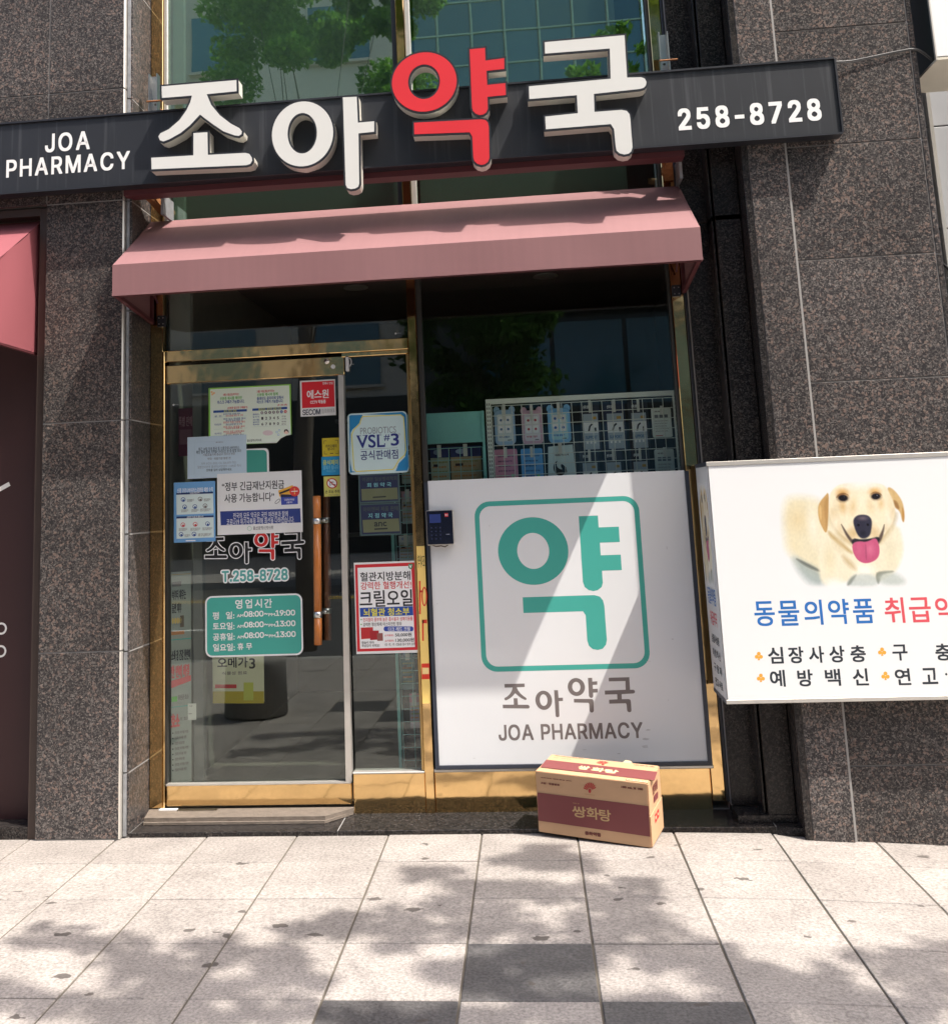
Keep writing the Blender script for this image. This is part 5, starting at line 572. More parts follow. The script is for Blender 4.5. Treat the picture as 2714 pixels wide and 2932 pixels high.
직Ȕɔɸɔǔɭǔɭɸ ƸǆƸƱɔƱɔũɭũɭǆ ƙɥƙɑǗɑǔȰǋțƼȈƩǹƓǮƠǛƲǣǂǮǐǼǜȌǥȝǭȍǹǾȆǲȖǨȨǠȵǴȞǾȋȌǽȝǴȱǱɑȮɑȮɥ
진ȔɔɸɔƱɭƱɭɸ ƙɢƙɍǗɍǗȿǔȨǋȓƼȁƩǱƓǦƠǓƲǛǂǦǐǴǜȄǥȕǭȅǹǷȆǪȖǠȨǘȵǬȞǶȋȄǽȕǴȩǱȿǱɍȮɍȮɢ ƿǄƿůɶůɶƃǘƃǘǄ
질Ȕɔɸɔǫɭǫɭɸ ƿſƿŬɷŬɷſǗſǗƝɭƝɭǞƾǞƾǋɕǋɕƯƿƯ ƙɩƙɔǗɔǔȼǋȨƼȗƩȉƓǿƞǫƱǳǂǾǐȋǜȚǥȫǭȜǹȎȇȂȗǸȩǱȵȄȟȍȌțǽȫǴȾǱɔȮɔȮɩ
착ȔƱǄƱưɉưɉŨɢŨɢǄ ǓɹǓɗƗɗƗɃǓɃǓȽǐȨǇȔƸȃƦǶƏǬƜǘƮǠƾǪǌǷǗȅǟȖǨȇǳǹȀǮȐǤȢǝȮǱȗǺȅȇǷȗǮȩǫɃȧɃȧɗǬɗǬɹ ɉɸɉǓɢǓɢțʊțʊȰɢȰɢɸ
채ȔǇɮǇɆƓɆƓȱǇȱǇȥǄȊƽǰƱǘơǄƍƴƛơƪƬƸƺǃǋǌǝǓǱǚǞǣǍǮƾǻƱȊƧȘƺȄǈǴǛǨǲǡȋǞȱȑȱȑɆǞɆǞɮ ȣɲȣŶȻŶȻǶɞǶɞũɶũɶɸɞɸɞȋȻȋȻɲ
청ȔȕǍǶǊǝǄǊƺƿƬƻƛƿƊǊżǝŲǶūȕũȴūɍŲɟżɫƊɯƛɫƬɟƺɍǄȴǊ ȕƹȫƸȾƴɋƮɔƥɗƛɔƑɋƈȾƂȫžȕŽǾžǬƂǞƈǖƑǓƛǖƥǞƮǬƴǾƸ ǓɹǓɗƗɗƗɃǓɃǓȾǐȩǇȕƸȄƦǶƐǫƜǘƮǠƾǪǌǷǗȆǠȗǨȈǴǻȂǯȒǦȤǟȰǳșǼȆȉǸȘǯȫǫɃȧɃȧɗǬɗǬɹ ɕɸɕȫȟȫȟȖɕȖɕǔɮǔɮɸ
체Ȕɝɸɝũɵũɵɸ ȧɲȧȍǾȍǾǸȧǸȧŷȿŷȿɲ ǇɮǇɆƔɆƔȲǇȲǇȤǄȊƽǰƱǗơǃƍƳƛƠƪƫƸƺǃǊǌǝǓǱǚǞǣǍǮƽǻưȊƦȘƹȄǇǴǛǨǲǡȋǞȲȐȲȐɆǞɆǞɮ
최ȔɓɸɓŨɬŨɬɸ ƔƠǹƣɄƬɂƿǶƷǶǩǝǩǝƶƑƵ ǝɶǝɕƟɕƟɀǜɀǙȬǐșǁȉƯǼƙǳƤǠƷǧǇǱǕǽǡȋǩȜǲȌǾǿȌǳȜǩȯǢȺǶȤǿȑȋȃȚǹȬǶɀȴɀȴɕǶɕǶɶ
출ȔƭſƭŬɭŬɭſǆſǆƘɥƘɥǔȖǔȖǭʄǭʄȀƏȀƏǭǽǭǽǔƭǔƭǁɌǁɌƪƭƪ ƨɠƨɍǻɍǴȿǦȲǒȩƹȢƜȟƣȌƾȏǖȕǬȞǽȩȉȷȖȩȨȞȽȕɕȏɯȌɷȟɚȢɁȩȭȲȞȿȗɍɫɍɫɠȖɠȖɺǽɺǽɠ
충ȔȉưȡƯȴƬɂƧɊƟɍƖɊƍɂƆȴƀȡŽǲŽǟƀǑƆǉƍǆƖǉƟǑƧǟƬǲƯ ƏǲƏǞǽǞǽǃǡǀǋƺƺƱưƥƬƖưƆƼźǏűǩūȉũȪūɃűɖźɢƆɦƖɣƥɘƱɈƺȲǀȖǃȖǞʄǞʄǲ ƨɞƨɊǼɊǶȹǨȫǓȠƺȘƝȔƥȀƿȄǗȋǬȕǽȡȉȰȖȡȧȕȼȋɔȄɮȀɶȔəȘȿȠȫȫȝȹȗɊɫɊɫɞȖɞȖɹǽɹǽɞ
춰ȔǚɸǚɚƟɚƟɆǙɆǖȵǍȦǀșƮȎƙȇƣǴƶǺǆȂǓȌǞȘǧȦǯșǺȎȇȅȗǽȨǸȳȋȞȒȌȜǿȨǶȶǳɆȭɆȭɚǲɚǲɸ ƑǍǙǏǙűǱűǱǐɂǙɀǫǶǥƎǢ ȗƺȗƦɕƦɕũɮũɮɸɕɸɕƺ
취Ȕɕɸɕũɭũɭɸ ǜɸǜəơəơɆǜɆǙȴǐȥǃȘƱȍƛȆƦǳƸǸǈȀǖȊǡȖǩȤǱȗǼȌȊȃȚǼȫǶȶȊȠȑȎȚȁȧǸȵǵɆȰɆȰəǵəǵɸ ƒǋǝǌǝűǶűǶǍɃǖɁǨǸǢƎǠ
칙ȔɔɸɔǑɭǑɭɸ ƸǃƸƯɔƯɔũɭũɭǃ ǙɹǙɗƛɗƛɃǙɃǙȼǕȧǌȓƾȂƫǳƔǩƠǖƳǝǃǨǑǵǝȄǥȕǮȅǺǷȈǬȘǢȪǛȶǮȟǸȌȅǾȕǴȨǱɃȮɃȮɗǱɗǱɹ
침ȔɔɸɔǗɭǗɭɸ ƾǊƾŬɭŬɭǊ ɕƵɕƁǖƁǖƵ ǙɹǙɘƛɘƛɄǙɄǙɁǕȬǌȘƾȇƫǹƔǯƠǜƳǣǃǮǑǺǝȉǥȚǮȋǺǽȈǲȘǨȫǡȶǵȠǾȍȋǾțǴȭǱɄȮɄȮɘǱɘǱɹ
카ȔƠɜƠɈȂɈȀȴǺȘƓȑƗǻǲȄǦǯǗǛǄǉƭƸƑƩƟƕǑƵǵǙȋȂȗȮțɜ ɇɸɇũɠũɠǵʋǵʋȊɠȊɠɸ
캡ȔǂǖǂŬɴŬɴǖɛǖɛƶǛƶǛǖ ǛƣɛƣɛƀǛƀ ƞɧƞɓǮɓǨȷƑȱƕȜǟȤǕȖǈȊƹǿƒǬƞǚǅǭǢȅǷȡȃɂȇɧ ȡɳȡǣȸǣȸȡɜȡɜǡɴǡɴɸɜɸɜȶȸȶȸɳ
케Ȕɞɸɞũɵũɵɸ ȥɱȥȍǻȍȂȪȆɘƝɘƝɄǭɄǦșƐȓƔǾǟȅǖǳǊǡƺǐƧǁƑƳƟơƷưǋǁǛǒǩǥǳǹȥǹȥŶȽŶȽɱ
코ȔƬɞƬɉɎɉɎȜƥȕƩȀɌȉɃǉɛǆɤȁɦɞ ǮǨǮƢƏƢƏƎʄƎʄƢȇƢȇǨ
콜ȔƬɰƬɜɍɜɍɆƦɁƩȭɌȵɇȔɠȒɥȶɦɰ ǳȣǳȂƏȂƏǮʄǮʄȂȌȂȌȣ ƭƀƭŭɭŭɭƀǆƀǆƚɥƚɥǘƭǘƭǄɌǄɌƬƭƬ
크ȔƏƣƏƎʄƎʄƣ ƬɝƬɈɎɈɍȑƥȊƩǶɌǾɈǗɂƹɛƷɤǲɦȣɦɝ
타ȔƛɠƛƪǧƫȰƳȭǇǿǁƴƾƴǿȓǿȓȓƴȓƴɋșɋșɠ ɇɸɇũɠũɠǶʌǶʌȋɠȋɠɸ
탕ȔȌǊǭǈǔǂǂƸƶƫƲƚƶƉǂŻǔűǭūȌũȪūɃűɕŻɡƉɥƚɡƫɕƸɃǂȪǈ ȌƷȢƶȴƲɁƬɉƤɌƚɉƐɁƇȴƁȢžȌżǵžǣƁǖƇǎƐǋƚǎƤǖƬǣƲǵƶ ɉɸɉǑɢǑɢȝʊȝʊȲɢȲɢɸ ƛɥƛǣǩǤȬǫȩǿȀǺƴǸƴțȒțȒȯƴȯƴɑȗɑȗɥ
터ȔȞȒȞǽɖǽɖŨɮŨɮɸɖɸɖȒ ƜɟƜƩǧƪȬƲȩǆǾǀƴƾƴǿȍǿȍȓƴȓƴɋșɋșɟ
템ȔɜɸɜǕɴǕɴɸ ǁǈǁŬɴŬɴǈ ɛƴɛƁǚƁǚƴ ȧɳȧȴȄȴȄȠȧȠȧǗȿǗȿɳ ƛɦƛǥǙǦȑǭȎȀǭǻƳǹƳȞǷȞǷȱƳȱƳɒȂɒȂɦ
토ȔƯɢƯǗǽǗǽƟƏƟƏƋʅƋʅƟȖƟȖǗɩǗɩǫǈǫǈȔɠȔɠȨǈȨǈɎɦɎɦɢ
통ȔȉǀǩƾǏƹƼưưƤƬƕưƅƼŹǏŰǩūȉũȪūɄŰɖŹɢƅɦƕɢƤɖưɄƹȪƾ ȉƭȡƬȴƩɂƤɊƝɍƕɊƌɂƅȴƀȡŽǱŽǟƀǑƅǈƌǅƕǈƝǑƤǟƩǱƬ ƯɰƯȃǽȃǽǨƏǨƏǔʄǔʄǨȖǨȖȃɧȃɧȖǈȖǈȱɟȱɟɄǈɄǈɝɦɝɦɰ
특ȔƏǩƏǕʄǕʄǩ ƪƻƪƦɋƦɋũɤũɤƻ ƯɱƯȂɧȂɧȖǈȖǈȱɟȱɟɄǈɄǈɝɦɝɦɱ
틴ȔɔɸɔƮɭƮɭɸ ƿǀƿůɶůɶƃǘƃǘǀ ƟɣƟǛǱǛȸǣȶǷȉǱƸǯƸȖȘȖȘȩƸȩƸɎȠɎȠɣ
파ȔƏƬǱƮȷƶȶǈȌǄȌɇȩɇȩɛƒɛƒɇƯɇƯǁƌǁ ǈɇǴɇǴǃǈǁ ɇɸɇũɠũɠǷʌǷʌȌɠȌɠɸ
판ȔƓǙǳǛȷǢȵǵȍǱȍɊȨɊȨɟƗɟƗɊƲɊƲǮƐǭ ǊɊǵɊǵǰǊǮ ɉɸɉưɢưɢȑʊȑʊȦɢȦɢɸ ƹǃƹůɮůɮƃǑƃǑǃ
팩ȔƻǆƻƲɛƲɛũɴũɴǆ ȣɴȣǕȻǕȻȜɜȜɜǓɴǓɴɸɜɸɜȱȻȱȻɴ ƑǢǠǥȗǫȖǽǺǺǺɌȑɌȑɠƓɠƓɌƩɌƩǷƎǷ ǁɌǣɌǣǹǁǸ
페Ȕɟɸɟũɷũɷɸ ȪɲȪȑȆȑȆǻȪǻȪŷɂŷɂɲ ƏƬǞƮȕƵȓǇǷǄǷɁȍɁȍɖƒɖƒɁƨɁƨǁƌǁ ƿɁǠɁǠǃƿǁ
편ȔȨȑȨǼɕǼɕƮɮƮɮɸɕɸɕɅȨɅȨȰɕȰɕȑ ƓǗǮǙȰǠȮǳȋǯȋɎȦɎȦɢƗɢƗɎƲɎƲǬƐǬ ǊɎǳɎǳǮǊǭ ǁƿǁůɵůɵƃǙƃǙƿ
평ȔȕǋǶǉǝǃǊƹƾƫƻƚƾƉǊżǝŲǶūȕũȴūɍŲɠżɫƉɯƚɫƫɠƹɍǃȴǉ ȕƸȫƶȾƳɋƬɔƤɗƚɔƐɋƈȾƂȫžȕŽǾžǬƂǞƈǖƐǓƚǖƤǞƬǬƳǾƶ ɕɸɕɈȩɈȩȳɕȳɕȗȩȗȩȃɕȃɕǑɮǑɮɸ ƓǡǮǣȰǪȮǽȋǹȋɏȦɏȦɤƗɤƗɏƲɏƲǶƐǶ ǊɏǳɏǳǸǊǶ
포ȔƥǱƥǝǽǝǽƟƏƟƏƊʅƊʅƟȕƟȕǝɭǝɭǱɄǱɄɊɮɊɮɞƥɞƥɊǏɊǏǱ ǨɊȫɊȫǱǨǱ
표ȔƥǳƥǞǓǞǓƞƏƞƏƊʅƊʅƞȿƞȿǞɭǞɭǳɄǳɄɋɮɋɮɟƥɟƥɋǏɋǏǳ ǬƞǬǞȧǞȧƞ ǨɋȫɋȫǳǨǳ
품ȔɎƭɎƁǅƁǅƭ ƭǁƭŬɦŬɦǁȖǁȖǡʄǡʄǵƏǵƏǡǽǡǽǁ ƧȣƧȎɬȎɬȣɄȣɄɛɭɛɭɯƦɯƦɛǏɛǏȣ ǨɛȫɛȫȣǨȣ
풍ȔȉƳȡƲȳƮɁƩɊơɍƗɊƎɁƆȳƁȡŽǲŽǟƁǑƆǉƎǆƗǉơǑƩǟƮǲƲ ƏǴƏǠǽǠǽǆǡǃǋƼƺƳưƧƭƗƱƇƽźǐűǩūȉũȩūɃűɖźɢƇɦƗɣƧɘƳɈƼȲǃȖǆȖǠʄǠʄǴ ƧȡƧȍɬȍɬȡɄȡɄɚɭɚɭɮƦɮƦɚǏɚǏȡ ǨɚȫɚȫȡǨȡ
피Ȕɕɸɕũɮũɮɸ ƑƬǷƮȿƶȽǉȑǄȑɇȯɇȯɛƖɛƖɇƴɇƴǁƏǁ ǌɇǹɇǹǃǌǁ
하ȔǟȢǉȟƷȗƩȉƠǸƝǤƠǏƩƾƷƱǉƨǟƥǴƨȆƱȕƾȞǏȡǤȞǸȕȉȆȗǴȟ ǟȍǭȋǸȆȁǽȇǱȉǤȇǖȁǊǸǁǭƼǟƺǑƼǅǁƼǊƶǖƴǤƶǱƼǽǅȆǑȋ ɇɸɇũɠũɠǴʌǴʌȉɠȉɠɸ ǒɵǒɍƎɍƎȸȭȸȭɍǫɍǫɵ
학ȔǠȹǊȷƸȰƪȦƢșƟȈƢǸƪǪƸǠǊǚǠǗǵǚȇǠȕǪȝǸȡȈȝșȕȦȇȰǵȷ ǠȦǭȥǹȡȁȚȇȒȉȈȇǾȁǶǹǰǭǬǠǫǒǬǇǰƾǶƹǾƷȈƹȒƾȚǇȡǒȥ ƱǀƱƫɉƫɉũɢũɢǀ ǓɹǓɛƐɛƐɇȰɇȰɛǬɛǬɹ ɉɸɉǎɢǎɢȘʊȘʊȭɢȭɢɸ
한ȔǠȴǊȲƸȫƪȠƢȒƟȁƢǰƪǢƸǘǊǑǠǏǵǑȇǘȕǢȝǰȡȁȝȒȕȠȇȫǵȲ ǠȡǭȟǹțȁȔȇȌȉȁȇǷȁǮǹǨǭǤǠǢǒǤǇǨƾǮƹǷƷȁƹȌƾȔǇțǒȟ ɉɸɉƬɢƬɢȊʊȊʊȟɢȟɢɸ ǓɸǓɗƐɗƐɃȰɃȰɗǬɗǬɸ ƹƽƹůɮůɮƃǑƃǑƽ
함ȔƷǅƷŬɢŬɢǅ ɉƱɉƁǐƁǐƱ ǠȺǊȷƸȱƪȧƢȚƟȉƢǹƪǬƸǢǊǛǠǙǵǛȇǢȕǬȝǹȡȉȝȚȕȧȇȱǵȷ ǠȧǭȥǹȡȁțȇȓȉȉȇǿȁǷǹǱǭǭǠǬǒǭǇǱƾǷƹǿƷȉƹȓƾțǇȡǒȥ ɉɸɉǕɢǕɢțʊțʊȰɢȰɢɸ ǓɺǓɛƐɛƐɇȰɇȰɛǬɛǬɺ
합ȔƷǎƷŬɢŬɢǎɉǎɉƲǐƲǐǎ ǐƞɉƞɉƀǐƀ ǠȼǊȹƸȳƪȩƢȜƟȌƢǼƪǯƸǥǊǟǠǜǵǟȇǥȕǯȝǼȡȌȝȜȕȩȇȳǵȹ ǠȩǭȧǹȣȁȞȇȖȉȌȇȂȁǺǹǴǭǱǠǯǒǱǇǴƾǺƹȂƷȌƹȖƾȞǇȣǒȧ ɉɸɉǚɢǚɢȞʊȞʊȳɢȳɢɸ ǓɻǓɜƐɜƐɈȰɈȰɜǬɜǬɻ
항ȔȌǇǮǅǖƿǃƵƸƨƴƘƸƈǃŻǖűǮūȌũȫūɃűɕŻɡƈɥƘɡƨɕƵɃƿȫǅ ȌƴȢƲȴƯɁƩɉƢɌƘɉƎɁƇȴƁȢžȌżǶžǥƁǘƇǏƎǍƘǏƢǘƩǥƯǶƲ ǠȸǊȶƸȯƪȥƢȘƟȈƢǸƪǫƸǡǊǚǠǘǵǚȇǡȕǫȝǸȡȈȝȘȕȥȇȯǵȶ ǠȥǭȤǹȠȁȚȇȒȉȈȇǾȁǶǹǰǭǬǠǫǒǬǇǰƾǶƹǾƷȈƹȒƾȚǇȠǒȤ ɉɸɉǉɢǉɢȘʊȘʊȭɢȭɢɸ ǓɺǓɚƐɚƐɆȰɆȰɚǬɚǬɺ
해ȔǒȣƿȠƯȘƣȋƛǺƘǥƛǑƣǀƯƳƿƪǒƧǥƪǵƳȁǀȉǑȌǥȉǺȁȋǵȘǥȠ ǒȎǞȌǨȇǯǾǴǳǶǥǴǘǯǍǨǄǞƿǒƽǆƿƼǄƵǍưǘƮǥưǳƵǾƼȇǆȌ ǆɰǆɊƎɊƎȵȕȵȕɊǞɊǞɰ ȣɲȣŶȺŶȺǱɝǱɝũɵũɵɸɝɸɝȆȺȆȺɲ
행ȔǓȶƿȴưȮƣȤƜȗƙȇƜǸƣǫưǡƿǛǓǙǦǛǶǡȂǫȊǸȌȇȊȗȂȤǶȮǦȴ ǓȣǞȢǨȞǯȘǴȑǶȇǴǾǯǶǨǰǞǭǓǫǇǭƽǰƶǶƱǾƯȇƱȑƶȘƽȞǇȢ țǈǻǆǢǀǏƶǄƩǀƘǄƈǏŻǢűǻūțũȺūɓűɦŻɱƈɵƘɱƩɦƶɓǀȺǆ țƵȱƳɄưɑƪəƢɜƘəƏɑƇɄƁȱžțżȄžǱƁǤƇǛƏǙƘǛƢǤƪǱưȄƳ ȢɳȢǖȹǖȹȚɜȚɜǍɴǍɴɸɜɸɜȮȹȮȹɳ ǆɶǆɘƎɘƎɄȗɄȗɘǟɘǟɶ
현ȔǜȴǈȲƷȫƪȠƢȑƟȀƢǯƪǠƷǖǈǏǜǌǰǏȁǖȎǠȗǯȚȀȗȑȎȠȁȫǰȲ ǜȠǩȟǳȚǻȔȀȋȂȀȀǵǻǬǳǥǩǡǜǠǐǡǅǥƽǬƸǵƶȀƸȋƽȔǅȚǐȟ ȧǷȧǣɕǣɕƩɮƩɮɸɕɸɕȰȧȰȧțɕțɕǷ ǐɸǐɗƏɗƏɃȧɃȧɗǩɗǩɸ ǀƻǀůɵůɵƃǙƃǙƻ
혈ȔǜɀǈȾƷȸƪȮƢȡƟȒƢȂƪǶƷǬǈǦǜǤǱǦȂǬȎǶȗȂȚȒȗȡȎȮȂȸǱȾ ǜȭǩȬǳȩǻȣȀțȂȒȀȈǻȁǳǻǩǷǜǶǐǷǅǻƽȁƸȈƶȒƸțƽȣǅȩǐȬ ɕɸɕȼȧȼȧȩɕȩɕȌȧȌȧǸɕǸɕǡɮǡɮɸ ǐɻǐɠƏɠƏɍȧɍȧɠǩɠǩɻ ǀſǀŬɶŬɶſǙſǙƘɮƘɮǓƿǓƿǁɕǁɕƪǀƪ
호ȔȉȖȟȕȱȑȾȊɆȁɉǶɆǫȾǢȱǜȟǘȉǖǴǘǢǜǕǢǍǫǊǶǍȁǕȊǢȑǴȕ ǽɴǽɐƛɐƛȼɸȼɸɐȖɐȖɴ ȉȪǫȨǒȡǀȖƵȈƱǶƴǥƾǘǎǍǣǆǽǃǽƝƏƝƏƈʅƈʅƝȖƝȖǃȰǆɅǍɕǘɟǥɢǶɞȈɓȖɀȡȨȨ
화ȔǢȠǯȞǺȚȃȔȈȋȊȁȈǷȃǮǺǨǯǤǢǢǔǤǉǨǁǮƻǷƹȁƻȋǁȔǉȚǔȞ ǢȳǍȱƻȪƭȠƥȒƢȁƤǲƫǥƶǛǄǔǕǐǕƲƌƱƐƜǲƟȹƧȷƺǮƳǮǐǿǔȎǛȘǥȟǲȢȁȟȒȖȠȉȪǷȱ ɇɸɇũɠũɠǰʊǰʊȅɠȅɠɸ ǕɸǕɗƑɗƑɃȳɃȳɗǮɗǮɸ
확ȔƯƴƯƠɈƠɈũɡũɡƴ ǢȱǰȰǻȭȃȨȈȢȊȚȈȒȃȌǻȇǰȄǢȃǕȄǊȇǁȌƼȒƻȚƼȢǁȨǊȭǕȰ ǢɂǍɁƻȻƮȳƦȨƣȚƥȎƬȄƷǻǅǶǖǳǖǟƎǞƑǊǳǌȺǕȸǦǯǠǯǳȀǶȎǼȘȄȟȎȡȚȞȨȖȳȉȻǷɁ ɈɸɈǂɡǂɡȑʉȑʉȦɡȦɡɸ ǖɺǖɠƔɠƔɍȰɍȰɠǯɠǯɺ
환ȔǢȮǰȭǻȪȃȥȈȞȊȖȈȎȃȇǻȂǰǿǢǾǕǿǊȂǁȇƼȎƻȖƼȞǁȥǊȪǕȭ ɈɸɈƤɡƤɡȅʉȅʉșɡșɡɸ ƶƲƶůɫůɫƃǏƃǏƲ ǢȿǍȾƻȸƮȰƦȤƣȖƥȉƬǾƷǶǅǰǖǭǖǘƎǗƑǃǳǆȺǏȸǡǯǙǯǭȀǰȎǶȘǾȟȉȡȖȞȤȖȰȉȸǷȾ ǖɹǖɞƔɞƔɋȰɋȰɞǯɞǯɹ
회Ȕɓɸɓũɬũɬɸ ǨȠǶȞȂȚȋȔȐȋȒȁȐǷȋǮȂǨǶǤǨǢǛǤǏǨǇǮǁǷƿȁǁȋǇȔǏȚǛȞ ǨȳǓȱǁȪƳȠƫȒƨȁƪǲƱǥƼǛǋǔǜǐǜƲƑƱƔƜǺƟɄƧɂƺǵƳǵǐȇǔȖǛȠǥȧǲȪȁȧȒȞȠȐȪǾȱ ǜɸǜɗƖɗƖɃȻɃȻɗǵɗǵɸ
효ȔȉȗȟȕȱȑȾȋɆȂɉǷɆǬȾǤȱǝȟǙȉǘǴǙǢǝǕǤǍǬǊǷǍȂǕȋǢȑǴȕ ȉȪǫȨǒȡǀȗƵȉƱǷƲǭƶǣƼǛǐǎǐƜƏƜƏƈʅƈʅƜɃƜɃǎɗǛɝǣɡǭɢǷɞȉɓȗɀȡȨȨ ǨƜǨǇȉǄȫǇȫƜ ǽɴǽɐƛɐƛȼɸȼɸɐȖɐȖɴ
후ȔȉȵǫȳǓȮǀȤƵȘƱȈƵǸǀǬǓǢǫǝȉǛȨǝɀǢɒǬɞǸɢȈɞȘɒȤɀȮȨȳ ȉȢȟȡȰȞȽȘɅȑɈȈɅǿȽǸȰǲȟǯǴǯǢǲǖǸǎǿǋȈǎȑǖȘǢȞǴȡ ǽɺǽəƜəƜɅɶɅɶəȖəȖɺ ƏǈƏƴǽƴǽŨȖŨȖƴʅƴʅǈ
휴ȔȉȶǫȵǓȯǀȦƵșƱȊƵǺǀǭǓǤǫǟȉǝȨǟɀǤɒǭɞǺɢȊɞșɒȦɀȯȨȵ ȉȤȟȢȰȟȽȚɅȓɈȊɅȁȽǹȰǴȟǱǴǱǢǴǖǹǎȁǋȊǎȓǖȚǢȟǴȢ ƏǊƏƶǏƶǏŨǨŨǨƶȬƶȬŨɅŨɅƶʅƶʅǊ ǽɺǽɚƜɚƜɆɶɆɶɚȖɚȖɺ
흡ȔƮǄƮŬɥŬɥǄɌǄɌƬǇƬǇǄ ǇƚɌƚɌſǇſ ȉɄǫɃǒȾǀȶƶȬƲȞƶȑǀȆǒǿǫǺȉǹȨǺɀǿɒȆɝȑɡȞɝȬɒȶɀȾȨɃ ȉȳȟȲȰȯȼȫɄȦɇȞɄȗȼȑȰȍȟȋǴȋǣȍǗȑǏȗǍȞǏȦǗȫǣȯǴȲ ƏǨƏǔʄǔʄǨ ǽɼǽɢƜɢƜɏɶɏɶɢȖɢȖɼ""".split('\n'):
    FONT[row[0]] = ((ord(row[1])-256)/300, [[((ord(q[i])-384)/300, (ord(q[i+1])-384)/300) for i in range(0, len(q), 2)] for q in row[2:].split(' ') if q])
def book(txt):
    """plain book lettering (Latin and Hangul) set from its outlines"""
    x = 0; out = []
    for ch in txt:
        if ch not in FONT: x += 0.28; continue
        adv, sp = FONT[ch]
        for s in sp: out.append([(p[0]+x, p[1]) for p in s])
        x += adv
    return out
def text_flat(body, sans_=False, gap=0.07):
    k = (body, sans_, gap if sans_ else 0.07)
    if k not in _tcache: _tcache[k] = norm01(*fill2d(sans(body, gap) if sans_ else book(body)))
    return _tcache[k]
SHEETS = []
def flush_sheets():
    for s in SHEETS: s.build()
    SHEETS.clear()

class Sheet:
    """flat print on a face: coordinates (u, v) are those of three measured corners; v runs downward"""
    def __init__(s, parent, O, U, V, pTL, pTR, pBL, off=0.0):
        s.parent = parent; s.O = Vector(O); s.U = Vector(U); s.V = Vector(V); s.N = s.V.cross(s.U).normalized()
        a = Vector(pTR) - Vector(pTL); b = Vector(pBL) - Vector(pTL); s.p0 = Vector(pTL)
        s.M = Matrix(((a.x, b.x), (a.y, b.y))).inverted(); s.off = off; s.items = {}; s.pend = []; s.sep = False; s.bf = 1.0
    def P(s, u, v, lev=0.0):
        d = s.M @ (Vector((u, v)) - s.p0)
        return s.O + s.U*d.x + s.V*d.y + s.N*(s.off + lev)
    def _mb(s, m, name): return s.items.setdefault((m.name, name, s.sep and s.cur), (MB(), m, name))[0]
    cur = 0
    def put(s, pts, faces, m, lev, name):
        s._mb(m, name).add([s.P(p[0], p[1], lev) for p in pts], faces)
    def poly(s, pts, m, lev=1, name='printed_shape'):
        v, f = fill2d([pts]) if len(pts) > 4 else ([(p[0], p[1], 0) for p in pts], [tuple(range(len(pts)))])
        s.put(v, f, m, lev*0.00015, name)
    def shape(s, spl, m, lev=1, name='printed_shape'):
        v, f = fill2d(spl); s.put(v, f, m, lev*0.00015, name)
    def rect(s, u0, v0, u1, v1, m, lev=1, name='printed_band'):
        s.put([(u0,v0),(u1,v0),(u1,v1),(u0,v1)], [(0,1,2,3)], m, lev*0.00015, name)
    def disc(s, u, v, r, m, lev=1, ring=0, ry=None, name='printed_shape'):
        sp = [ell(u, v, r, ry or r, 24)]
        if ring: sp.append(ell(u, v, r-ring, (ry or r)-ring, 24))
        s.shape(sp, m, lev, name)
    def line(s, pts, wd, m, lev=1, name='printed_shape'):
        for a, b in zip(pts[:-1], pts[1:]):
            a = Vector(a); b = Vector(b); n = (b-a).orthogonal().normalized()*wd/2; t = (b-a).normalized()*wd*0.3
            s.put([tuple(a-t+n), tuple(b+t+n), tuple(b+t-n), tuple(a-t-n)], [(0,1,2,3)], m, lev*0.00015, name)
            lev += 0.1
    def text(s, body, u0, v0, u1, v1, m, bold=0.0, lev=2, sans_=False, gap=0.07, name='lettering', n=8):
        s.pend.append((body, u0, v0, u1, v1, m, bold*s.bf, sans_, gap, lev, name, n, s.off))
    def _text(s, body, u0, v0, u1, v1, m, bold, sans_, gap, lev, name, n, off):
        """lettering fitted between its top-left (u0, v0) and bottom-right (u1, v1); bold is a stroke gain in the same units"""
        pts, f = text_flat(body, sans_, gap); o_ = s.off; s.off = off; s.cur += 1
        sh = [(0, 0)]
        if bold: sh += [(bold*i, bold*j) for i in (-1, 0, 1) for j in (-1, 0, 1) if i or j] if n == 8 else [(bold*math.cos(2*math.pi*k/n), bold*math.sin(2*math.pi*k/n)) for k in range(n)]
        # (u, v) space is skewed like the measurement, so walk along the sheet's own axes
        q = s.M @ (Vector((u1, v1)) - Vector((u0, v0)))
        iu = s.M.inverted() @ Vector((q.x, 0)); iv = s.M.inverted() @ Vector((0, q.y))
        for i, (dx, dy) in enumerate(sh):
            s.put([(u0 + iu.x*p[0] + iv.x*(1-p[1]) + dx, v0 + iu.y*p[0] + iv.y*(1-p[1]) + dy) for p in pts], f, m, lev*0.00015 + i*0.000012, name)
        s.off = o_
    def finish(s): SHEETS.append(s)
    def build(s):
        for q in s.pend: s._text(*q)
        for mb, m, name in s.items.values(): mb.build(name, m, s.parent)
def wall_sheet(parent, X0, X1, Z0, Z1, Y, pTL, pTR, pBL):
    """a sheet on a plane facing the street, Z1 top, Z0 bottom"""
    s = Sheet(parent, (X0, Y, Z1), (X1-X0, 0, 0), (0, 0, Z0-Z1), pTL, pTR, pBL); s.bf = 0.5; return s
def metric_sheet(parent, Y): return Sheet(parent, (0, Y, 0), (1, 0, 0), (0, 0, 1), (0, 0), (1, 0), (0, 1))

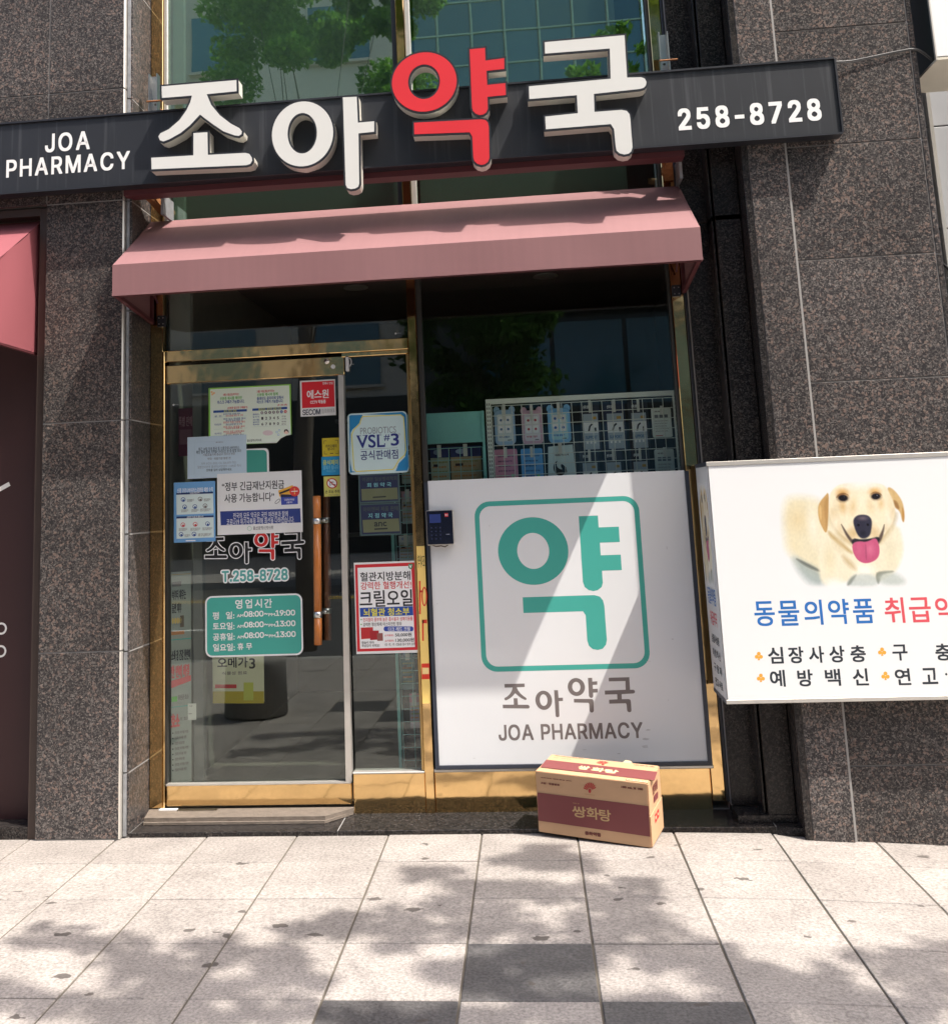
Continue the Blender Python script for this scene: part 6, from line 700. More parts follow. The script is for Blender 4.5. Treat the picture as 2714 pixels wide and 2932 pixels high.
# ================================================================ SETTING: pavement, road
TX, TY = 0.4277, 0.405            # tile pitch
XJ = lambda i: -0.2955 + i*TX     # column joints
YJ = lambda j: 4.66 - j*TY        # row joints, j grows toward the street
def zg(x, y):
    z = 0.0072*(y-5.0)
    if x > 0.56: z -= 0.022*(min(x, 0.987)-0.56)
    if x > 0.987: z -= 0.052*(min(x, 3.2)-0.987)
    return z
def tag_struct(o): o['kind'] = 'structure'; return o
pav = thing('pavement', None, None, (0, 5, 0)); pav['kind'] = 'structure'
def grid_sheet(name, x0, x1, y0, y1, nx, ny, dz, m, parent=None):
    mb = MB(); v = [(x0+(x1-x0)*i/nx, y0+(y1-y0)*j/ny, zg(x0+(x1-x0)*i/nx, y0+(y1-y0)*j/ny)+dz) for j in range(ny+1) for i in range(nx+1)]
    f = [(j*(nx+1)+i, j*(nx+1)+i+1, (j+1)*(nx+1)+i+1, (j+1)*(nx+1)+i) for j in range(ny) for i in range(nx)]
    mb.add(v, f); return mb.build(name, m, parent)
KY = -0.30
grid_sheet('grout_bed', -16, 16, KY, 5.2, 75, 2, -0.005, GROUT, pav)
def tile_mesh(mb, x0, x1, y0, y1, jit=True):
    g = 0.0040; x0 += g; x1 -= g; y0 += 0.0028; y1 -= 0.0028; b = 0.0025
    h = rnd.uniform(-0.0008, 0.0008) if jit else 0
    ta, tb = (rnd.uniform(-0.0012, 0.0012), rnd.uniform(-0.0012, 0.0012)) if jit else (0, 0)
    def z(x, y, d): return zg(x, y) + h + d + ta*(x-x0)/(x1-x0) + tb*(y-y0)/(y1-y0)
    v = []
    for d, ins in ((-0.02, 0), (-b, 0), (0, b)):
        for x, y in ((x0+ins, y0+ins), (x1-ins, y0+ins), (x1-ins, y1-ins), (x0+ins, y1-ins)): v.append((x, y, z(x, y, d)))
    f = [(0,1,5,4),(1,2,6,5),(2,3,7,6),(3,0,4,7),(4,5,9,8),(5,6,10,9),(6,7,11,10),(7,4,8,11),(8,9,10,11)]
    mb.add(v, f)
DARKT = {(1, 3), (2, 4), (6, 2), (0, 4), (-2, 4), (1, 5), (-8, 2), (0, 6), (7, 3), (0, 2), (-6, 2), (-1, 3), (-7, 3), (5, 3), (-3, 5), (3, 5), (-1, 5)}
rest = MB(); restd = MB()
for j in range(-1, 12):
    y1 = 5.0 if j < 0 else YJ(j); y0 = YJ(j+1) if j >= 0 else YJ(0)
    if j < 0: y0 = YJ(0); y1 = 5.04
    else: y1 = YJ(j); y0 = YJ(j+1)
    y0 = max(y0, KY+0.14)
    if y1-y0 < 0.05: continue
    for i in range(-37, 37):
        x0, x1 = XJ(i), XJ(i+1); dk = (i, j) in DARKT
        if -7 <= i <= 6 and j <= 4:
            mb = MB(); tile_mesh(mb, x0, x1, y0, y1); mb.build('paving_tile', PAVE_D if dk else PAVE, pav)
        else: tile_mesh(restd if dk else rest, x0, x1, y0, y1)
tag(rest.build('paving_tiles_further', PAVE, pav), kind='stuff'); tag(restd.build('paving_tiles_further_dark', PAVE_D, pav), kind='stuff')
kb = MB()
for k in range(-14, 14): kb.bevbox(k*1.0+0.004, k*1.0+0.996, KY-0.06, KY+0.14, -0.30, -0.036, 0.012)
tag_struct(kb.build('kerb', KERB))
road = MB().add([(-60, -11.6, -0.17), (60, -11.6, -0.17), (60, KY-0.05, -0.17), (-60, KY-0.05, -0.17)], [(0,1,2,3)]).build('road', ASPH); tag_struct(road)
YEL = mat('yellow_road_paint', (0.62, 0.40, 0.05), 0.7, var=0.2, scale=20); WHP = mat('white_road_paint', (0.7, 0.7, 0.68), 0.7, var=0.2, scale=20)
mk = MB()
for y in (-8.6, -8.9): mk.box(-60, 60, y, y+0.12, -0.169, -0.166)
tag_struct(mk.build('yellow_road_line', YEL))
mk = MB()
for k in range(-6, 7): mk.box(k*6, k*6+3, -4.2, -4.08, -0.169, -0.166)
mk.box(-60, 60, -0.75, -0.63, -0.169, -0.166)
tag_struct(mk.build('white_road_line', WHP))
tag_struct(box('far_pavement', -60, 60, -24, -11.6, -0.3, -0.03, mat('far_paving', (0.33, 0.31, 0.29), 0.8, var=0.15, scale=2)))
tag_struct(box('ground', -120, 120, -60, 60, -0.9, -0.32, mat('earth', (0.2, 0.18, 0.15), 0.9)))

# ================================================================ THE BUILDING
B = thing('granite_shop_building', 'dark brown polished granite shop front with brass framed windows and a glass door', 'building', (-0.4, 5.3, 0))
YG = 5.29      # glass
def slab(parent, x0, x1, y0, y1, z0, z1, m=GRAN, g=0.0028, name='granite_slab'):
    return MB().bevbox(x0+g, x1-g, y0, y1, z0+g, z1-g, 0.0018).build(name, m, parent)
# left pillar
P1 = MB().box(-2.398, -1.990, 4.966, 5.60, -0.02, 4.95).box(-6.2, -2.398, 4.966, 5.60, 3.106, 4.95).build('pillar', MORTAR, B)
for z0, z1 in ((0.004, 0.853), (0.853, 1.963), (1.963, 3.10), (3.10, 3.708), (3.708, 4.95)):
    slab(P1, -2.40, -1.9885, 4.962, 4.985, z0, z1)
for z0, z1 in ((3.10, 3.708), (3.708, 4.95)):
    for x0, x1 in ((-3.5, -2.40), (-4.6, -3.5), (-5.7, -4.6)): slab(P1, x0, x1, 4.962, 4.985, z0, z1)
zs = [(0.004, 0.29), (0.29, 0.846), (0.846, 1.403), (1.403, 1.966), (1.966, 2.52), (2.52, 3.10), (3.10, 3.66), (3.66, 4.3), (4.3, 4.95)]
MB().box(-1.985, -1.957, 5.004, 5.32, -0.02, 4.95).build('pillar_side', MORTAR, B)
PS = [o for o in bpy.data.objects if o.name == 'pillar_side'][0]
for z0, z1 in zs: slab(PS, -1.975, -1.953, 5.000, 5.283, z0, z1)
for z0, z1 in ((0.0, 0.853), (0.853, 1.963), (1.963, 3.10), (3.10, 3.708), (3.708, 4.95)):
    mb = MB(); mb.add([(-1.9905, 4.9615, z0+.004), (-1.9845, 4.9675, z0+.004), (-1.9845, 5.0, z0+.004), (-1.9905, 5.0, z0+.004),
                       (-1.9905, 4.9615, z1-.004), (-1.9845, 4.9675, z1-.004), (-1.9845, 5.0, z1-.004), (-1.9905, 5.0, z1-.004)],
                      [(0,1,5,4),(1,2,6,5),(2,3,7,6),(3,0,4,7),(3,2,1,0),(4,5,6,7)]); mb.build('edge_trim', PALE, P1)
for z0, z1 in zs: box('corner_trim', -1.9815+.001, -1.966, 4.991, 5.0035, z0+.004, z1-.004, SILI, PS)
# brass jamb between the reveal and the glass, and the other frame members
FR = box('window_frame', -1.953, -1.885, 5.262, 5.33, 0.055, 4.95, BRASS, B, 0.003)
def brass(x0, x1, z0, z1, y0=5.262, y1=5.33, m=BRASS, name='frame_bar', bev=0.003): return box(name, x0, x1, y0, y1, z0, z1, m, FR, bev)
brass(-1.884, -1.862, 3.0, 4.95, 5.272, 5.33, PALE)
brass(-1.884, -1.874, 0.055, 2.343, 5.258, 5.33)
brass(-0.573, -0.528, 0.008, 4.95, 5.255, 5.335)                 # middle mullion
brass(-0.527, -0.498, 2.95, 4.95, 5.268, 5.33, PALE)
brass(-0.527, -0.500, 0.226, 2.949, 5.272, 5.33, mat('dark_gasket', (0.035, 0.033, 0.03), 0.4))
brass(-0.600, -0.574, 2.95, 4.95, 5.275, 5.33, BLACK)
brass(0.782, 0.842, 0.060, 4.95, 5.258, 5.335)                   # right column
brass(0.765, 0.781, 0.226, 4.95, 5.272, 5.33, mat('dark_gasket', (0.035, 0.033, 0.03), 0.4))
brass(0.843, 0.856, 0.060, 4.95, 5.24, 5.33, BLACK)
brass(-1.884, -0.574, 2.286, 2.345, 5.262, 5.33)                 # transom above the door
brass(-0.927, -0.574, 2.262, 2.285, 5.264, 5.33)
brass(-0.927, -0.574, 0.012, 0.203, 5.266, 5.33)                 # panels under the glass
brass(-0.927, -0.574, 0.2035, 0.213, 5.250, 5.33, PALE)
brass(-0.527, 0.781, 0.012, 0.206, 5.266, 5.33)
brass(-0.527, 0.797, 0.2065, 0.222, 5.248, 5.33, PALE)
brass(-0.588, -0.574, 0.214, 2.261, 5.262, 5.33, BRASS_D)
brass(-1.861, 0.765, 2.90, 2.99, 5.275, 5.33)
# glazing
def pane(name, x0, x1, z0, z1, m, y=YG): return box(name, x0, x1, y, y+0.008, z0, z1, m, B)
pane('upper_window_pane', -1.862, -0.600, 2.99, 4.95, GLASS_UP); pane('upper_window_pane', -0.498, 0.765, 2.99, 4.95, GLASS_UP)
pane('transom_pane', -1.874, -0.573, 2.345, 2.90, GLASS); pane('side_window_pane', -0.918, -0.588, 0.213, 2.262, GLASS)
pane('shop_window_pane', -0.500, 0.765, 0.222, 2.90, GLASS)
box('blind_board', -1.80, -0.61, 5.40, 5.42, 3.0, 4.95, BLIND, B); box('blind_board', -0.49, 0.62, 5.40, 5.42, 3.0, 4.95, BLIND, B)
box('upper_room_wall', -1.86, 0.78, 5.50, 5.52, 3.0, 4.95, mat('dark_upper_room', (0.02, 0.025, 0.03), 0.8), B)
box('blind_edge', -1.862, -1.80, 5.36, 5.40, 3.0, 4.95, mat('pale_green_post', (0.34, 0.42, 0.36), 0.6), B)
# the door
DG = 5.292
D = thing('door', None, None); D.parent = B; D.location = Vector((-1.39, 5.29, 0.06)) - B.location
box('door_head_rail', -1.872, -0.914, 5.268, 5.312, 2.170, 2.268, BRASS, D, 0.003)
box('door_bottom_rail', -1.868, -0.936, 5.268, 5.312, 0.062, 0.160, BRASS, D, 0.003)
box('door_bottom_strip', -1.868, -0.936, 5.262, 5.300, 0.160, 0.168, PALE, D)
st = MB()
st.add([(-0.963,5.262,.168),(-0.933,5.262,.168),(-0.933,5.315,.168),(-0.963,5.315,.168),(-0.946,5.262,2.169),(-0.918,5.262,2.169),(-0.918,5.315,2.169),(-0.946,5.315,2.169)],
       [(0,3,2,1),(4,5,6,7),(0,1,5,4),(1,2,6,5),(2,3,7,6),(3,0,4,7)]); st.build('door_stile', PALE, D)
box('door_pane', -1.870, -0.950, DG, DG+0.010, 0.168, 2.170, GLASS, D)
box('door_edge_strip', -1.874, -1.864, 5.268, 5.31, 0.168, 2.17, mat('dark_gasket', (0.035, 0.033, 0.03), 0.4), D)
WOODH = mat('orange_varnished_wood', (0.50, 0.165, 0.035), 0.28, var=0.18, scale=30)
h = MB().tube([(-1.062, 5.205, 1.552), (-1.062, 5.205, 1.44)], 0.0195, 16).tube([(-1.063, 5.205, 1.415), (-1.070, 5.205, 0.985)], 0.0195, 16).tube([(-1.070, 5.205, 0.955), (-1.073, 5.205, 0.825)], 0.0195, 16).build('door_handle', WOODH, D, True)
for z, x in ((1.4275, -1.063), (0.970, -1.070)):
    r_ = MB().tube([(x, 5.205, z+0.0145), (x, 5.205, z-0.0145)], 0.0205, 16).tube([(x, 5.205, z), (x, 5.292, z)], 0.009, 10).build('handle_ring', STEEL, h, True)
h2 = MB().tube([(-1.045, 5.375, 1.550), (-1.055, 5.375, 0.825)], 0.0185, 14).build('inner_door_handle', mat('dark_varnished_wood', (0.16, 0.05, 0.02), 0.35), D, True)
for z, x in ((1.4275, -1.047), (0.970, -1.053)): MB().tube([(x, 5.375, z), (x, 5.300, z)], 0.009, 10).tube([(x, 5.375, z+0.014), (x, 5.375, z-0.014)], 0.0195, 14).build('handle_ring', STEEL, h2, True)
lk = MB().tube([(-1.005, 5.268, 2.245), (-1.005, 5.262, 2.245)], 0.015, 20).tube([(-1.005, 5.262, 2.245), (-1.005, 5.257, 2.245)], 0.009, 16).build('door_lock', STEEL, D, True)
MB().box(-1.0065, -1.0035, 5.2562, 5.2568, 2.240, 2.250).build('keyhole', RUBBER, lk)
MB().tube([(-0.972, 5.268, 2.215), (-0.972, 5.2665, 2.215)], 0.0115, 20).build('door_seal_sticker', WHITE, D)
sn = MB().bevbox(-0.905, -0.889, 5.262, 5.285, 2.188, 2.262, 0.002).build('door_sensor', WHITE, B)
MB().tube([(-0.889+0.013*math.sin(t*math.pi/8), 5.274, 2.236-0.022*math.cos(t*math.pi/8)) for t in range(9)], 0.0022, 6).build('sensor_wire', WHITE, sn)
# threshold and step
WS = mat('worn_threshold_stone', (0.165, 0.135, 0.11), 0.75, var=0.35, scale=25, bump=0.3, bscale=60)
th = MB()
top = [(-1.952, 5.262), (-0.925, 5.262), (-0.925, 5.245), (-1.040, 5.118), (-1.925, 5.118)]
th.add([(x, y, 0.0225) for x, y in top]+[(x, y, 0.052) for x, y in top], [(4,3,2,1,0),(5,6,7,8,9)]+[(i, (i+1) % 5, 5+(i+1) % 5, 5+i) for i in range(5)])
th.add([(x, y-0.012 if y < 5.2 else y, 0.0222) for x, y in top]+[(x, y-0.012 if y < 5.2 else y, 0.034) for x, y in top], [(4,3,2,1,0),(5,6,7,8,9)]+[(i, (i+1) % 5, 5+(i+1) % 5, 5+i) for i in range(5)])
th.build('threshold', WS, B)
box('threshold_scrap', -1.895, -1.805, 5.235, 5.262, 0.0522, 0.056, WHITE, B); box('threshold_plate', -1.80, -1.60, 5.222, 5.262, 0.0522, 0.0545, STEEL, B)
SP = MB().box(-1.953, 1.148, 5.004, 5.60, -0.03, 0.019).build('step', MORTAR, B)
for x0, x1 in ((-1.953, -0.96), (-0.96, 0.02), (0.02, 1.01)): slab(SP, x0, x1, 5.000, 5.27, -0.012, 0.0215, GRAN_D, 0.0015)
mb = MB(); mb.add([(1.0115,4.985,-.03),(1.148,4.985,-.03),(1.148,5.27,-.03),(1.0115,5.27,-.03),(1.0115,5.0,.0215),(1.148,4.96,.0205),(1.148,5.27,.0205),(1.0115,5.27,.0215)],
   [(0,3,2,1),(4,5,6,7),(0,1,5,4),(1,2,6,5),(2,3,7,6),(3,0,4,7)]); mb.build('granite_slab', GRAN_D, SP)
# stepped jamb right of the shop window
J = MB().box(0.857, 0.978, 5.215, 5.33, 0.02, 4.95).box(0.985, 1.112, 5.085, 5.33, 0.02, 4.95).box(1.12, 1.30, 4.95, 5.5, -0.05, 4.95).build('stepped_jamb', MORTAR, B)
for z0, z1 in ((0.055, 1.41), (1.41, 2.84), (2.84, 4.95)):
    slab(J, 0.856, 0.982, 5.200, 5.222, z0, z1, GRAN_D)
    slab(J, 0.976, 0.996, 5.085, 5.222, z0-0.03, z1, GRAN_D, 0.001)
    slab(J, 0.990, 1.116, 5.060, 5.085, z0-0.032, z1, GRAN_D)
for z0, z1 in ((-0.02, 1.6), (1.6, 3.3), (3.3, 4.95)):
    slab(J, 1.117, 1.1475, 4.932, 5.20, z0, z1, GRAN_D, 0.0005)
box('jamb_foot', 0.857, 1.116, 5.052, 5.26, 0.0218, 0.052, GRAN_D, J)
# pilaster strip and the wide wall right of it
RW = MB().box(1.145, 1.327, 4.936, 5.6, -0.06, 4.95).box(1.327, 1.990, 4.953, 5.6, -0.09, 4.95).build('granite_wall', MORTAR, B)
for z0, z1 in ((-0.045, 1.41), (1.41, 3.05), (3.05, 4.95)): slab(RW, 1.148, 1.324, 4.930, 4.955, z0, z1, GRAN, 0.001)
box('joint_sealant', 1.3245, 1.3335, 4.9365, 4.96, -0.045, 4.95, MORTAR, RW)
for z0, z1 in ((-0.075, 0.282), (0.282, 0.846), (0.846, 1.41), (1.41, 1.977), (1.977, 2.559), (2.559, 3.120), (3.120, 3.715), (3.715, 4.3), (4.3, 4.95)):
    slab(RW, 1.333, 1.9635, 4.947, 4.972, z0, z1)
    slab(RW, 1.9645, 1.994, 4.949, 4.976, z0-0.006, z1-0.006)
    slab(RW, 1.984, 2.004, 4.978, 5.60, z0, z1)
# inside the shop
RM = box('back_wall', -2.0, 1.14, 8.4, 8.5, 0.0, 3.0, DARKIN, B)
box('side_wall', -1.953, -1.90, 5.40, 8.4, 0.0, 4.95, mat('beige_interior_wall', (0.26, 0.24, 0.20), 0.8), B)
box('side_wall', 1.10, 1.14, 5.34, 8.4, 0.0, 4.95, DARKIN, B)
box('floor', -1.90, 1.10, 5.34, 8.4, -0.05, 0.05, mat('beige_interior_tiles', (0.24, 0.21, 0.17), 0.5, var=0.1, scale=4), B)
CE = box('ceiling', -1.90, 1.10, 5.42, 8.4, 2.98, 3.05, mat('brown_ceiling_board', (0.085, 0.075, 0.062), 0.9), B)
for x, y in ((-1.35, 5.95), (-0.75, 6.1), (0.05, 5.95), (0.7, 5.85), (-1.1, 6.9), (0.2, 6.9)):
    MB().tube([(x, y, 2.98), (x, y, 2.974)], 0.085, 24).build('downlight', PALE, CE)
box('inner_post', -1.873, -1.76, 5.335, 5.385, 2.345, 2.90, mat('grey_inner_post', (0.19, 0.19, 0.17), 0.7), B)
box('inner_post', -1.785, -1.735, 5.45, 5.50, 0.06, 2.28, mat('grey_inner_post', (0.19, 0.19, 0.17), 0.7), B)
box('counter', -0.35, 1.05, 7.3, 7.9, 0.05, 1.0, mat('counter_wood', (0.12, 0.08, 0.05), 0.6), B)
for k in range(4):
    for q in range(2): box('wall_shelf', -1.5+q*1.3, -0.35+q*1.3, 8.15, 8.395, 0.8+k*0.45, 0.83+k*0.45, mat('grey_shelf', (0.16, 0.16, 0.15), 0.7), B)

# ================================================================ MAIN SIGN
S = thing('pharmacy_signboard', 'long charcoal fascia sign with big white and red raised Korean letters and a phone number', 'sign', (-0.5, 4.9, 3.14))
box('sign_panel', -3.6, 1.575, 4.869, 4.93, 3.152, 3.518, SIGN, S)
box('sign_rim', -3.6, 1.578, 4.860, 4.935, 3.519, 3.528, BLACK, S); box('sign_rim', -3.6, 1.578, 4.860, 4.935, 3.141, 3.151, BLACK, S)
box('sign_rim', 1.5755, 1.584, 4.860, 4.935, 3.1515, 3.5185, BLACK, S)
box('sign_backing', -1.975, 0.85, 4.937, 5.025, 3.112, 3.50, MAROON, S)
def xz(pts): return [(p[0], p[1]) for p in pts]
JO = [[(-1.726,3.627),(-1.327,3.628),(-1.326,3.556),(-1.477,3.553),(-1.458,3.505),(-1.415,3.447),(-1.362,3.401),(-1.317,3.373),(-1.302,3.352),(-1.305,3.332),(-1.324,3.321),(-1.348,3.326),(-1.406,3.352),(-1.463,3.396),(-1.504,3.431),(-1.521,3.446),(-1.533,3.434),(-1.57,3.397),(-1.618,3.361),(-1.677,3.332),(-1.71,3.322),(-1.733,3.331),(-1.743,3.357),(-1.73,3.378),(-1.686,3.396),(-1.633,3.438),(-1.597,3.486),(-1.578,3.525),(-1.571,3.552),(-1.724,3.552)],
      [(-1.779,3.255),(-1.563,3.251),(-1.562,3.367),(-1.478,3.366),(-1.476,3.248),(-1.292,3.244),(-1.268,3.236),(-1.254,3.213),(-1.252,3.194),(-1.264,3.173),(-1.288,3.167),(-1.777,3.182)]]
AA = [[(-0.804,3.493),(-0.722,3.490),(-0.720,3.356),(-0.639,3.357),(-0.641,3.290),(-0.719,3.288),(-0.723,3.037),(-0.730,3.018),(-0.749,3.009),(-0.772,3.007),(-0.794,3.016),(-0.803,3.036)]]
AR = [ell(-1.004, 3.314, 0.160, 0.174, 48), ell(-1.005, 3.317, 0.067, 0.098, 36)]
YR = [ell(-0.392, 3.533, 0.166, 0.160, 48), ell(-0.393, 3.534, 0.072, 0.083, 36)]
Y1 = [[(-0.168,3.689),(-0.080,3.690),(-0.081,3.624),(0.011,3.629),(0.008,3.560),(-0.079,3.558),(-0.079,3.498),(0.010,3.500),(0.008,3.426),(-0.081,3.424),(-0.082,3.368),(-0.092,3.347),(-0.110,3.336),(-0.131,3.334),(-0.153,3.344),(-0.167,3.362),(-0.171,3.380)]]
Y2 = [[(-0.457,3.334),(-0.123,3.325),(-0.099,3.319),(-0.086,3.303),(-0.082,3.277),(-0.087,3.119),(-0.096,3.098),(-0.115,3.085),(-0.135,3.082),(-0.157,3.090),(-0.173,3.108),(-0.177,3.130),(-0.177,3.233),(-0.186,3.251),(-0.458,3.262)]]
GU = [[(0.198,3.694),(0.595,3.696),(0.592,3.479),(0.652,3.476),(0.673,3.466),(0.682,3.443),(0.676,3.422),(0.663,3.409),(0.643,3.404),(0.429,3.397),(0.426,3.319),(0.548,3.319),(0.576,3.311),(0.590,3.290),(0.592,3.262),(0.592,3.122),(0.584,3.099),(0.568,3.086),(0.543,3.083),(0.520,3.091),(0.504,3.108),(0.501,3.129),(0.499,3.218),(0.488,3.239),(0.177,3.237),(0.178,3.314),(0.334,3.319),(0.335,3.397),(0.107,3.396),(0.109,3.474),(0.501,3.480),(0.507,3.621),(0.196,3.622)]]
def channel_letter(groups, face):
    """built-up letter: cream return, dark rim, acrylic face set just inside the rim"""
    body = MB(); rim = MB(); fc = MB()
    for spl in groups:
        v, f = fill2d(spl, extrude=0.038); body.add([(p[0], 4.827-p[2]*1.0, p[1]) for p in v], f)
        v, f = fill2d(spl, extrude=0.004, offset=0.0025); rim.add([(p[0], 4.7865-p[2], p[1]) for p in v], f)
        v, f = fill2d(spl, offset=-0.0065); fc.add([(p[0], 4.7815, p[1]) for p in v], f)
    L = body.build('letter', LETS, S); rim.build('letter_rim', BLACK, L); fc.build('letter_face', face, L)
channel_letter([[JO[0]], [JO[1]]], LETW); channel_letter([AR, [AA[0]]], LETW)
channel_letter([YR, [Y1[0]], [Y2[0]]], LETR); channel_letter([[GU[0]]], LETW)
ms = metric_sheet(S, 4.869); ms.N = Vector((0, -1, 0)); ms.off = 0.001; ms.sep = True
LW = mat('white_letter_film', (0.80, 0.80, 0.79), 0.4, var=0.02)
ms.text('JOA', -2.366, 3.448, -2.132, 3.352, LW, 0.0026, 2, True, 0.16); ms.text('PHARMACY', -2.572, 3.324, -1.919, 3.232, LW, 0.0026, 2, True, 0.15)
ms.text('258-8728', 0.826, 3.325, 1.488, 3.222, LW, 0.0042, 2, True, 0.21); ms.finish()
# brackets holding the sign off the window
for x, nm in ((-1.868, 0), (0.816, 1)):
    w_ = 0.024
    b_ = MB().box(x-w_, x+w_, 5.10, 5.106, 3.50, 3.82).box(x-w_, x-w_+0.005, 5.06, 5.10, 3.50, 3.82).box(x+w_-0.005, x+w_, 5.06, 5.10, 3.50, 3.82)
    b_.build('steel_channel', STEEL, S); MB().tube([(x-0.03, 5.05, 3.66), (x+0.06, 5.05, 3.66)], 0.005, 8).build('fixing_bolt', RUST, S); MB().tube([(x, 5.10, 3.66), (x, 5.262, 3.66)], 0.007, 8).build('fixing_bolt', RUST, S)
    MB().bar((x-0.05, 4.97, 3.205), (x, 5.25, 3.10), 0.05, 0.03).bar((x-0.02, 4.96, 3.14), (x-0.02, 5.26, 3.14), 0.03, 0.04).build('rusty_bracket', RUST, S)
    MB().box(x+0.03, x+0.045, 5.10, 5.26, 3.05, 3.16).build('bracket_plate', SILI, S)

# ================================================================ AWNINGS
def awning():
    t = thing('shop_awning', 'wide rose red canvas awning right under the letters of the charcoal sign', 'awning', (-0.54, 5.25, 2.5))
    xl, xr = -1.950, 0.858; yf, yb = 4.74, 5.245
    zt, zv, zb = 2.702, 2.547, 3.055
    xlb, xrb = -1.945, 0.862
    c = MB(); nx = 40
    for i in range(nx):      # sloping cloth with a slight sag between the arms
        pass
    def top(u, w_):
        x = (xl + (xr-xl)*u)*(1-w_) + (xlb + (xrb-xlb)*u)*w_
        sag = -0.006*math.sin(math.pi*w_)*(0.6+0.4*math.sin(u*9.0))
        return (x, yf+(yb-yf)*w_, zt+(zb-zt)*w_+sag)
    rows = 8; v = [top(i/nx, j/rows) for j in range(rows+1) for i in range(nx+1)]
    c.add(v, [(j*(nx+1)+i, j*(nx+1)+i+1, (j+1)*(nx+1)+i+1, (j+1)*(nx+1)+i) for j in range(rows) for i in range(nx)])
    o = c.build('awning_canvas', FABR, t, False)
    sol = o.modifiers.new('s', 'SOLIDIFY'); sol.thickness = 0.002; sol.offset = -1
    c = MB(); v = []
    for j in range(5):
        for i in range(nx+1):
            u = i/nx; v.append((xl+(xr-xl)*u, yf-0.001+0.0022*math.sin(u*23)*j/4, zt-0.0005-(zt-zv)*j/4))
    c.add(v, [(j*(nx+1)+i, (j+1)*(nx+1)+i, (j+1)*(nx+1)+i+1, j*(nx+1)+i+1) for j in range(4) for i in range(nx)])
    MB().box(xl-.001, xr+.001, yf-.0042, yf-.0028, zv-.001, zv+.013).build('awning_hem', FABR, t)
    o = c.build('awning_valance', FABR, t, False); sol = o.modifiers.new('s', 'SOLIDIFY'); sol.thickness = 0.002; sol.offset = 1
    for x in (xl+0.004, xr-0.004):
        s = MB().add([(x-0.001, yf+.002, zv), (x-0.001, yf+.002, zt), (x-0.001, yb, zb-.002), (x-0.001, yb, 2.50), (x+0.001, yf+.002, zv), (x+0.001, yf+.002, zt), (x+0.001, yb, zb-.002), (x+0.001, yb, 2.50)],
                     [(0,1,2,3),(7,6,5,4),(0,4,5,1),(1,5,6,2),(2,6,7,3),(3,7,4,0)]); s.build('awning_cheek', FABR, t)
    f = MB().bar((xl, yf+.014, zv+.004), (xr, yf+.014, zv+.004), 0.022, 0.016)
    for x in (xl+0.016, xr-0.016):
        f.bar((x, yf+.01, zv+0.004), (x, yb, 2.500), 0.020, 0.020); f.bar((x, yf+.01, zt-0.016), (x, yb, zb-0.02), 0.016, 0.016)
        f.bar((x, yb-.01, 2.50), (x, yb-.01, zb-0.02), 0.016, 0.016)
    f.build('awning_frame', MAROON, t)
    a = MB()
    for x in (-1.90, 0.81):
        a.bar((x, yf+.03, 2.62), (x, yb-.02, 2.78), 0.010, 0.010, 0); a.bar((x, yb-.02, 2.60), (x, yf+.20, 2.80), 0.008, 0.008, 0)
    a.build('awning_arm', MAROON, t)
    for x in (-1.885, 0.805):
        k = MB().bevbox(x-0.022, x+0.022, 5.236, 5.262, 2.475, 2.535, 0.002).build('wall_bracket', BLACK, t)
        for dx in (-0.011, 0.011):
            for dz in (-0.016, 0.016): MB().tube([(x+dx, 5.2365, 2.505+dz), (x+dx, 5.232, 2.505+dz)], 0.0035, 8).build('bracket_screw', STEEL, k)
    MB().tube([(-0.4, yf+.25, 2.86), (0.1, yb-.02, 2.99)], 0.003, 6).build('awning_cord', RUBBER, t)
awning()
def neighbour():
    t = thing('neighbour_awning', 'closed sided rose awning over the dark maroon entrance left of the granite pillar', 'awning', (-3.4, 5.05, 2.34))
    xr, xl = -2.47, -4.3; yf, yb = 4.42, 5.06; zt, zb, zl = 2.60, 3.045, 2.335
    c = MB().add([(xl, yf, zt), (xr, yf, zt), (xr, yb, zb), (xl, yb, zb)], [(0,1,2,3)]).add([(xl, yf, zl), (xr, yf, zl), (xr, yf, zt), (xl, yf, zt)], [(0,1,2,3)])
    o = c.build('awning_canvas', FABN, t); s_ = o.modifiers.new('s', 'SOLIDIFY'); s_.thickness = 0.002; s_.offset = -1
    v = []; n = 10
    for j in range(n+1):
        for i in range(n+1):
            a = i/n; b = j/n; y = yf+(yb-yf)*a; z = zl*(1-b) + (zt+(zb-zt)*a)*b
            v.append((xr+0.001+0.010*math.sin(a*math.pi)*math.sin(b*math.pi*0.5)*math.sin(3+a*7), y, z))
    o = MB().add(v, [(j*(n+1)+i, j*(n+1)+i+1, (j+1)*(n+1)+i+1, (j+1)*(n+1)+i) for j in range(n) for i in range(n)]).build('awning_cheek', FABN, t, True)
    MB().bar((xr-.01, yf, zl), (xr-.01, yb, zl), 0.02, 0.02).bar((xl, yf+.01, zl), (xr, yf+.01, zl), 0.02, 0.02).build('awning_frame', MAROON, t)
neighbour()
NB = thing('maroon_entrance', 'dark maroon entrance panel with white line lettering left of the granite pillar', 'door', (-3.4, 5.12, 0.0))
MRN = mat('matt_maroon_panel', (0.040, 0.0125, 0.013), 0.55, var=0.15, scale=2.5)
box('door_panel', -4.3, -2.445, 5.115, 5.15, 0.03, 3.05, MRN, NB)
box('door_surround', -2.444, -2.404, 4.985, 5.20, 0.0, 3.09, BRASS_D if False else mat('dark_bronze_trim', (0.060, 0.042, 0.036), 0.4, 0.3), NB)
box('door_surround', -4.3, -2.445, 4.985, 5.20, 3.052, 3.092, MATS['dark_bronze_trim'], NB)
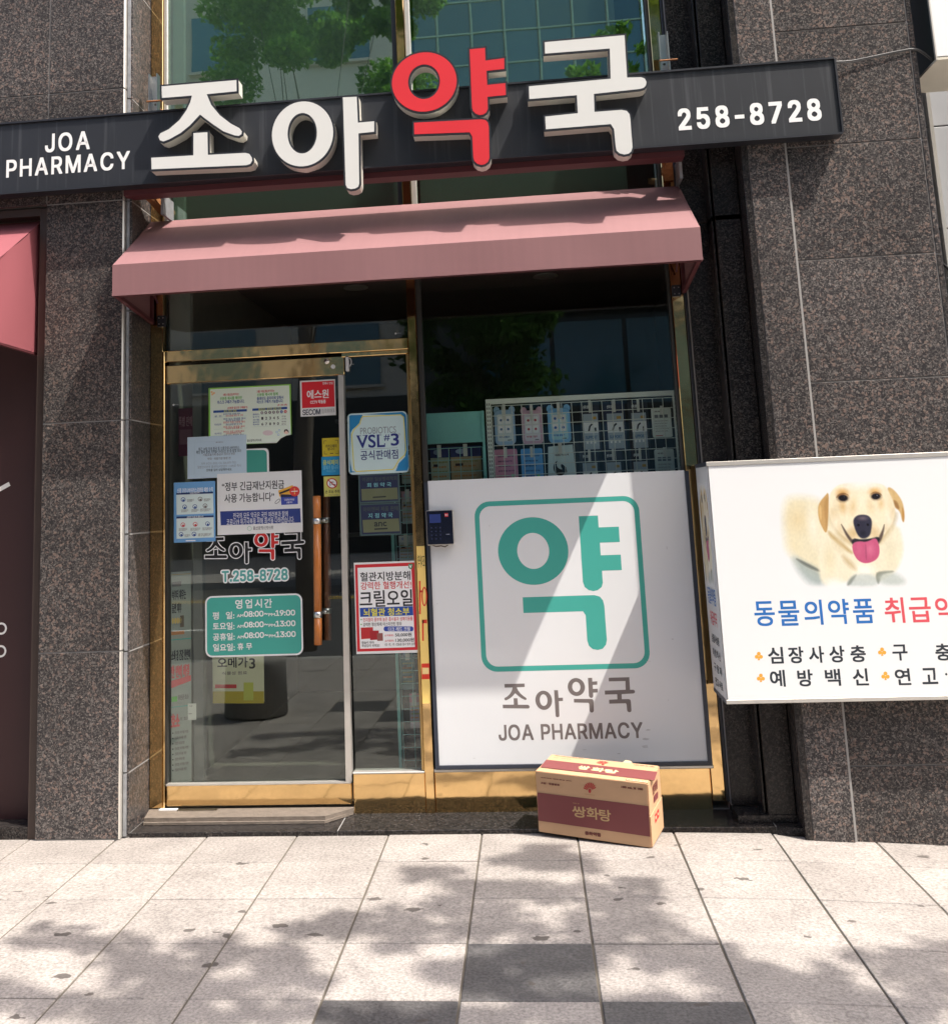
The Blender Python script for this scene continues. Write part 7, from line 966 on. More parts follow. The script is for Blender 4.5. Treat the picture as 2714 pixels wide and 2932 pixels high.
box('door_sill', -4.3, -2.446, 4.985, 5.114, -0.02, 0.055, GRAN_D, NB); box('door_sill', -4.3, -2.62, 4.94, 4.984, -0.02, 0.03, GRAN_D, NB)
ms = metric_sheet(NB, 5.114); ms.N = Vector((0, -1, 0))
for z in (0.958, 0.848): ms.disc(-2.668, z, 0.030, LW, 2, ring=0.010)
ms.line([(-2.80, 1.60), (-2.648, 1.675)], 0.022, LW, 2); ms.disc(-2.800, 0.958, 0.030, LW, 2, ring=0.010); ms.disc(-2.800, 0.848, 0.030, LW, 2, ring=0.010)
ms.line([(-2.80, 1.60), (-2.95, 1.70), (-3.1, 1.60)], 0.022, LW, 2); ms.finish()

# ================================================================ WHITE SHOP PANEL WITH THE BIG CHARACTER
TEAL = mat('teal_print_film', lin((70, 168, 155)), 0.42, var=0.03, scale=4)
GREY = mat('warm_grey_print_film', lin((118, 110, 108)), 0.42, var=0.04, scale=8)
PN = thing('window_panel_sign', 'large white panel with teal character in a rounded square, covering the lower shop window', 'sign', (0.138, 5.25, 0.222))
box('panel_board', -0.500, 0.772, 5.250, 5.262, 0.240, 1.604, WHITE, PN)
DBL = mat('blue_black_border', (0.035, 0.042, 0.060), 0.35)
box('panel_border', 0.7725, 0.792, 5.238, 5.2475, 0.224, 1.60, DBL, PN); box('panel_border', -0.519, -0.5005, 5.244, 5.2545, 0.224, 1.597, DBL, PN)
box('panel_border', -0.5, 0.772, 5.240, 5.2545, 0.2235, 0.2395, DBL, PN)
ms = metric_sheet(PN, 5.250); ms.sep = True; ms.N = Vector((0, -1, 0)); ms.off = 0.0001
ms.shape([rrect(-0.272, 0.669, 0.540, 1.490, 0.075, 8), rrect(-0.248, 0.693, 0.516, 1.466, 0.055, 8)], TEAL, 1, 'square_outline')
ms.shape([ell(0.009, 1.240, 0.173, 0.164, 56), ell(0.0095, 1.240, 0.0785, 0.0875, 44)], TEAL, 1, 'big_character')
ms.shape([[(0.243,1.4),(0.337,1.4),(0.337,1.342),(0.435,1.342),(0.435,1.268),(0.338,1.268),(0.338,1.207),(0.435,1.207),(0.435,1.133),(0.339,1.133),(0.339,1.075),(0.332,1.055),(0.312,1.041),(0.291,1.037),(0.268,1.043),(0.250,1.058),(0.243,1.083)]], TEAL, 1, 'big_character')
ms.shape([[(-0.055,1.018),(0.294,1.018),(0.320,1.010),(0.334,0.992),(0.339,0.966),(0.340,0.805),(0.334,0.782),(0.317,0.764),(0.293,0.759),(0.269,0.764),(0.252,0.780),(0.246,0.804),(0.246,0.924),(0.234,0.943),(-0.055,0.943)]], TEAL, 1, 'big_character')
def logo(sheet, specs, thin, mats, lev, outline=None, flip=1, name='logo_lettering'):
    """the four sign characters redrawn at another size: specs give each target box (u0, vtop, u1, vbottom)"""
    src = ([[JO[0]], [JO[1]]], [AR, [AA[0]]], [YR, [Y1[0]], [Y2[0]]], [[GU[0]]])
    for grp, (u0, vt, u1, vb), m in zip(src, specs, mats):
        pts = [p for g in grp for s in g for p in s]; sheet.cur += 1000
        x0, x1 = min(p[0] for p in pts), max(p[0] for p in pts); z0, z1 = min(p[1] for p in pts), max(p[1] for p in pts)
        for g in grp:
            if outline:
                v, f = fill2d(g, offset=outline[0])
                sheet.put([(u0+(p[0]-x0)/(x1-x0)*(u1-u0), vt+(z1-p[1])/(z1-z0)*(vb-vt)) for p in v], f, outline[1], lev*0.00015-0.0001, name)
            v, f = fill2d(g, offset=thin)
            sheet.put([(u0+(p[0]-x0)/(x1-x0)*(u1-u0), vt+(z1-p[1])/(z1-z0)*(vb-vt)) for p in v], f, m, lev*0.00015, name)
logo(ms, [(-0.181, 0.612, -0.049, 0.493), (-0.022, 0.578, 0.113, 0.450), (0.137, 0.632, 0.282, 0.468), (0.312, 0.630, 0.458, 0.466)], -0.005, [GREY]*4, 1)
ms.text('JOA PHARMACY', -0.205, 0.420, 0.479, 0.350, GREY, 0.0020, 1, True, 0.10)
SCUF = mat('scuff_marks', (0.60, 0.60, 0.60), 0.7, var=0.3, scale=60)
for x, z, a, b in ((-0.477, 1.0, .003, .003), (-0.20, 1.37, .002, .006), (0.66, 1.23, .002, .010), (0.653, 0.80, .007, .004), (0.49, 0.345, .018, .006), (0.486, 0.31, .016, .010), (0.505, 0.385, .012, .004), (0.36, 0.28, .01, .003), (0.53, 0.70, .012, .0015), (0.2, 0.30, .012, .002), (-0.33, 0.27, .008, .002), (0.61, 0.52, .003, .002)):
    ms.shape([[(x+a*math.cos(t)*rnd.uniform(.5, 1.2), z+b*math.sin(t)*rnd.uniform(.5, 1.2)) for t in [k*math.pi/5 for k in range(10)]]], SCUF, 1, 'scuff')
ms.finish()

# intercom
IC = thing('card_reader', 'small navy card reader with a screen fixed over the left edge of the white panel', 'card reader', (-0.443, 5.21, 1.289))
box('reader_back_shell', -0.511, -0.376, 5.205, 5.250, 1.286, 1.457, PALE, IC, 0.004)
NAVY = mat('glossy_navy_glass', (0.010, 0.014, 0.030), 0.12, var=0.05, coat=0.5)
box('reader_front', -0.5085, -0.379, 5.197, 5.2045, 1.2905, 1.4545, NAVY, IC, 0.002)
ms = metric_sheet(IC, 5.197); ms.N = Vector((0, -1, 0))
ms.rect(-0.494, 1.438, -0.438, 1.396, ink((35, 55, 120)), 1, 'reader_screen'); ms.rect(-0.418, 1.441, -0.400, 1.424, ink((200, 40, 50)), 1, 'reader_badge')
ms.text('S1', -0.4155, 1.4365, -0.4025, 1.4285, ink((235, 220, 220)), 0.0004, 2)
for i in range(3):
    for j in range(4): ms.disc(-0.486+i*0.022, 1.372-j*0.018, 0.0035, ink((38, 46, 78)), 1, name='key_mark')
ms.rect(-0.415, 1.340, -0.397, 1.336, ink((120, 125, 140)), 1); ms.finish()
MB().tube([(-0.49, 5.24, 1.286), (-0.47, 5.235, 1.279), (-0.445, 5.237, 1.281), (-0.425, 5.23, 1.276), (-0.41, 5.24, 1.285)], 0.0028, 6).build('reader_cable', mat('brown_cable', (0.09, 0.06, 0.03), 0.6), IC, True)
YS = mat('yellow_painted_reflection', lin((250, 214, 125)), 0.45, var=0.06)
ys = tag(MB().box(-0.571, -0.530, 5.2525, 5.2545, 0.527, 1.283).build('poster_reflection', YS), 'painted reflection of a yellow, red lettered poster on the brass post beside the white panel', 'poster')  # reflection in the polished brass, painted on as a strip with reversed letters
sh = wall_sheet(ys, -0.571, -0.530, 0.527, 1.283, 5.2525, (583, 10), (655, 10), (625, 1130))
RED1 = ink((225, 60, 40))
sh.text('조아약', 655, 75, 597, 165, ink((90, 80, 40)), 1); sh.rect(604, 262, 618, 500, RED1); sh.rect(604, 330, 640, 345, RED1); sh.disc(650, 375, 26, RED1, 1, ring=12, ry=70)
sh.rect(628, 540, 672, 566, RED1); sh.rect(628, 540, 642, 690, RED1); sh.rect(620, 850, 690, 960, RED1); sh.rect(626, 880, 684, 925, ink((250, 220, 150)), 2)
sh.finish()

# ================================================================ DOOR AND WINDOW NOTICES
YP = 5.2895
def poster(name, label, corners, Z, px, m=PAPER, y=5.2895, cat='poster', thick=0.0012, round_=0.0):
    """corners (X0, X1), Z (Z0, Z1); px: measured TL, TR, BL"""
    X0, X1 = corners; Z0, Z1 = Z
    if round_:
        v, f = fill2d([rrect(X0, Z0, X1, Z1, round_, 6)], extrude=thick/2); o = MB().add([(p[0], y-thick/2-p[2], p[1]) for p in v], f).build(name, m)
    else: o = MB().box(X0, X1, y-thick, y, Z0, Z1).build(name, m)
    tag(o, label, cat)
    return o, wall_sheet(o, X0, X1, Z0, Z1, y-thick, *px)
BK, WH, RD, BL, GN = ink((35, 35, 38)), ink((240, 240, 240)), ink((205, 45, 50)), ink((30, 75, 150)), ink((90, 175, 60))
# mask purchase notice
def cut_poster():
    pts = [(-1.645, 2.140), (-1.203, 2.138), (-1.204, 1.876), (-1.225, 1.874), (-1.250, 1.868), (-1.270, 1.853), (-1.283, 1.835), (-1.646, 1.835)]
    v, f = fill2d([pts], extrude=0.0005); o = MB().add([(p[0], YP-0.0005-p[2], p[1]) for p in v], f).build('mask_notice', ink((140, 205, 80)))
    tag(o, 'green edged notice with two text columns and a number table, high on the glass door', 'poster')
    s = wall_sheet(o, -1.646, -1.203, 1.835, 2.139, YP-0.001, (422, 402), (1147, 370), (422, 903))
    s.poly([(437, 412), (1133, 382), (1140, 808), (1100, 815), (1050, 840), (1015, 878), (437, 890)], ink((226, 238, 222)), 1)
    s.text('3월 6일(금)부터는', 552, 450, 692, 468, RD, 0.8, 2); s.text('신분증 제시를 해야만', 525, 480, 718, 500, GN, 1.2, 2); s.text('마스크 구매가 가능합니다.', 502, 512, 738, 532, BL, 1.4, 2)
    s.text('3월 9일(월)부터는', 850, 424, 1003, 442, RD, 0.8, 2); s.text('신분증 제시와 함께', 852, 450, 1032, 468, GN, 1.2, 2); s.text('출생년도 끝자리에 맞춰서', 850, 482, 1080, 500, BL, 1.2, 2); s.text('마스크 구매가 가능합니다.', 850, 512, 1078, 530, BL, 1.4, 2)
    s.text('(신분증 없으면 구매불가)', 590, 567, 765, 582, RD, 0.9, 2); s.text('(주 1회 2매)', 1028, 546, 1112, 560, RD, 0.9, 2)
    s.poly([(465, 598), (760, 586), (760, 606), (465, 618)], BL, 2); s.poly([(808, 582), (1112, 568), (1112, 588), (808, 602)], BL, 2)
    s.text('본인 확인 방법', 558, 596, 668, 608, ink((210, 215, 80)), 0.6, 3); s.text('출생년도 끝자리 요일 안내', 862, 579, 1060, 592, ink((210, 215, 80)), 0.6, 3)
    for y, a in ((640, '성  인'), (712, '미성년자'), (790, '외국인')): s.text(a, 475, y, 535, y+14, BL, 0.4, 2)
    for i, (y, m) in enumerate(((622, BL), (636, RD), (664, BL), (679, BL), (693, RD), (712, BL), (733, RD), (746, RD), (774, RD), (788, RD), (806, BL))):
        s.text(('본인이 직접 신분증 제시', '공인신분증 확인 후 구매', '여권 또는 학생증 제시', '부모와 함께 방문 시')[i % 4], 552+(i % 2)*22, y, 700+(i*23) % 50, y+10, m, 0.5, 2)
    for y in (655, 760): s.line([(465, y), (760, y-10)], 1.2, ink((150, 190, 180)), 2)
    for i, ch in enumerate('월화수목금토일'):
        cx = 892+i*34; s.disc(cx, 619-i*1.6, 13, (GREY, GREY, GREY, GREY, GREY, BL, RD)[i], 2); s.text(ch, cx-6, 613-i*1.6, cx+6, 625-i*1.6, WH, 0.3, 3)
    for i, ch in enumerate('12345'): s.text(ch, 886+i*34, 656-i, 902+i*34, 678-i, BK, 1.2, 2)
    for i, ch in enumerate('67890'): s.text(ch, 886+i*34, 706-i, 902+i*34, 727-i, BK, 1.2, 2)
    for q, y in (('주말', 645), ('구매', 665), ('평일', 690), ('불가능', 711)): s.text(q, 1062, y, 1100, y+11, GREY, 0.3, 2)
    for q, y in (('출생년도', 626), ('끝 자 리', 648), ('요일', 672), ('끝9자리', 694), ('확인하세요', 714)): s.text(q, 812, y, 866, y+12, BL, 0.4, 2)
    for y in (638, 690, 740): s.line([(812, y), (1112, y-12)], 1.0, ink((150, 170, 175)), 2)
    s.disc(940, 792, 45, ink((222, 205, 205)), 2, ry=22); s.disc(1100, 785, 20, ink((245, 210, 190)), 2); s.poly([(1080, 780), (1085, 765), (1105, 760), (1120, 775), (1122, 795), (1112, 780), (1095, 772), (1086, 790)], ink((75, 60, 60)), 3)
    for x, y in ((1018, 785), (1040, 770), (1032, 808)): s.rect(x-8, y-8, x+8, y+8, ink((120, 180, 205)), 2); s.rect(x-5, y-5, x+5, y+5, WH, 3)
    for x, y in ((452, 436), (472, 445), (458, 455)): s.disc(x, y, 9, ink((245, 190, 130)), 2)
    s.text('울산광역시약사회', 760, 848, 882, 864, BK, 0.4, 2); s.finish()
cut_poster()
o, s = poster('security_sticker', 'square red and white security sticker at the top corner of the glass door', (-1.154, -0.967), (1.964, 2.152), ((1228, 340), (1537, 325), (1232, 655)), cat='sticker')
s.poly([(1243, 352), (1527, 338), (1531, 566), (1246, 580)], ink((222, 35, 48)), 1)
s.text('에스원', 1290, 424, 1478, 490, WH, 3.2, 2); s.text('CCTV 작동중', 1318, 512, 1452, 537, WH, 1.6, 2); s.text('언제나 안심', 1428, 352, 1516, 370, WH, 0.8, 2)
s.text('SECOM', 1250, 594, 1405, 634, ink((35, 45, 70)), 2.2, 2, True)
for k in range(4): s.text('서비스이용 보안시스템 가동', 1415, 588+k*11, 1528-(k == 3)*90, 595+k*11, GREY, 0, 2)
s.finish()
o, s = poster('pale_blue_notice', 'pale blue sheet of thin grey Korean text, half under the green edged notice', (-1.760, -1.444), (1.668, 1.885), ((240, 835), (755, 815), (232, 1205)), ink((188, 208, 222)), y=5.2893-0.0018)
for q, u, v, u1, m in (('최근 14일 이내 중국 등 신종코로나바이러스', 335, 928, 690, BK), ('확진 환자 발생 지역을 다녀오신 분 중 발열 또는', 315, 955, 708, BK), ('기침(호흡기계 증상)이 있으신 분은', 372, 983, 652, GREY), ('약국 · 의료기관 방문 전', 412, 1018, 612, GREY),
                       ('지역 보건소 (052) 133, 226-5575 또는', 355, 1060, 660, ink((150, 160, 170))), ('질병관리본부 콜센터(국번없이 1339)로 즉시', 322, 1090, 700, ink((150, 160, 170))), ('전화를 걸어 상담해주세요.', 398, 1118, 622, BK), ('울산광역시', 488, 877, 552, GREY)):
    s.text(q, u, v, u1, v+(14 if v != 877 else 8), m, 0.3, 2)
s.line([(300, 880), (740, 862)], 1.0, ink((160, 185, 195)), 1); s.line([(300, 880), (296, 1165)], 1.0, ink((160, 185, 195)), 1); s.finish()
o, s = poster('teal_tab', 'plain teal rounded tab with a white edge peeping above the white relief fund notice', (-1.467, -1.326), (1.640, 1.810), ((718, 937), (952, 928), (718, 1215)), PAPER, y=5.2887, cat='sticker', round_=0.022)
v, f = fill2d([rrect(735, 945, 935, 1210, 32)]); s.put(v, f, ink((62, 150, 135)), 0.0002, 'printed_shape'); s.finish()
o, s = poster('relief_fund_notice', 'white landscape notice with bank card drawing and navy text band on the door', (-1.602, -1.155), (1.374, 1.687), ((505, 1162), (1245, 1130), (500, 1700)), y=5.2870)
s.text('“정부 긴급재난지원금', 548, 1238, 1090, 1290, BK, 2.0, 2); s.text('사용 가능합니다”', 568, 1340, 1000, 1398, BK, 2.0, 2)
s.poly([(527, 1492), (1224, 1463), (1226, 1586), (530, 1614)], ink((40, 60, 130)), 1)
s.text('전국의 모든 약국은 국민 여러분과 함께', 640, 1505, 1116, 1536, WH, 0.0, 2); s.text('코로나19 위기극복을 위해 최선을 다하겠습니다.', 582, 1558, 1170, 1590, WH, 0.0, 2)
s.disc(780, 1640, 20, ink((150, 195, 170)), 2, ring=4); s.text('울산광역시약사회', 812, 1622, 985, 1643, BK, 0.5, 2); s.line([(812, 1652), (985, 1645)], 1.5, GREY, 2)
s.poly([(1038, 1308), (1165, 1260), (1188, 1330), (1048, 1362)], ink((235, 175, 60)), 2); s.poly([(1044, 1326), (1170, 1278), (1175, 1294), (1050, 1342)], BK, 3)
s.poly([(1058, 1340), (1206, 1345), (1206, 1425), (1062, 1434)], ink((60, 75, 165)), 4); s.poly([(1058, 1340), (1206, 1345), (1206, 1360), (1058, 1368)], ink((30, 35, 70)), 5)
s.text('긴급재난지원금', 1090, 1380, 1176, 1394, WH, 0.3, 5); s.text('선불카드', 1108, 1404, 1160, 1418, WH, 0.3, 5)
s.disc(1180, 1314, 44, ink((215, 60, 55)), 6); s.line([(1180, 1290), (1180, 1338)], 7, ink((240, 190, 90)), 7); s.line([(1152, 1316), (1206, 1312)], 7, WH, 7.3)
s.shape([ell(1030, 1402, 30, 13, 24, -0.7), ell(1030, 1402, 26, 9, 24, -0.7)], BK, 2); s.finish()
o, s = poster('virus_rules_notice', 'sky blue sheet with two panels of little pictograms at the door left edge', (-1.834, -1.613), (1.344, 1.652), ((118, 1238), (482, 1222), (110, 1775)), ink((110, 165, 215)), y=5.2884)
s.text('신종 코로나바이러스감염증 예방 수칙', 148, 1290, 460, 1318, WH, 1.0, 2); s.poly([(138, 1330), (462, 1318), (462, 1512), (138, 1526)], ink((214, 230, 228)), 1); s.poly([(138, 1330), (462, 1318), (462, 1334), (138, 1347)], ink((20, 50, 105)), 2)
s.poly([(136, 1542), (462, 1530), (460, 1725), (134, 1740)], ink((214, 230, 228)), 1); s.poly([(136, 1542), (462, 1530), (462, 1546), (136, 1560)], ink((20, 50, 105)), 2)
s.text('감염병 예방수칙', 258, 1326, 342, 1336, WH, 0.3, 3); s.text('감염병 의심될 때 행동수칙', 228, 1538, 372, 1549, WH, 0.3, 3)
for x, y, m in ((198, 1390, BL), (348, 1385, GREY), (210, 1455, BL), (300, 1452, BL), (390, 1445, GREY), (192, 1615, RD), (300, 1610, RD), (408, 1605, BL), (175, 1700, BL), (288, 1697, BL)):
    s.disc(x, y, 20, m, 2, ring=5); s.disc(x+2, y+6, 9, m, 3)
for x, y, wd in ((232, 1385, 60), (380, 1380, 58), (180, 1478, 62), (270, 1475, 62), (345, 1470, 92), (156, 1645, 72), (258, 1642, 85), (362, 1637, 85), (205, 1700, 48), (322, 1690, 118)):
    for k in range(3): s.text('손을 자주 꼼꼼하게 씻기', x, y+k*9, x+wd-(k == 2)*14, y+6+k*9, GREY, 0.2, 2)
s.poly([(215, 1752), (300, 1749), (300, 1758), (215, 1761)], WH, 2); s.finish()
o, s = poster('pay_sticker', 'mustard yellow payment sticker, topmost of the small stickers beside the door handle', (-1.044, -0.953), (1.752, 1.847), ((1425, 850), (1575, 842), (1422, 1008)), ink((198, 178, 38)), cat='sticker')
s.text('카카오페이', 1453, 905, 1548, 927, BK, 0.8, 2); s.text('됩니다', 1470, 932, 1530, 950, BK, 0.8, 2)
for x, y, a, b in ((1440, 872, 1, 1), (1562, 866, -1, 1), (1440, 985, 1, -1), (1562, 980, -1, -1)): s.line([(x, y+26*b), (x, y), (x+24*a, y)], 3.5, BK, 2)
s.rect(1488, 976, 1516, 982, BK, 2); s.finish()
o, s = poster('blue_pay_sticker', 'blue payment sticker with yellow letters between two yellow stickers by the door handle', (-1.050, -0.954), (1.656, 1.751), ((1418, 1012), (1578, 1003), (1418, 1177)), ink((28, 140, 190)), cat='sticker')
s.text('음식페이', 1432, 1040, 1565, 1078, ink((190, 200, 90)), 2, 2); s.text('결제가 됩니다', 1432, 1090, 1568, 1118, ink((120, 190, 215)), 0.8, 2); s.disc(1500, 1136, 40, ink((110, 185, 215)), 2, ring=3, ry=9); s.finish()
o, s = poster('finger_warning_sticker', 'light yellow hand caution sticker with a red prohibition ring just above the door handle', (-1.040, -0.955), (1.548, 1.650), ((1440, 1185), (1578, 1178), (1440, 1362)), ink((205, 200, 105)), cat='sticker')
s.disc(1509, 1244, 46, WH, 2); s.disc(1509, 1244, 46, ink((190, 45, 45)), 3, ring=9); s.rect(1490, 1222, 1496, 1266, BK, 2.5); s.rect(1500, 1230, 1524, 1236, BK, 2.6); s.poly([(1505, 1246), (1540, 1252), (1538, 1262), (1505, 1256)], GREY, 2.4)
s.line([(1476, 1212), (1542, 1276)], 9, ink((190, 45, 45)), 4); s.text('손 조심 주의', 1450, 1306, 1570, 1328, BK, 1.0, 2); s.text('문에 손이 끼지 않게', 1480, 1340, 1560, 1348, GREY, 0, 2); s.finish()
# logo decal, phone decal
DL = thing('door_name_decal', 'white outlined black and red shop name lettering stuck across the middle of the glass door', 'lettering', (-1.41, 5.2888, 1.226))
s = wall_sheet(DL, -1.672, -1.147, 1.226, 1.376, 5.2888, (385, 162), (1272, 135), (385, 430)); ms = metric_sheet(DL, 5.2892); ms.N = Vector((0, -1, 0))
DKF = mat('black_decal_film', (0.012, 0.012, 0.014), 0.35)
logo(ms, [(-1.672, 1.364, -1.552, 1.255), (-1.543, 1.334, -1.423, 1.224), (-1.412, 1.380, -1.282, 1.238), (-1.270, 1.384, -1.147, 1.238)], -0.006, [DKF, DKF, ink((200, 40, 40)), DKF], 2, (0.013, WH)); ms.finish()
DT = thing('door_phone_decal', 'teal phone number decal with thick white outline under the door name lettering', 'lettering', (-1.41, 5.2888, 1.137))
ms = metric_sheet(DT, 5.2888); ms.N = Vector((0, -1, 0))
ms.text('T.258-8728', -1.580, 1.191, -1.240, 1.139, WH, 0.0095, 1, True, 0.10, n=14); ms.text('T.258-8728', -1.580, 1.191, -1.240, 1.139, ink((85, 165, 160)), 0.0022, 3, True, 0.10); ms.finish()
# opening hours
o, s = poster('opening_hours_board', 'teal rounded board with white Korean opening hours, below the phone number on the door', (-1.670, -1.166), (0.767, 1.069), ((393, 700), (1252, 678), (390, 1242)), WH, y=5.2890, cat='sign', round_=0.035)
v, f = fill2d([rrect(-1.662, 0.775, -1.174, 1.061, 0.028)]); ms = metric_sheet(o, 5.2890-0.0012); ms.N = Vector((0, -1, 0)); ms.put([(p[0], p[1]) for p in v], f, TEAL, 0.00025, 'printed_shape'); ms.finish()
s.off = 0.00085; s.bf = 0.75
s.text('영', 662, 732, 722, 810, WH, 2.0, 2); s.text('업', 752, 730, 808, 806, WH, 2.0, 2); s.text('시', 836, 728, 896, 802, WH, 2.0, 2); s.text('간', 920, 726, 985, 802, WH, 2.0, 2)
for k, (a, b) in enumerate((('평', '19'), ('토', '13'), ('공', '13'), ('일', None))):
    y = 842+k*94
    if a == '평': s.text('평', 460, y, 512, y+64, WH, 1.6, 2); s.text('일:', 578, y-3, 650, y+58, WH, 1.6, 2)
    else: s.text({'토': '토요일:', '공': '공휴일:', '일': '일요일:'}[a], 460, y, 650, y+58, WH, 1.6, 2)
    if b:
        s.text('AM', 674, y+20, 732, y+43, WH, 1.0, 2); s.text('08:00', 738, y-6, 908, y+38, WH, 2.2, 2, True, 0.06); s.text('~', 916, y+10, 946, y+22, WH, 1.6, 2, True)
        s.text('PM', 954, y+12, 1010, y+35, WH, 1.0, 2); s.text(b+':00', 1016, y-14, 1186, y+30, WH, 2.2, 2, True, 0.06)
    else: s.text('휴 무', 676, y-8, 802, y+48, WH, 1.6, 2)
s.finish()
# probiotic plate
o, s = poster('probiotic_plate', 'white square plate with blue corners on the narrow window right of the door', (-0.908, -0.597), (1.653, 1.967), ((115, 680), (680, 655), (130, 1260)), ink((200, 222, 222)), y=5.2889, cat='sign', thick=0.004, round_=0.022)
s.shape([rrect(122, 684, 672, 1245, 30)][:0] or [[(135, 700), (150, 692), (262, 690), (240, 760), (200, 800), (165, 830), (150, 860), (140, 1100), (150, 1170), (160, 1225), (210, 1232), (140, 1240)]], ink((30, 130, 185)), 1)
s.poly([(262, 685), (640, 665), (672, 690), (692, 1180), (680, 1220), (570, 1225), (600, 1150), (660, 1090), (650, 720), (620, 695)], ink((30, 130, 185)), 1)
def yell(wd, c, lev): s.line([(262, 706), (620, 692), (650, 715), (668, 1030), (655, 1075), (600, 1120), (568, 1180), (545, 1208), (200, 1228), (178, 1205), (158, 880), (180, 830), (232, 780), (248, 730), (262, 706)], wd, c, lev)
yell(9, ink((225, 215, 90)), 2)
NVS = ink((30, 45, 125))
for u0, v0, u1, v1 in ((200, 888, 248, 893), (262, 884, 300, 889), (398, 880, 440, 885), (398, 989, 440, 994)): s.rect(u0, v0, u1, v1, NVS, 3)
s.poly([(466, 960), (474, 960), (474, 992), (462, 992)], NVS, 3)
s.text('PROBIOTICS', 238, 815, 578, 862, ink((140, 150, 155)), 0.6, 2, False, 1.15); s.text('VSL', 206, 888, 470, 996, ink((30, 45, 125)), 4.5, 2); s.text('#', 462, 880, 518, 938, ink((30, 45, 125)), 1.5, 2); s.text('3', 528, 872, 602, 980, ink((30, 45, 125)), 5, 2); s.disc(607, 877, 9, GREY, 2, ring=2)
s.line([(240, 1020), (588, 1004)], 2.5, GREY, 2); s.text('공식판매점', 240, 1034, 594, 1106, ink((35, 45, 110)), 2.2, 2); s.finish()
def plaque(lab, X, Z, px, l1, l2, l3):
    o, s = poster('membership_plaque', lab, X, Z, px, ink((62, 84, 84)), y=5.2893, cat='plaque', thick=0.003)
    (a, b), (c, d), (e, f_) = px; hgt = f_-b
    NV = ink((24, 34, 66))
    s.poly([(a+14, b+12), (c-14, d+12), (c-8, d+hgt-14), (a+22, b+hgt-14)], NV, 1)
    s.poly([(a+30, b+hgt*0.50), (c-18, d+hgt*0.50), (c-12, d+hgt*0.90), (a+36, b+hgt*0.90)], mat('dull_gilt_plate', (0.20, 0.22, 0.13), 0.35, 0.6), 2)
    s.text(l1, a+38, b+hgt*0.10, c-22, b+hgt*0.22, ink((70, 80, 70)), 0.5, 2); s.text(l2, a+85, b+hgt*0.30, c-75, b+hgt*0.43, ink((120, 180, 185)), 1.0, 2, False, 1.0)
    if l3: s.text(l3, a+140, b+hgt*0.58, a+255, b+hgt*0.70, ink((38, 45, 45)), 3, 3)
    else: s.disc(a+200, b+hgt*0.60, 36, ink((120, 125, 100)), 3, ring=8, ry=18)
    s.poly([(a+140, b+hgt*0.77), (a+265, b+hgt*0.755), (a+265, b+hgt*0.80), (a+140, b+hgt*0.815)], ink((38, 45, 45)), 3); s.finish()
plaque('upper navy membership plaque with a gilt oval emblem, right under the white and blue plate', (-0.860, -0.648), (1.505, 1.652), ((222, 1262), (612, 1255), (232, 1535)), '이경현 임상병리학회', '회 원 약 국', None)
plaque('lower navy plaque with three black letters on its gilt field, under the emblem plaque', (-0.860, -0.648), (1.343, 1.503), ((232, 1537), (622, 1527), (235, 1845)), '아이앤씨 제품 판매', '지 정 약 국', 'anc')
o, s = poster('krill_oil_poster', 'red bordered krill oil poster with big black Korean headline on the narrow window', (-0.892, -0.5795), (0.767, 1.212), ((137, 128), (570, 115), (157, 780)), y=5.2645)
s.poly([(145, 142), (562, 128), (583, 748), (162, 762)], ink((205, 40, 50)), 1); s.poly([(163, 165), (540, 152), (563, 728), (182, 742)], WH, 2)
s.text('혈관지방분해', 182, 198, 534, 252, BK, 2.0, 3); s.text('강력한 혈행개선!', 186, 268, 540, 312, RD, 1.3, 3); s.text('크릴오일', 178, 332, 548, 436, BK, 3.6, 3)
s.poly([(180, 452), (550, 440), (553, 505), (183, 516)], ink((35, 75, 160)), 3); s.text('뇌혈관 청소부', 206, 458, 526, 502, ink((235, 225, 60)), 1.8, 4)
for y, q in ((527, '인지질이 풍부해 높은 흡수율과 생체이용률'), (562, '강력한 항산화제 아스타잔틴 함유')):
    s.rect(186, y+3, 194, y+12, GN, 3); s.text(q, 203, y-4, 548 if y == 527 else 472, y+14, RD if y == 527 else BK, 0.6, 3)
s.poly([(186, 592), (272, 589), (274, 668), (190, 674)], ink((190, 45, 50)), 3); s.poly([(250, 614), (312, 612), (314, 676), (252, 680)], ink((165, 35, 42)), 4); s.poly([(300, 632), (340, 630), (342, 684), (302, 686)], ink((150, 90, 85)), 5)
v, f = fill2d([rrect(347, 583, 553, 618, 14)]); s.put([(p[0], p[1]) for p in v], f, ink((50, 75, 165)), 0.00045, 'printed_shape'); s.text('다크 레드 크릴', 378, 590, 530, 614, WH, 0.8, 4)
s.text('(2개월분)', 354, 640, 416, 654, RD, 0.4, 3); s.text('50,000원', 426, 630, 540, 654, BK, 1.2, 3); s.text('(6개월분)', 356, 678, 418, 692, RD, 0.4, 3); s.text('130,000원', 428, 667, 558, 691, BK, 1.2, 3)
s.text('캡슐이 작아', 194, 690, 280, 706, BK, 0.6, 3); s.text('목넘김이 쉬워요!', 194, 711, 318, 727, BK, 0.6, 3); s.text('1일 1회, 1회 1캡슐을 물과 함께 섭취', 354, 702, 562, 716, BK, 0.2, 3)
s.poly([(519, 138), (551, 137), (550, 165), (537, 178), (522, 167)], ink((45, 130, 80)), 3); s.text('V', 526, 145, 545, 168, WH, 1.5, 4); s.finish()
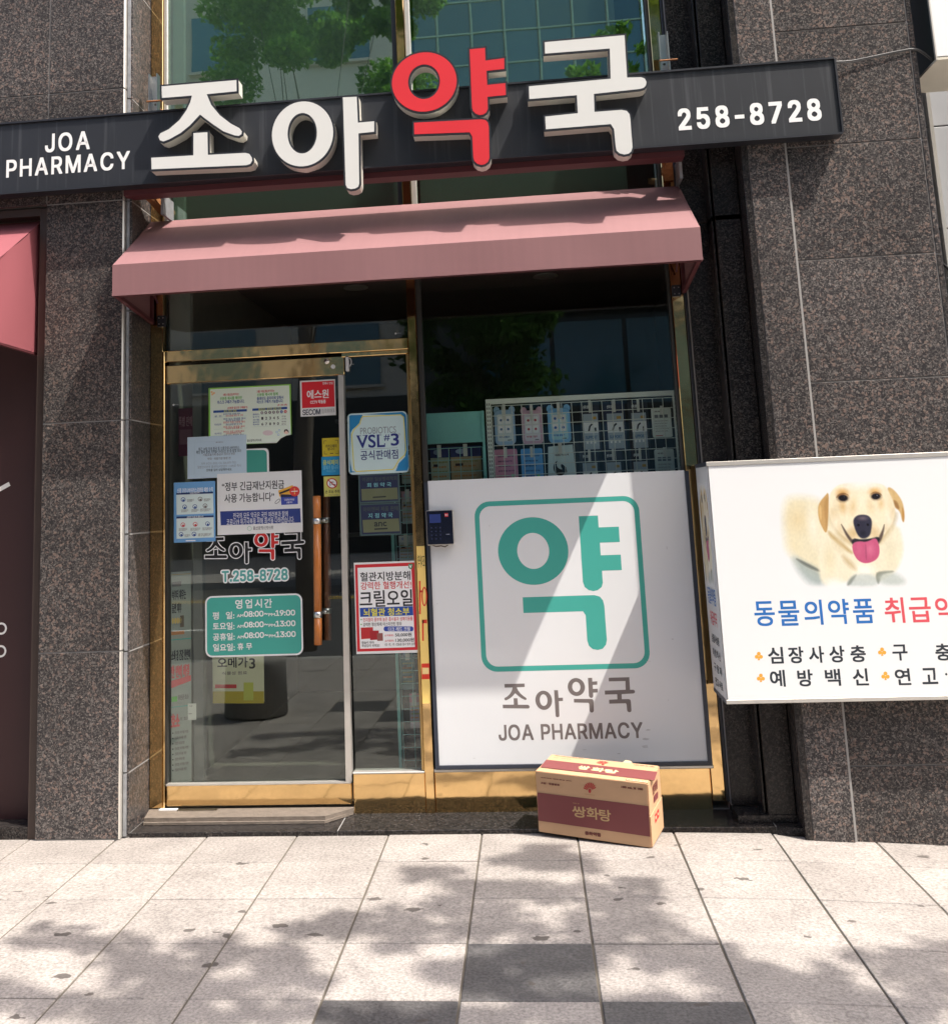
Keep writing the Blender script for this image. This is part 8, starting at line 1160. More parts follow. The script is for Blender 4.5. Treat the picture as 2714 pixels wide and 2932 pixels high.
# inside posters seen through the door
o = tag(MB().add([(-1.885,5.39,.13),(-1.795,5.44,.13),(-1.795,5.44,1.19),(-1.885,5.39,1.19),(-1.887,5.394,.13),(-1.797,5.444,.13),(-1.797,5.444,1.19),(-1.887,5.394,1.19)],
   [(0,1,2,3),(7,6,5,4),(0,4,5,1),(1,5,6,2),(2,6,7,3),(3,7,4,0)]).build('standing_banner', ink((150, 156, 146))), 'tall white banner of stacked adverts seen edge-on through the left of the door glass', 'banner')
s = Sheet(o, (-1.885, 5.39, 1.19), (0.090, 0.05, 0), (0, 0, -1.06), (75, 540), (265, 540), (75, 2260), 0.001)
s.rect(78, 560, 262, 565, ink((180, 150, 80))); s.rect(84, 622, 172, 662, GREY); s.text('속부터 채우는', 84, 690, 215, 770, BK, 2, 2); s.text('동안 피부', 84, 800, 172, 880, BK, 2, 2)
for k in range(4): s.disc(92+k*24, 945, 11, ink((215, 180, 90)), 2, ry=26)
s.rect(160, 905, 196, 1000, ink((90, 70, 40)), 2); s.rect(76, 1030, 200, 1060, ink((190, 120, 60)), 2); s.rect(75, 1095, 265, 1103, TEAL)
s.text('소화 장 건강 한번에', 78, 1185, 258, 1270, BK, 2, 2); s.text('한 번에 해결', 78, 1310, 245, 1410, RD, 3, 2); s.poly([(75, 1430), (262, 1400), (262, 1445), (75, 1490)], RD, 2)
s.rect(78, 1560, 130, 1600, GN, 2); s.text('유산균 효소', 140, 1550, 240, 1590, GREY, 1, 2); s.rect(75, 1640, 265, 1646, TEAL); s.text('효소', 76, 1700, 150, 1800, RD, 4, 2); s.text('의 효과', 158, 1730, 240, 1760, GREY, 1, 2)
for k in range(8): s.disc(90, 1850+k*42, 6, BK, 2); s.text('건강한 하루를 위한', 108, 1838+k*42, 235-(k % 3)*18, 1860+k*42, GREY, 0.8, 2)
s.finish()
o, s = poster('omega_bag_poster', 'yellow and white omega 3 poster standing inside, behind the foot of the opening hours board', (-1.729, -1.449), (0.490, 0.775), ((460, 1170), (910, 1160), (465, 1632)), ink((222, 222, 190)), y=5.60, thick=0.004)
s.text('오메가', 505, 1258, 770, 1335, BK, 4, 2); s.text('3', 785, 1262, 835, 1345, BK, 4, 2); s.text('식물성 원료', 545, 1372, 765, 1395, GREY, 1, 2); s.rect(482, 1478, 672, 1510, RD, 2); s.rect(465, 1535, 912, 1635, ink((190, 170, 40)), 1); s.rect(735, 1462, 820, 1610, ink((200, 205, 90)), 2); s.finish()
o, s = poster('pink_wall_poster', 'dim pink and maroon poster on the wall inside, behind the left edge of the door', (-1.88, -1.80), (1.80, 2.06), ((95, 770), (235, 770), (95, 1060)), ink((120, 50, 75)), y=5.50, thick=0.003)
s.text('특별 판매', 100, 820, 228, 880, ink((200, 150, 160)), 2, 2); s.rect(105, 900, 225, 990, ink((150, 100, 115)), 2); s.finish()
o, s = poster('taped_card', 'little white card taped to the inside of the door glass low on the left', (-1.782, -1.738), (0.455, 0.535), ((305, 1560), (388, 1560), (305, 1710)), ink((205, 205, 195)), y=5.345, thick=0.001)
s.text('안내문', 320, 1575, 352, 1590, GREY, 0.4, 2); s.rect(312, 1650, 345, 1656, GREY, 2); s.finish()
for (x, z, p) in ((-0.640, 2.375, B), (-0.893, 2.225, B), (-1.835, 2.060, D)):
    ms = metric_sheet(p, 5.2895); ms.N = Vector((0, -1, 0)); ms.poly([(x-.006, z), (x, z+.006), (x+.006, z), (x, z-.006)], WH, 1, 'glass_maker_mark'); ms.text('한국유리', x+.009, z+.003, x+.028, z-.002, WH, 0, 1, name='glass_maker_mark'); ms.finish()

# ================================================================ ANIMAL MEDICINE LIGHT BOX
DS = thing('dog_lightbox_sign', 'white box sign with labrador photo and blue and red Korean words, right of window', 'sign', (1.6, 4.9, 0.572))
LBX = mat('lightbox_face_film', (0.79, 0.80, 0.80), 0.25, var=0.0, scale=3)
SHELL = mat('beige_box_metal', (0.50, 0.47, 0.43), 0.4, 0.2, 0.06)
box('box_shell', 0.820, 2.36, 4.853, 4.927, 0.574, 1.626, SHELL, DS); box('box_shell', 0.820, 1.112, 4.9275, 5.050, 0.574, 1.626, SHELL, DS); box('box_shell', 0.820, 0.972, 5.0505, 5.165, 0.574, 1.626, SHELL, DS)
box('box_face', 0.822, 2.36, 4.8475, 4.8525, 0.590, 1.609, LBX, DS)
box('box_cheek', 0.8145, 0.8195, 4.855, 5.163, 0.590, 1.609, mat('lightbox_cheek_film', (0.62, 0.63, 0.63), 0.3, var=0.02), DS)
for z0, z1 in ((0.572, 0.5895), (1.6095, 1.628)):
    box('box_rim', 0.8135, 2.36, 4.844, 4.853, z0, z1, PALE, DS, 0.001); box('box_rim', 0.8135, 0.8205, 4.8535, 5.165, z0, z1, DBL, DS)
fs = wall_sheet(DS, 0.818, 1.868, 0.584, 1.602, 4.8475, (160, 145), (1848, 85), (290, 1785))
fs.off = 0.00004; fs.sep = True; fs.bf = 0.8
BLU, REDT, INKD = ink((30, 105, 180)), ink((215, 80, 90)), ink((38, 44, 52))
for ch, (a, b, c, d) in zip('동물의약품', ((478,1100,628,1262),(645,1095,798,1258),(822,1088,958,1252),(990,1082,1140,1245),(1158,1080,1310,1238))): fs.text(ch, a, b, c, d, BLU, 3.0, 1)
for ch, (a, b, c, d) in zip('취급약국', ((1372,1070,1515,1235),(1540,1068,1695,1228),(1718,1062,1868,1225),(1890,1060,2040,1220))): fs.text(ch, a, b, c, d, REDT, 3.0, 1)
for ch, a in zip('심장사상충', (572, 712, 852, 992, 1135)): fs.text(ch, a, 1415-(a-572)*0.03, a+108, 1520-(a-572)*0.03, INKD, 3.0, 1)
for ch, a in zip('구충제', (1420, 1708, 1990)): fs.text(ch, a, 1390-(a-1420)*0.03, a+105, 1490-(a-1420)*0.01, INKD, 3.0, 1)
for ch, a in zip('예방백신', (583, 772, 960, 1148)): fs.text(ch, a, 1572-(a-583)*0.03, a+108, 1678-(a-583)*0.03, INKD, 3.0, 1)
for ch, a in zip('연고', (1432, 1612)): fs.text(ch, a, 1552-(a-1432)*0.03, a+108, 1655-(a-1432)*0.05, INKD, 3.0, 1)
fs.disc(1777, 1583, 8, INKD, 1, name='lettering')
for ch, a in zip('사료', (1845, 2020)): fs.text(ch, a, 1545, a+108, 1640, INKD, 3.0, 1)
CLV = ink((235, 165, 60))
for x, y in ((510, 1475), (1352, 1437), (522, 1624), (1370, 1600)):
    for dx, dy in ((0, -17), (-15, 4), (15, 4)): fs.disc(x+dx, y+dy, 13, CLV, 1+0.2*(dx > 0)+0.1*(dx < 0), name='clover_mark')
    fs.poly([(x-2, y), (x+2, y), (x+8, y+27), (x-8, y+27)], CLV, 1.5, 'clover_mark')
fs.finish()
def segd(px, py, poly):
    d = np.full(px.shape, 1e9); ins = np.zeros(px.shape, bool); n = len(poly)
    for i in range(n):
        ax, ay = poly[i]; bx, by = poly[(i+1) % n]; vx, vy = bx-ax, by-ay; L = vx*vx+vy*vy+1e-9
        t = np.clip(((px-ax)*vx+(py-ay)*vy)/L, 0, 1); d = np.minimum(d, np.hypot(px-ax-t*vx, py-ay-t*vy))
        c = ((ay > py) != (by > py)) & (px < (bx-ax)*(py-ay)/((by-ay) if by != ay else 1e-9)+ax); ins ^= c
    return np.where(ins, d, -d)
def smooth(poly, k=2):
    for _ in range(k):
        q = []
        for i in range(len(poly)):
            a, b = poly[i], poly[(i+1) % len(poly)]
            q += [(a[0]*.75+b[0]*.25, a[1]*.75+b[1]*.25), (a[0]*.25+b[0]*.75, a[1]*.25+b[1]*.75)]
        poly = q
    return poly
def paint_dog(px, py):
    """the printed picture on the box: a pale labrador lying, head up, tongue out"""
    C = np.zeros(px.shape+(3,)); C[:] = (238, 240, 240)
    nz = np.array([noise.noise((float(a)*0.011, float(b)*0.011, 3.1)) for a, b in zip(px.ravel(), py.ravel())]).reshape(px.shape)
    fur = np.array([noise.noise((float(a)*0.07, float(b)*0.05, 8.2)) for a, b in zip(px.ravel(), py.ravel())]).reshape(px.shape)
    def bl(m, c):
        m = np.clip(m, 0, 1)[..., None]; C[:] = C*(1-m) + np.array(c)*m
    def P(poly, c, s, a=1.0, k=2): bl(a*np.clip((segd(px, py, smooth(poly, k))+s/2)/s, 0, 1), c)
    def E(x, y, rx, ry, c, s=0.5, a=1.0, rot=0.0):
        dx, dy = px-x, py-y; u = (dx*math.cos(rot)+dy*math.sin(rot))/rx; v = (-dx*math.sin(rot)+dy*math.cos(rot))/ry
        bl(a*np.clip((1-np.hypot(u, v))/s, 0, 1), c)
    P([(700,375),(800,352),(950,380),(1060,480),(1080,800),(980,930),(900,930),(760,800),(690,620)], (233,226,200), 75)
    E(790, 520, 110, 150, (226,208,168), 1.0, .65); E(760, 700, 90, 110, (232,222,190), 1, .6); E(900, 560, 60, 210, (245,241,226), 1, .8, -0.1)
    P([(740,770),(850,830),(960,890),(1000,985),(880,985),(800,900)], (170,182,180), 60, .8); P([(760,785),(850,825),(945,878),(950,893),(840,850)], (92,98,95), 16, .75)
    P([(935,540),(1080,600),(1480,520),(1525,700),(1500,820),(1450,900),(1340,960),(1130,950),(950,1000),(930,820)], (238,232,210), 26)
    E(1010, 800, 60, 150, (224,212,176), 1, .5); E(1430, 760, 60, 150, (222,216,190), 1, .6); E(1250, 880, 100, 70, (248,247,236), .8, .9)
    P([(1000,590),(1060,650),(1120,700),(1180,760),(1150,760),(1070,690),(1010,640)], (190,165,120), 22, .75); P([(1090,760),(1150,800),(1200,870),(1180,880),(1110,820)], (200,178,140), 30, .6)
    P([(1120,990),(1150,925),(1200,900),(1330,905),(1345,985),(1230,1000)], (205,212,208), 30, .9); P([(1118,985),(1150,930),(1195,902),(1185,925),(1145,985)], (120,125,118), 14, .55)
    P([(1322,905),(1345,885),(1450,880),(1440,892),(1370,905),(1350,960),(1335,975)], (105,112,104), 14, .65); P([(1340,900),(1460,885),(1540,960),(1470,985),(1350,975)], (196,204,198), 40, .8)
    E(1035, 975, 100, 60, (244,244,238), .8, .9); E(1080, 680, 60, 110, (214,196,160), 1, .55, -0.3)
    P([(1420,290),(1455,300),(1495,345),(1525,400),(1536,480),(1530,545),(1516,535),(1505,465),(1470,440),(1450,400),(1430,350)], (214,188,142), 9); P([(1462,380),(1490,400),(1502,452),(1478,440),(1462,410)], (150,112,72), 12, .85); P([(1520,420),(1534,480),(1528,540),(1516,530)], (186,142,84), 8, .9)
    P([(1020,420),(1012,500),(1040,575),(1105,665),(1180,716),(1340,716),(1412,640),(1478,540),(1486,440)], (205,188,152), 34, .75)
    P([(1028,318),(1100,262),(1250,250),(1400,268),(1440,340),(1472,430),(1465,520),(1400,620),(1340,690),(1180,690),(1105,640),(1040,560),(1012,480),(1012,400)], (240,231,206), 12)
    E(1245, 268, 190, 62, (243,242,236), .9, .95); E(1065, 470, 40, 120, (222,206,170), 1, .6, 0.1); E(1440, 420, 32, 110, (226,212,180), 1, .55); E(1242, 470, 40, 90, (228,212,178), 1, .35); E(1110, 335, 62, 48, (216,174,116), .8, .85); E(1335, 325, 58, 42, (222,184,126), .8, .85); E(1110, 430, 38, 75, (214,180,128), 1, .75, -0.1); E(1375, 410, 34, 60, (220,190,140), 1, .6)
    E(1180, 430, 45, 90, (222,196,150), 1, .6, 0.25); E(1300, 430, 40, 80, (228,206,164), 1, .5, -0.25); E(1242, 400, 50, 130, (248,240,218), 1, .85); P([(1020,430),(1045,560),(1105,640),(1095,560),(1060,480)], (214,194,156), 40, .6); P([(1472,430),(1440,540),(1400,620),(1405,550),(1440,470)], (216,198,164), 36, .6)
    E(1150, 640, 60, 60, (206,184,146), .8, .55); E(1345, 640, 50, 60, (212,192,156), .8, .5); E(1242, 585, 112, 98, (232,214,180), .7, .85); E(1180, 615, 55, 55, (214,192,152), .8, .7); E(1320, 610, 50, 60, (218,198,160), .8, .7); E(1060, 540, 45, 80, (246,240,222), 1, .8); E(1425, 520, 34, 90, (246,240,224), 1, .8)
    P([(1015,320),(985,355),(950,395),(935,440),(940,520),(965,580),(985,618),(1000,600),(1004,520),(1012,430)], (204,172,124), 8); P([(1005,345),(975,420),(985,500),(992,590),(1002,560),(1008,450)], (178,142,96), 14, .6); P([(950,410),(942,470),(955,540),(962,500),(962,430)], (226,196,146), 10, .8)
    P([(1092,545),(1108,590),(1130,640),(1165,690),(1185,705),(1176,670),(1145,630),(1115,580)], (70,56,52), 10, .85, 1); P([(1396,545),(1392,590),(1378,650),(1355,690),(1338,700),(1350,650),(1376,600)], (70,56,52), 10, .85, 1)
    P([(1172,652),(1230,662),(1300,655),(1352,640),(1362,668),(1320,700),(1200,715),(1165,690)], (34,32,42), 8, .95, 1)
    P([(1166,690),(1215,672),(1270,682),(1330,645),(1352,690),(1358,755),(1335,805),(1262,834),(1205,812),(1172,755)], (201,108,140), 7); E(1290, 730, 45, 65, (222,142,168), .9, .8); E(1215, 740, 28, 60, (214,128,156), .9, .6)
    P([(1256,690),(1266,700),(1266,810),(1258,800)], (150,70,100), 8, .6)
    P([(1176,525),(1205,492),(1245,486),(1285,492),(1310,525),(1306,580),(1292,640),(1245,660),(1212,640),(1190,590)], (50,50,66), 9); E(1245, 512, 52, 24, (118,102,112), 1, .9); E(1215, 560, 12, 12, (14,14,22), .6, .9); E(1280, 558, 12, 12, (14,14,22), .6, .9); E(1245, 618, 30, 30, (28,30,42), .8, .6)
    E(1111, 367, 54, 40, (120,88,62), .6, .7); E(1341, 357, 50, 38, (128,96,68), .6, .7); E(1113, 368, 40, 27, (26,24,30), .35, .97, 0.12); E(1341, 358, 38, 26, (26,24,30), .35, .97, -0.1); E(1122, 361, 6, 4, (130,140,155), .8, .5); E(1350, 351, 7, 5, (170,178,190), .8, .7)
    P([(1062,372),(1080,340),(1120,328),(1158,352),(1128,340),(1090,350)], (120,82,50), 7, .8, 1); P([(1300,345),(1330,322),(1370,332),(1386,356),(1360,338),(1328,332)], (120,82,50), 7, .8, 1)
    C[:] = 238-(238-C)*(1+0.2*np.clip((C.mean(-1, keepdims=True)-110)/60, 0, 1)); ed = np.clip(np.minimum(np.minimum(px-650, 1590-px), np.minimum(py-245, 1005-py))/30, 0, 1)[..., None]; C[:] = C*ed + np.array((238, 240, 240))*(1-ed); fm = np.clip((236-C[..., 2:3])/12, 0, 1); C[:] = C*(1+0.03*fur[..., None]*fm) + nz[..., None]*4*fm
    return np.clip(C, 0, 255)
def picture(sheet, u0, v0, u1, v1, nx, ny, name, parent, squeeze=None):
    U, V = np.meshgrid(np.linspace(0, 1, nx), np.linspace(0, 1, ny)); px = u0+(u1-u0)*U; py = v0+(v1-v0)*V
    C = paint_dog(px, py); C = C/255; C = np.where(C <= 0.04045, C/12.92, ((C+0.055)/1.055)**2.4)
    pts = [sheet.P(*(squeeze(a, b) if squeeze else (a, b)), 0.00003) for a, b in zip(px.ravel(), py.ravel())]
    idx = np.arange(nx*ny).reshape(ny, nx); f = np.stack([idx[:-1,:-1], idx[:-1,1:], idx[1:,1:], idx[1:,:-1]], -1).reshape(-1, 4)
    mb = MB().add(pts, f.tolist()); o = mb.build(name, DOGM, parent)
    at_ = o.data.color_attributes.new('print', 'FLOAT_COLOR', 'POINT'); a = np.ones((nx*ny, 4)); a[:, :3] = C.reshape(-1, 3); at_.data.foreach_set('color', a.ravel())
    return o
DOGM, n_, l_, b_ = base_mat('printed_dog_picture'); ca = n_.new('ShaderNodeVertexColor'); ca.layer_name = 'print'
vm = n_.new('ShaderNodeMix'); vm.data_type = 'RGBA'; vm.blend_type = 'MULTIPLY'; vm.inputs[0].default_value = 1; vm.inputs[7].default_value = (0.924, 0.918, 0.918, 1)
l_.new(ca.outputs[0], vm.inputs[6]); l_.new(vm.outputs[2], b_.inputs['Base Color']); b_.inputs['Roughness'].default_value = 0.25
picture(fs, 640, 235, 1600, 1015, 240, 195, 'dog_picture', DS)
cs = Sheet(DS, (0.8145, 5.163, 1.609), (0, -0.308, 0), (0, 0, -1.019), (75, 150), (160, 145), (190, 1725), 0.0003)
cs2 = Sheet(DS, (0.8145, 5.163, 1.609), (0, -0.308, 0), (0, 0, -1.019), (0, 0), (1000, 0), (0, 1640), 0.0006)
picture(cs2, 900, 250, 1560, 1015, 50, 70, 'dog_picture', DS, lambda a, b: ((a-900)*1.2+100, b-130))
cs2.text('동물의약품', 180, 890, 840, 1010, BLU, 2, 1); cs2.text('취급약국', 260, 1060, 800, 1160, REDT, 2, 1)
for k, q in enumerate(('심장사상충', '예 방 백 신', '구 충 제', '연고·사료')): cs2.text(q, 220, 1230+k*105, 820, 1290+k*105, INKD, 2, 1)
cs2.finish()

# ================================================================ CARDBOARD BOX
CBM = mat('tan_corrugated_cardboard', lin((194, 156, 120)), 0.75, var=0.06, scale=14, bump=0.06, bscale=110)
MRB = mat('maroon_box_print', lin((122, 62, 62)), 0.6, var=0.06, scale=12); INKB = mat('brown_box_ink', lin((110, 60, 50)), 0.7); CRM = mat('cream_box_print', lin((226, 200, 158)), 0.7)
FR_ = Vector((0.4384, 4.7893, 0.0012)); FL_ = Vector((-0.0375, 4.9639, 0.0190)); BR_ = Vector((0.5253, 5.0081, 0.0235))
e1 = (FL_-FR_); Wd = e1.length; e1.normalize(); e2 = (BR_-FR_); e2 = (e2 - e1*e2.dot(e1)); Dp = 0.225; e2.normalize(); e3 = e2.cross(e1)*-1
if e3.z < 0: e3 = -e3
BH = 0.268
CB = thing('cardboard_box', 'tan cardboard carton with maroon bands and Korean lettering, tilted on the step edge', 'box', tuple(FR_))
def CP(a, b, c): return FR_ + e1*a + e2*b + e3*c      # a leftwards along the front, b to the back, c up
def cbox(name, a0, a1, b0, b1, c0, c1, m, parent, warp=0.0):
    v = []; n = 7
    bm = bmesh.new(); bmesh.ops.create_cube(bm, size=1.0); bmesh.ops.bevel(bm, geom=list(bm.edges), offset=0.008, segments=2, affect='EDGES')
    bmesh.ops.subdivide_edges(bm, edges=[e for e in bm.edges if e.calc_length() > 0.5], cuts=n, use_grid_fill=True)
    for q in bm.verts:
        a = a0+(q.co.x+.5)*(a1-a0); b = b0+(q.co.y+.5)*(b1-b0); c = c0+(q.co.z+.5)*(c1-c0)
        s = warp*(math.sin(a*9+b*7)*0.5+math.sin(c*13+a*5)*0.5)
        q.co = CP(a, b, c) + e3*s*(c/BH) + e2*s*0.6*(-1 if b < Dp/2 else 1)
    bm.verts.index_update(); mb = MB().add([q.co[:] for q in bm.verts], [tuple(q.index for q in f.verts) for f in bm.faces]); bm.free()
    return mb.build(name, m, parent)
cbox('carton_body', 0, Wd, 0, Dp, 0, BH, CBM, CB, 0.0014)
# end flap: an upper and a lower sheet meeting at a slanting cut, one slightly proud
def plate(name, pts, th, m):
    v = [CP(a, b, c) for a, b, c in pts]; n = (v[1]-v[0]).cross(v[2]-v[0]).normalized()
    if n.x < 0: n = -n
    mb = MB().add([tuple(p+n*0.0006) for p in v]+[tuple(p+n*th) for p in v], [(0,1,2,3),(7,6,5,4)]+[(i, (i+1) % 4, 4+(i+1) % 4, 4+i) for i in range(4)]); return mb.build(name, m, CB)
plate('carton_flap', [(0, 0.004, 0.002), (0, Dp-.004, 0.002), (0, Dp-0.004, 0.135), (0, 0.004, 0.128)], 0.0045, CBM)
plate('carton_flap', [(0, 0.004, 0.133), (0, Dp-.004, 0.140), (0, Dp-0.012, BH-.004), (0, 0.004, BH-.004)], 0.0022, CBM)
plate('torn_flap_corner', [(0.165, Dp-.004, BH), (0.12, Dp-.004, BH), (0.13, Dp+.004, BH+.007), (0.155, Dp+.004, BH+.009)], 0.001, CRM)
fr = Sheet(CB, CP(Wd, 0, BH), tuple(e1*-Wd), tuple(e3*-BH), (205, 415), (1435, 575), (240, 1090), 0.0018)
fr.poly([(228, 655), (1447, 808), (1462, 1130), (238, 965)], MRB, 1)
for ch, (a, b, c, d) in zip('쌍화탕', ((622,800,775,950),(778,815,915,968),(918,838,1048,990))): fr.text(ch, a, b, c, d-14, ink((190, 158, 112)), 2.4, 2)
fr.text('광동 원', 630, 766, 700, 786, ink((150, 110, 80)), 0.8, 2)
fr.text('과학적인 제조·품질 관리', 268, 486, 612, 552-16, INKB, 1.6, 1); fr.text('고감 · 진정발효', 268, 538, 482, 585, INKB, 1.6, 1); fr.text('100 mL X 100', 1162, 592, 1388, 640, INKB, 2.2, 1)
fr.text('동화약품', 762, 1078, 935, 1135, INKB, 3.0, 2)
def fan(s, cx, cy, sx, sy, lev=1):
    for k in range(9):
        a0 = math.pi*(0.06+k*0.1); a1 = a0+0.2
        s.shape([[(cx-math.cos(a0)*sx, cy-math.sin(a0)*sy), (cx-math.cos((a0+a1)/2)*sx*1.06, cy-math.sin((a0+a1)/2)*sy*1.06), (cx-math.cos(a1)*sx, cy-math.sin(a1)*sy), (cx-math.cos(a1)*sx*.38, cy-math.sin(a1)*sy*.38+8), (cx-math.cos(a0)*sx*.38, cy-math.sin(a0)*sy*.38+8)]], ink((178, 52, 52)), lev, 'fan_emblem')
    s.disc(cx, cy+12, sx*.22, ink((178, 52, 52)), lev, ry=sy*.3, name='fan_emblem')
fan(fr, 818, 630, 68, 76); fr.line([(760, 675), (870, 690)], 4, ink((170, 130, 90)), 1); fr.finish()
tp = Sheet(CB, CP(Wd, Dp, BH), tuple(e1*-Wd), tuple(e2*-Dp), (415, 205), (1590, 340), (205, 415), 0.0018)
tp.poly([(345, 282), (1540, 415), (1470, 515), (265, 375)], MRB, 1)
for ch, (a, b, c, d) in zip('쌍화탕', ((690,352,800,415),(835,372,955,438),(970,392,1105,455))): tp.text(ch, a+22, b, c-12, d-12, ink((225, 198, 150)), 2.4, 2)
tp.text('과학적인 제조·품질 관리', 455, 228, 770, 262, INKB, 1.4, 1); tp.text('고감 · 진정발효', 430, 252, 632, 276, INKB, 1.4, 1); tp.text('100 mL X 100', 1318, 335, 1532, 356, INKB, 1.6, 1); tp.text('동화약품', 758, 458, 918, 476, INKB, 1.8, 1)
fan(tp, 975, 318, 66, 26); tp.poly([(1180, 498), (1402, 524), (1390, 544), (1168, 516)], INKB, 1); tp.poly([(1186, 501), (1396, 526), (1387, 541), (1175, 515)], CRM, 2); tp.text('표준 포장 규격', 1190, 506, 1380, 532, INKB, 0.6, 3)
tp.finish()
en = Sheet(CB, CP(0, 0, BH), tuple(e2*Dp), tuple(e3*-BH), (1435, 575), (1600, 335), (1480, 1270), 0.005)
en.N = -e1
en.text('쌍화탕', 1490, 585, 1562, 590, INKB, 2.0, 1); en.poly([(1508, 690), (1562, 630), (1565, 700), (1508, 770)], MRB, 1)
en.poly([(1515, 905), (1540, 870), (1545, 960), (1522, 998)], RD, 1); en.poly([(1548, 855), (1572, 825), (1575, 915), (1550, 950)], RD, 1); en.poly([(1522, 920), (1534, 905), (1536, 940), (1526, 955)], CRM, 2); en.poly([(1556, 880), (1566, 866), (1567, 892), (1558, 905)], CRM, 2)
en.finish()

# ================================================================ DISPLAY RACKS AND GOODS BEHIND THE GLASS
CREAM = mat('cream_enamel_wire', (0.72, 0.74, 0.66), 0.4); TEALM = mat('teal_enamel_steel', (0.20, 0.50, 0.46), 0.4); CYW = mat('cyan_enamel_wire', (0.30, 0.60, 0.58), 0.4)
RK = thing('wire_display_rack', 'cream wire grid rack with slotted posts standing just inside the shop window', 'rack', (0.30, 5.5, 0.05))
def grid(parent, x0, x1, z0, z1, y, st, r, m, name='grid_wires'):
    mb = MB(); n = int(round((x1-x0)/st))
    for k in range(n+1): x = x0+(x1-x0)*k/n; mb.tube([(x, y, z0), (x, y, z1)], r, 5, cap=False)
    k = 0; z = z1
    while z > z0: mb.tube([(x0, y-r*1.6, z), (x1, y-r*1.6, z)], r, 5, cap=False); z -= st
    return mb.build(name, m, parent, True)
grid(RK, -0.165, 0.775, 0.30, 1.985, 5.462, 0.0522, 0.0019, CREAM)
for x in (-0.183, 0.790):
    p_ = box('rack_post', x-0.013, x+0.013, 5.455, 5.49, 0.05, 2.022, CREAM, RK)
    sl = MB()
    for k in range(38):
        for dx in (-0.0055, 0.0055): sl.box(x+dx-.002, x+dx+.002, 5.4540, 5.4546, 1.20+k*0.0213, 1.212+k*0.0213)
    sl.build('post_slots', RUBBER, p_)
box('rack_top_rail', -0.169, 0.776, 5.458, 5.488, 1.996, 2.022, CREAM, RK)
box('rack_back_board', -0.169, 0.776, 5.545, 5.550, 0.3, 1.995, mat('black_board', (0.012, 0.012, 0.014), 0.7), RK)
box('rack_foot', -0.20, 0.80, 5.46, 5.75, 0.05, 0.09, CREAM, RK)
ES = lambda parent, y: Sheet(parent, (-0.195, y, 2.025), (0.996, 0, 0), (0, 0, -0.421), (432, 130), (1555, 75), (470, 600))
def rx(u, v): p = ES(None, 5.5).P(u, v); return p.x, p.z
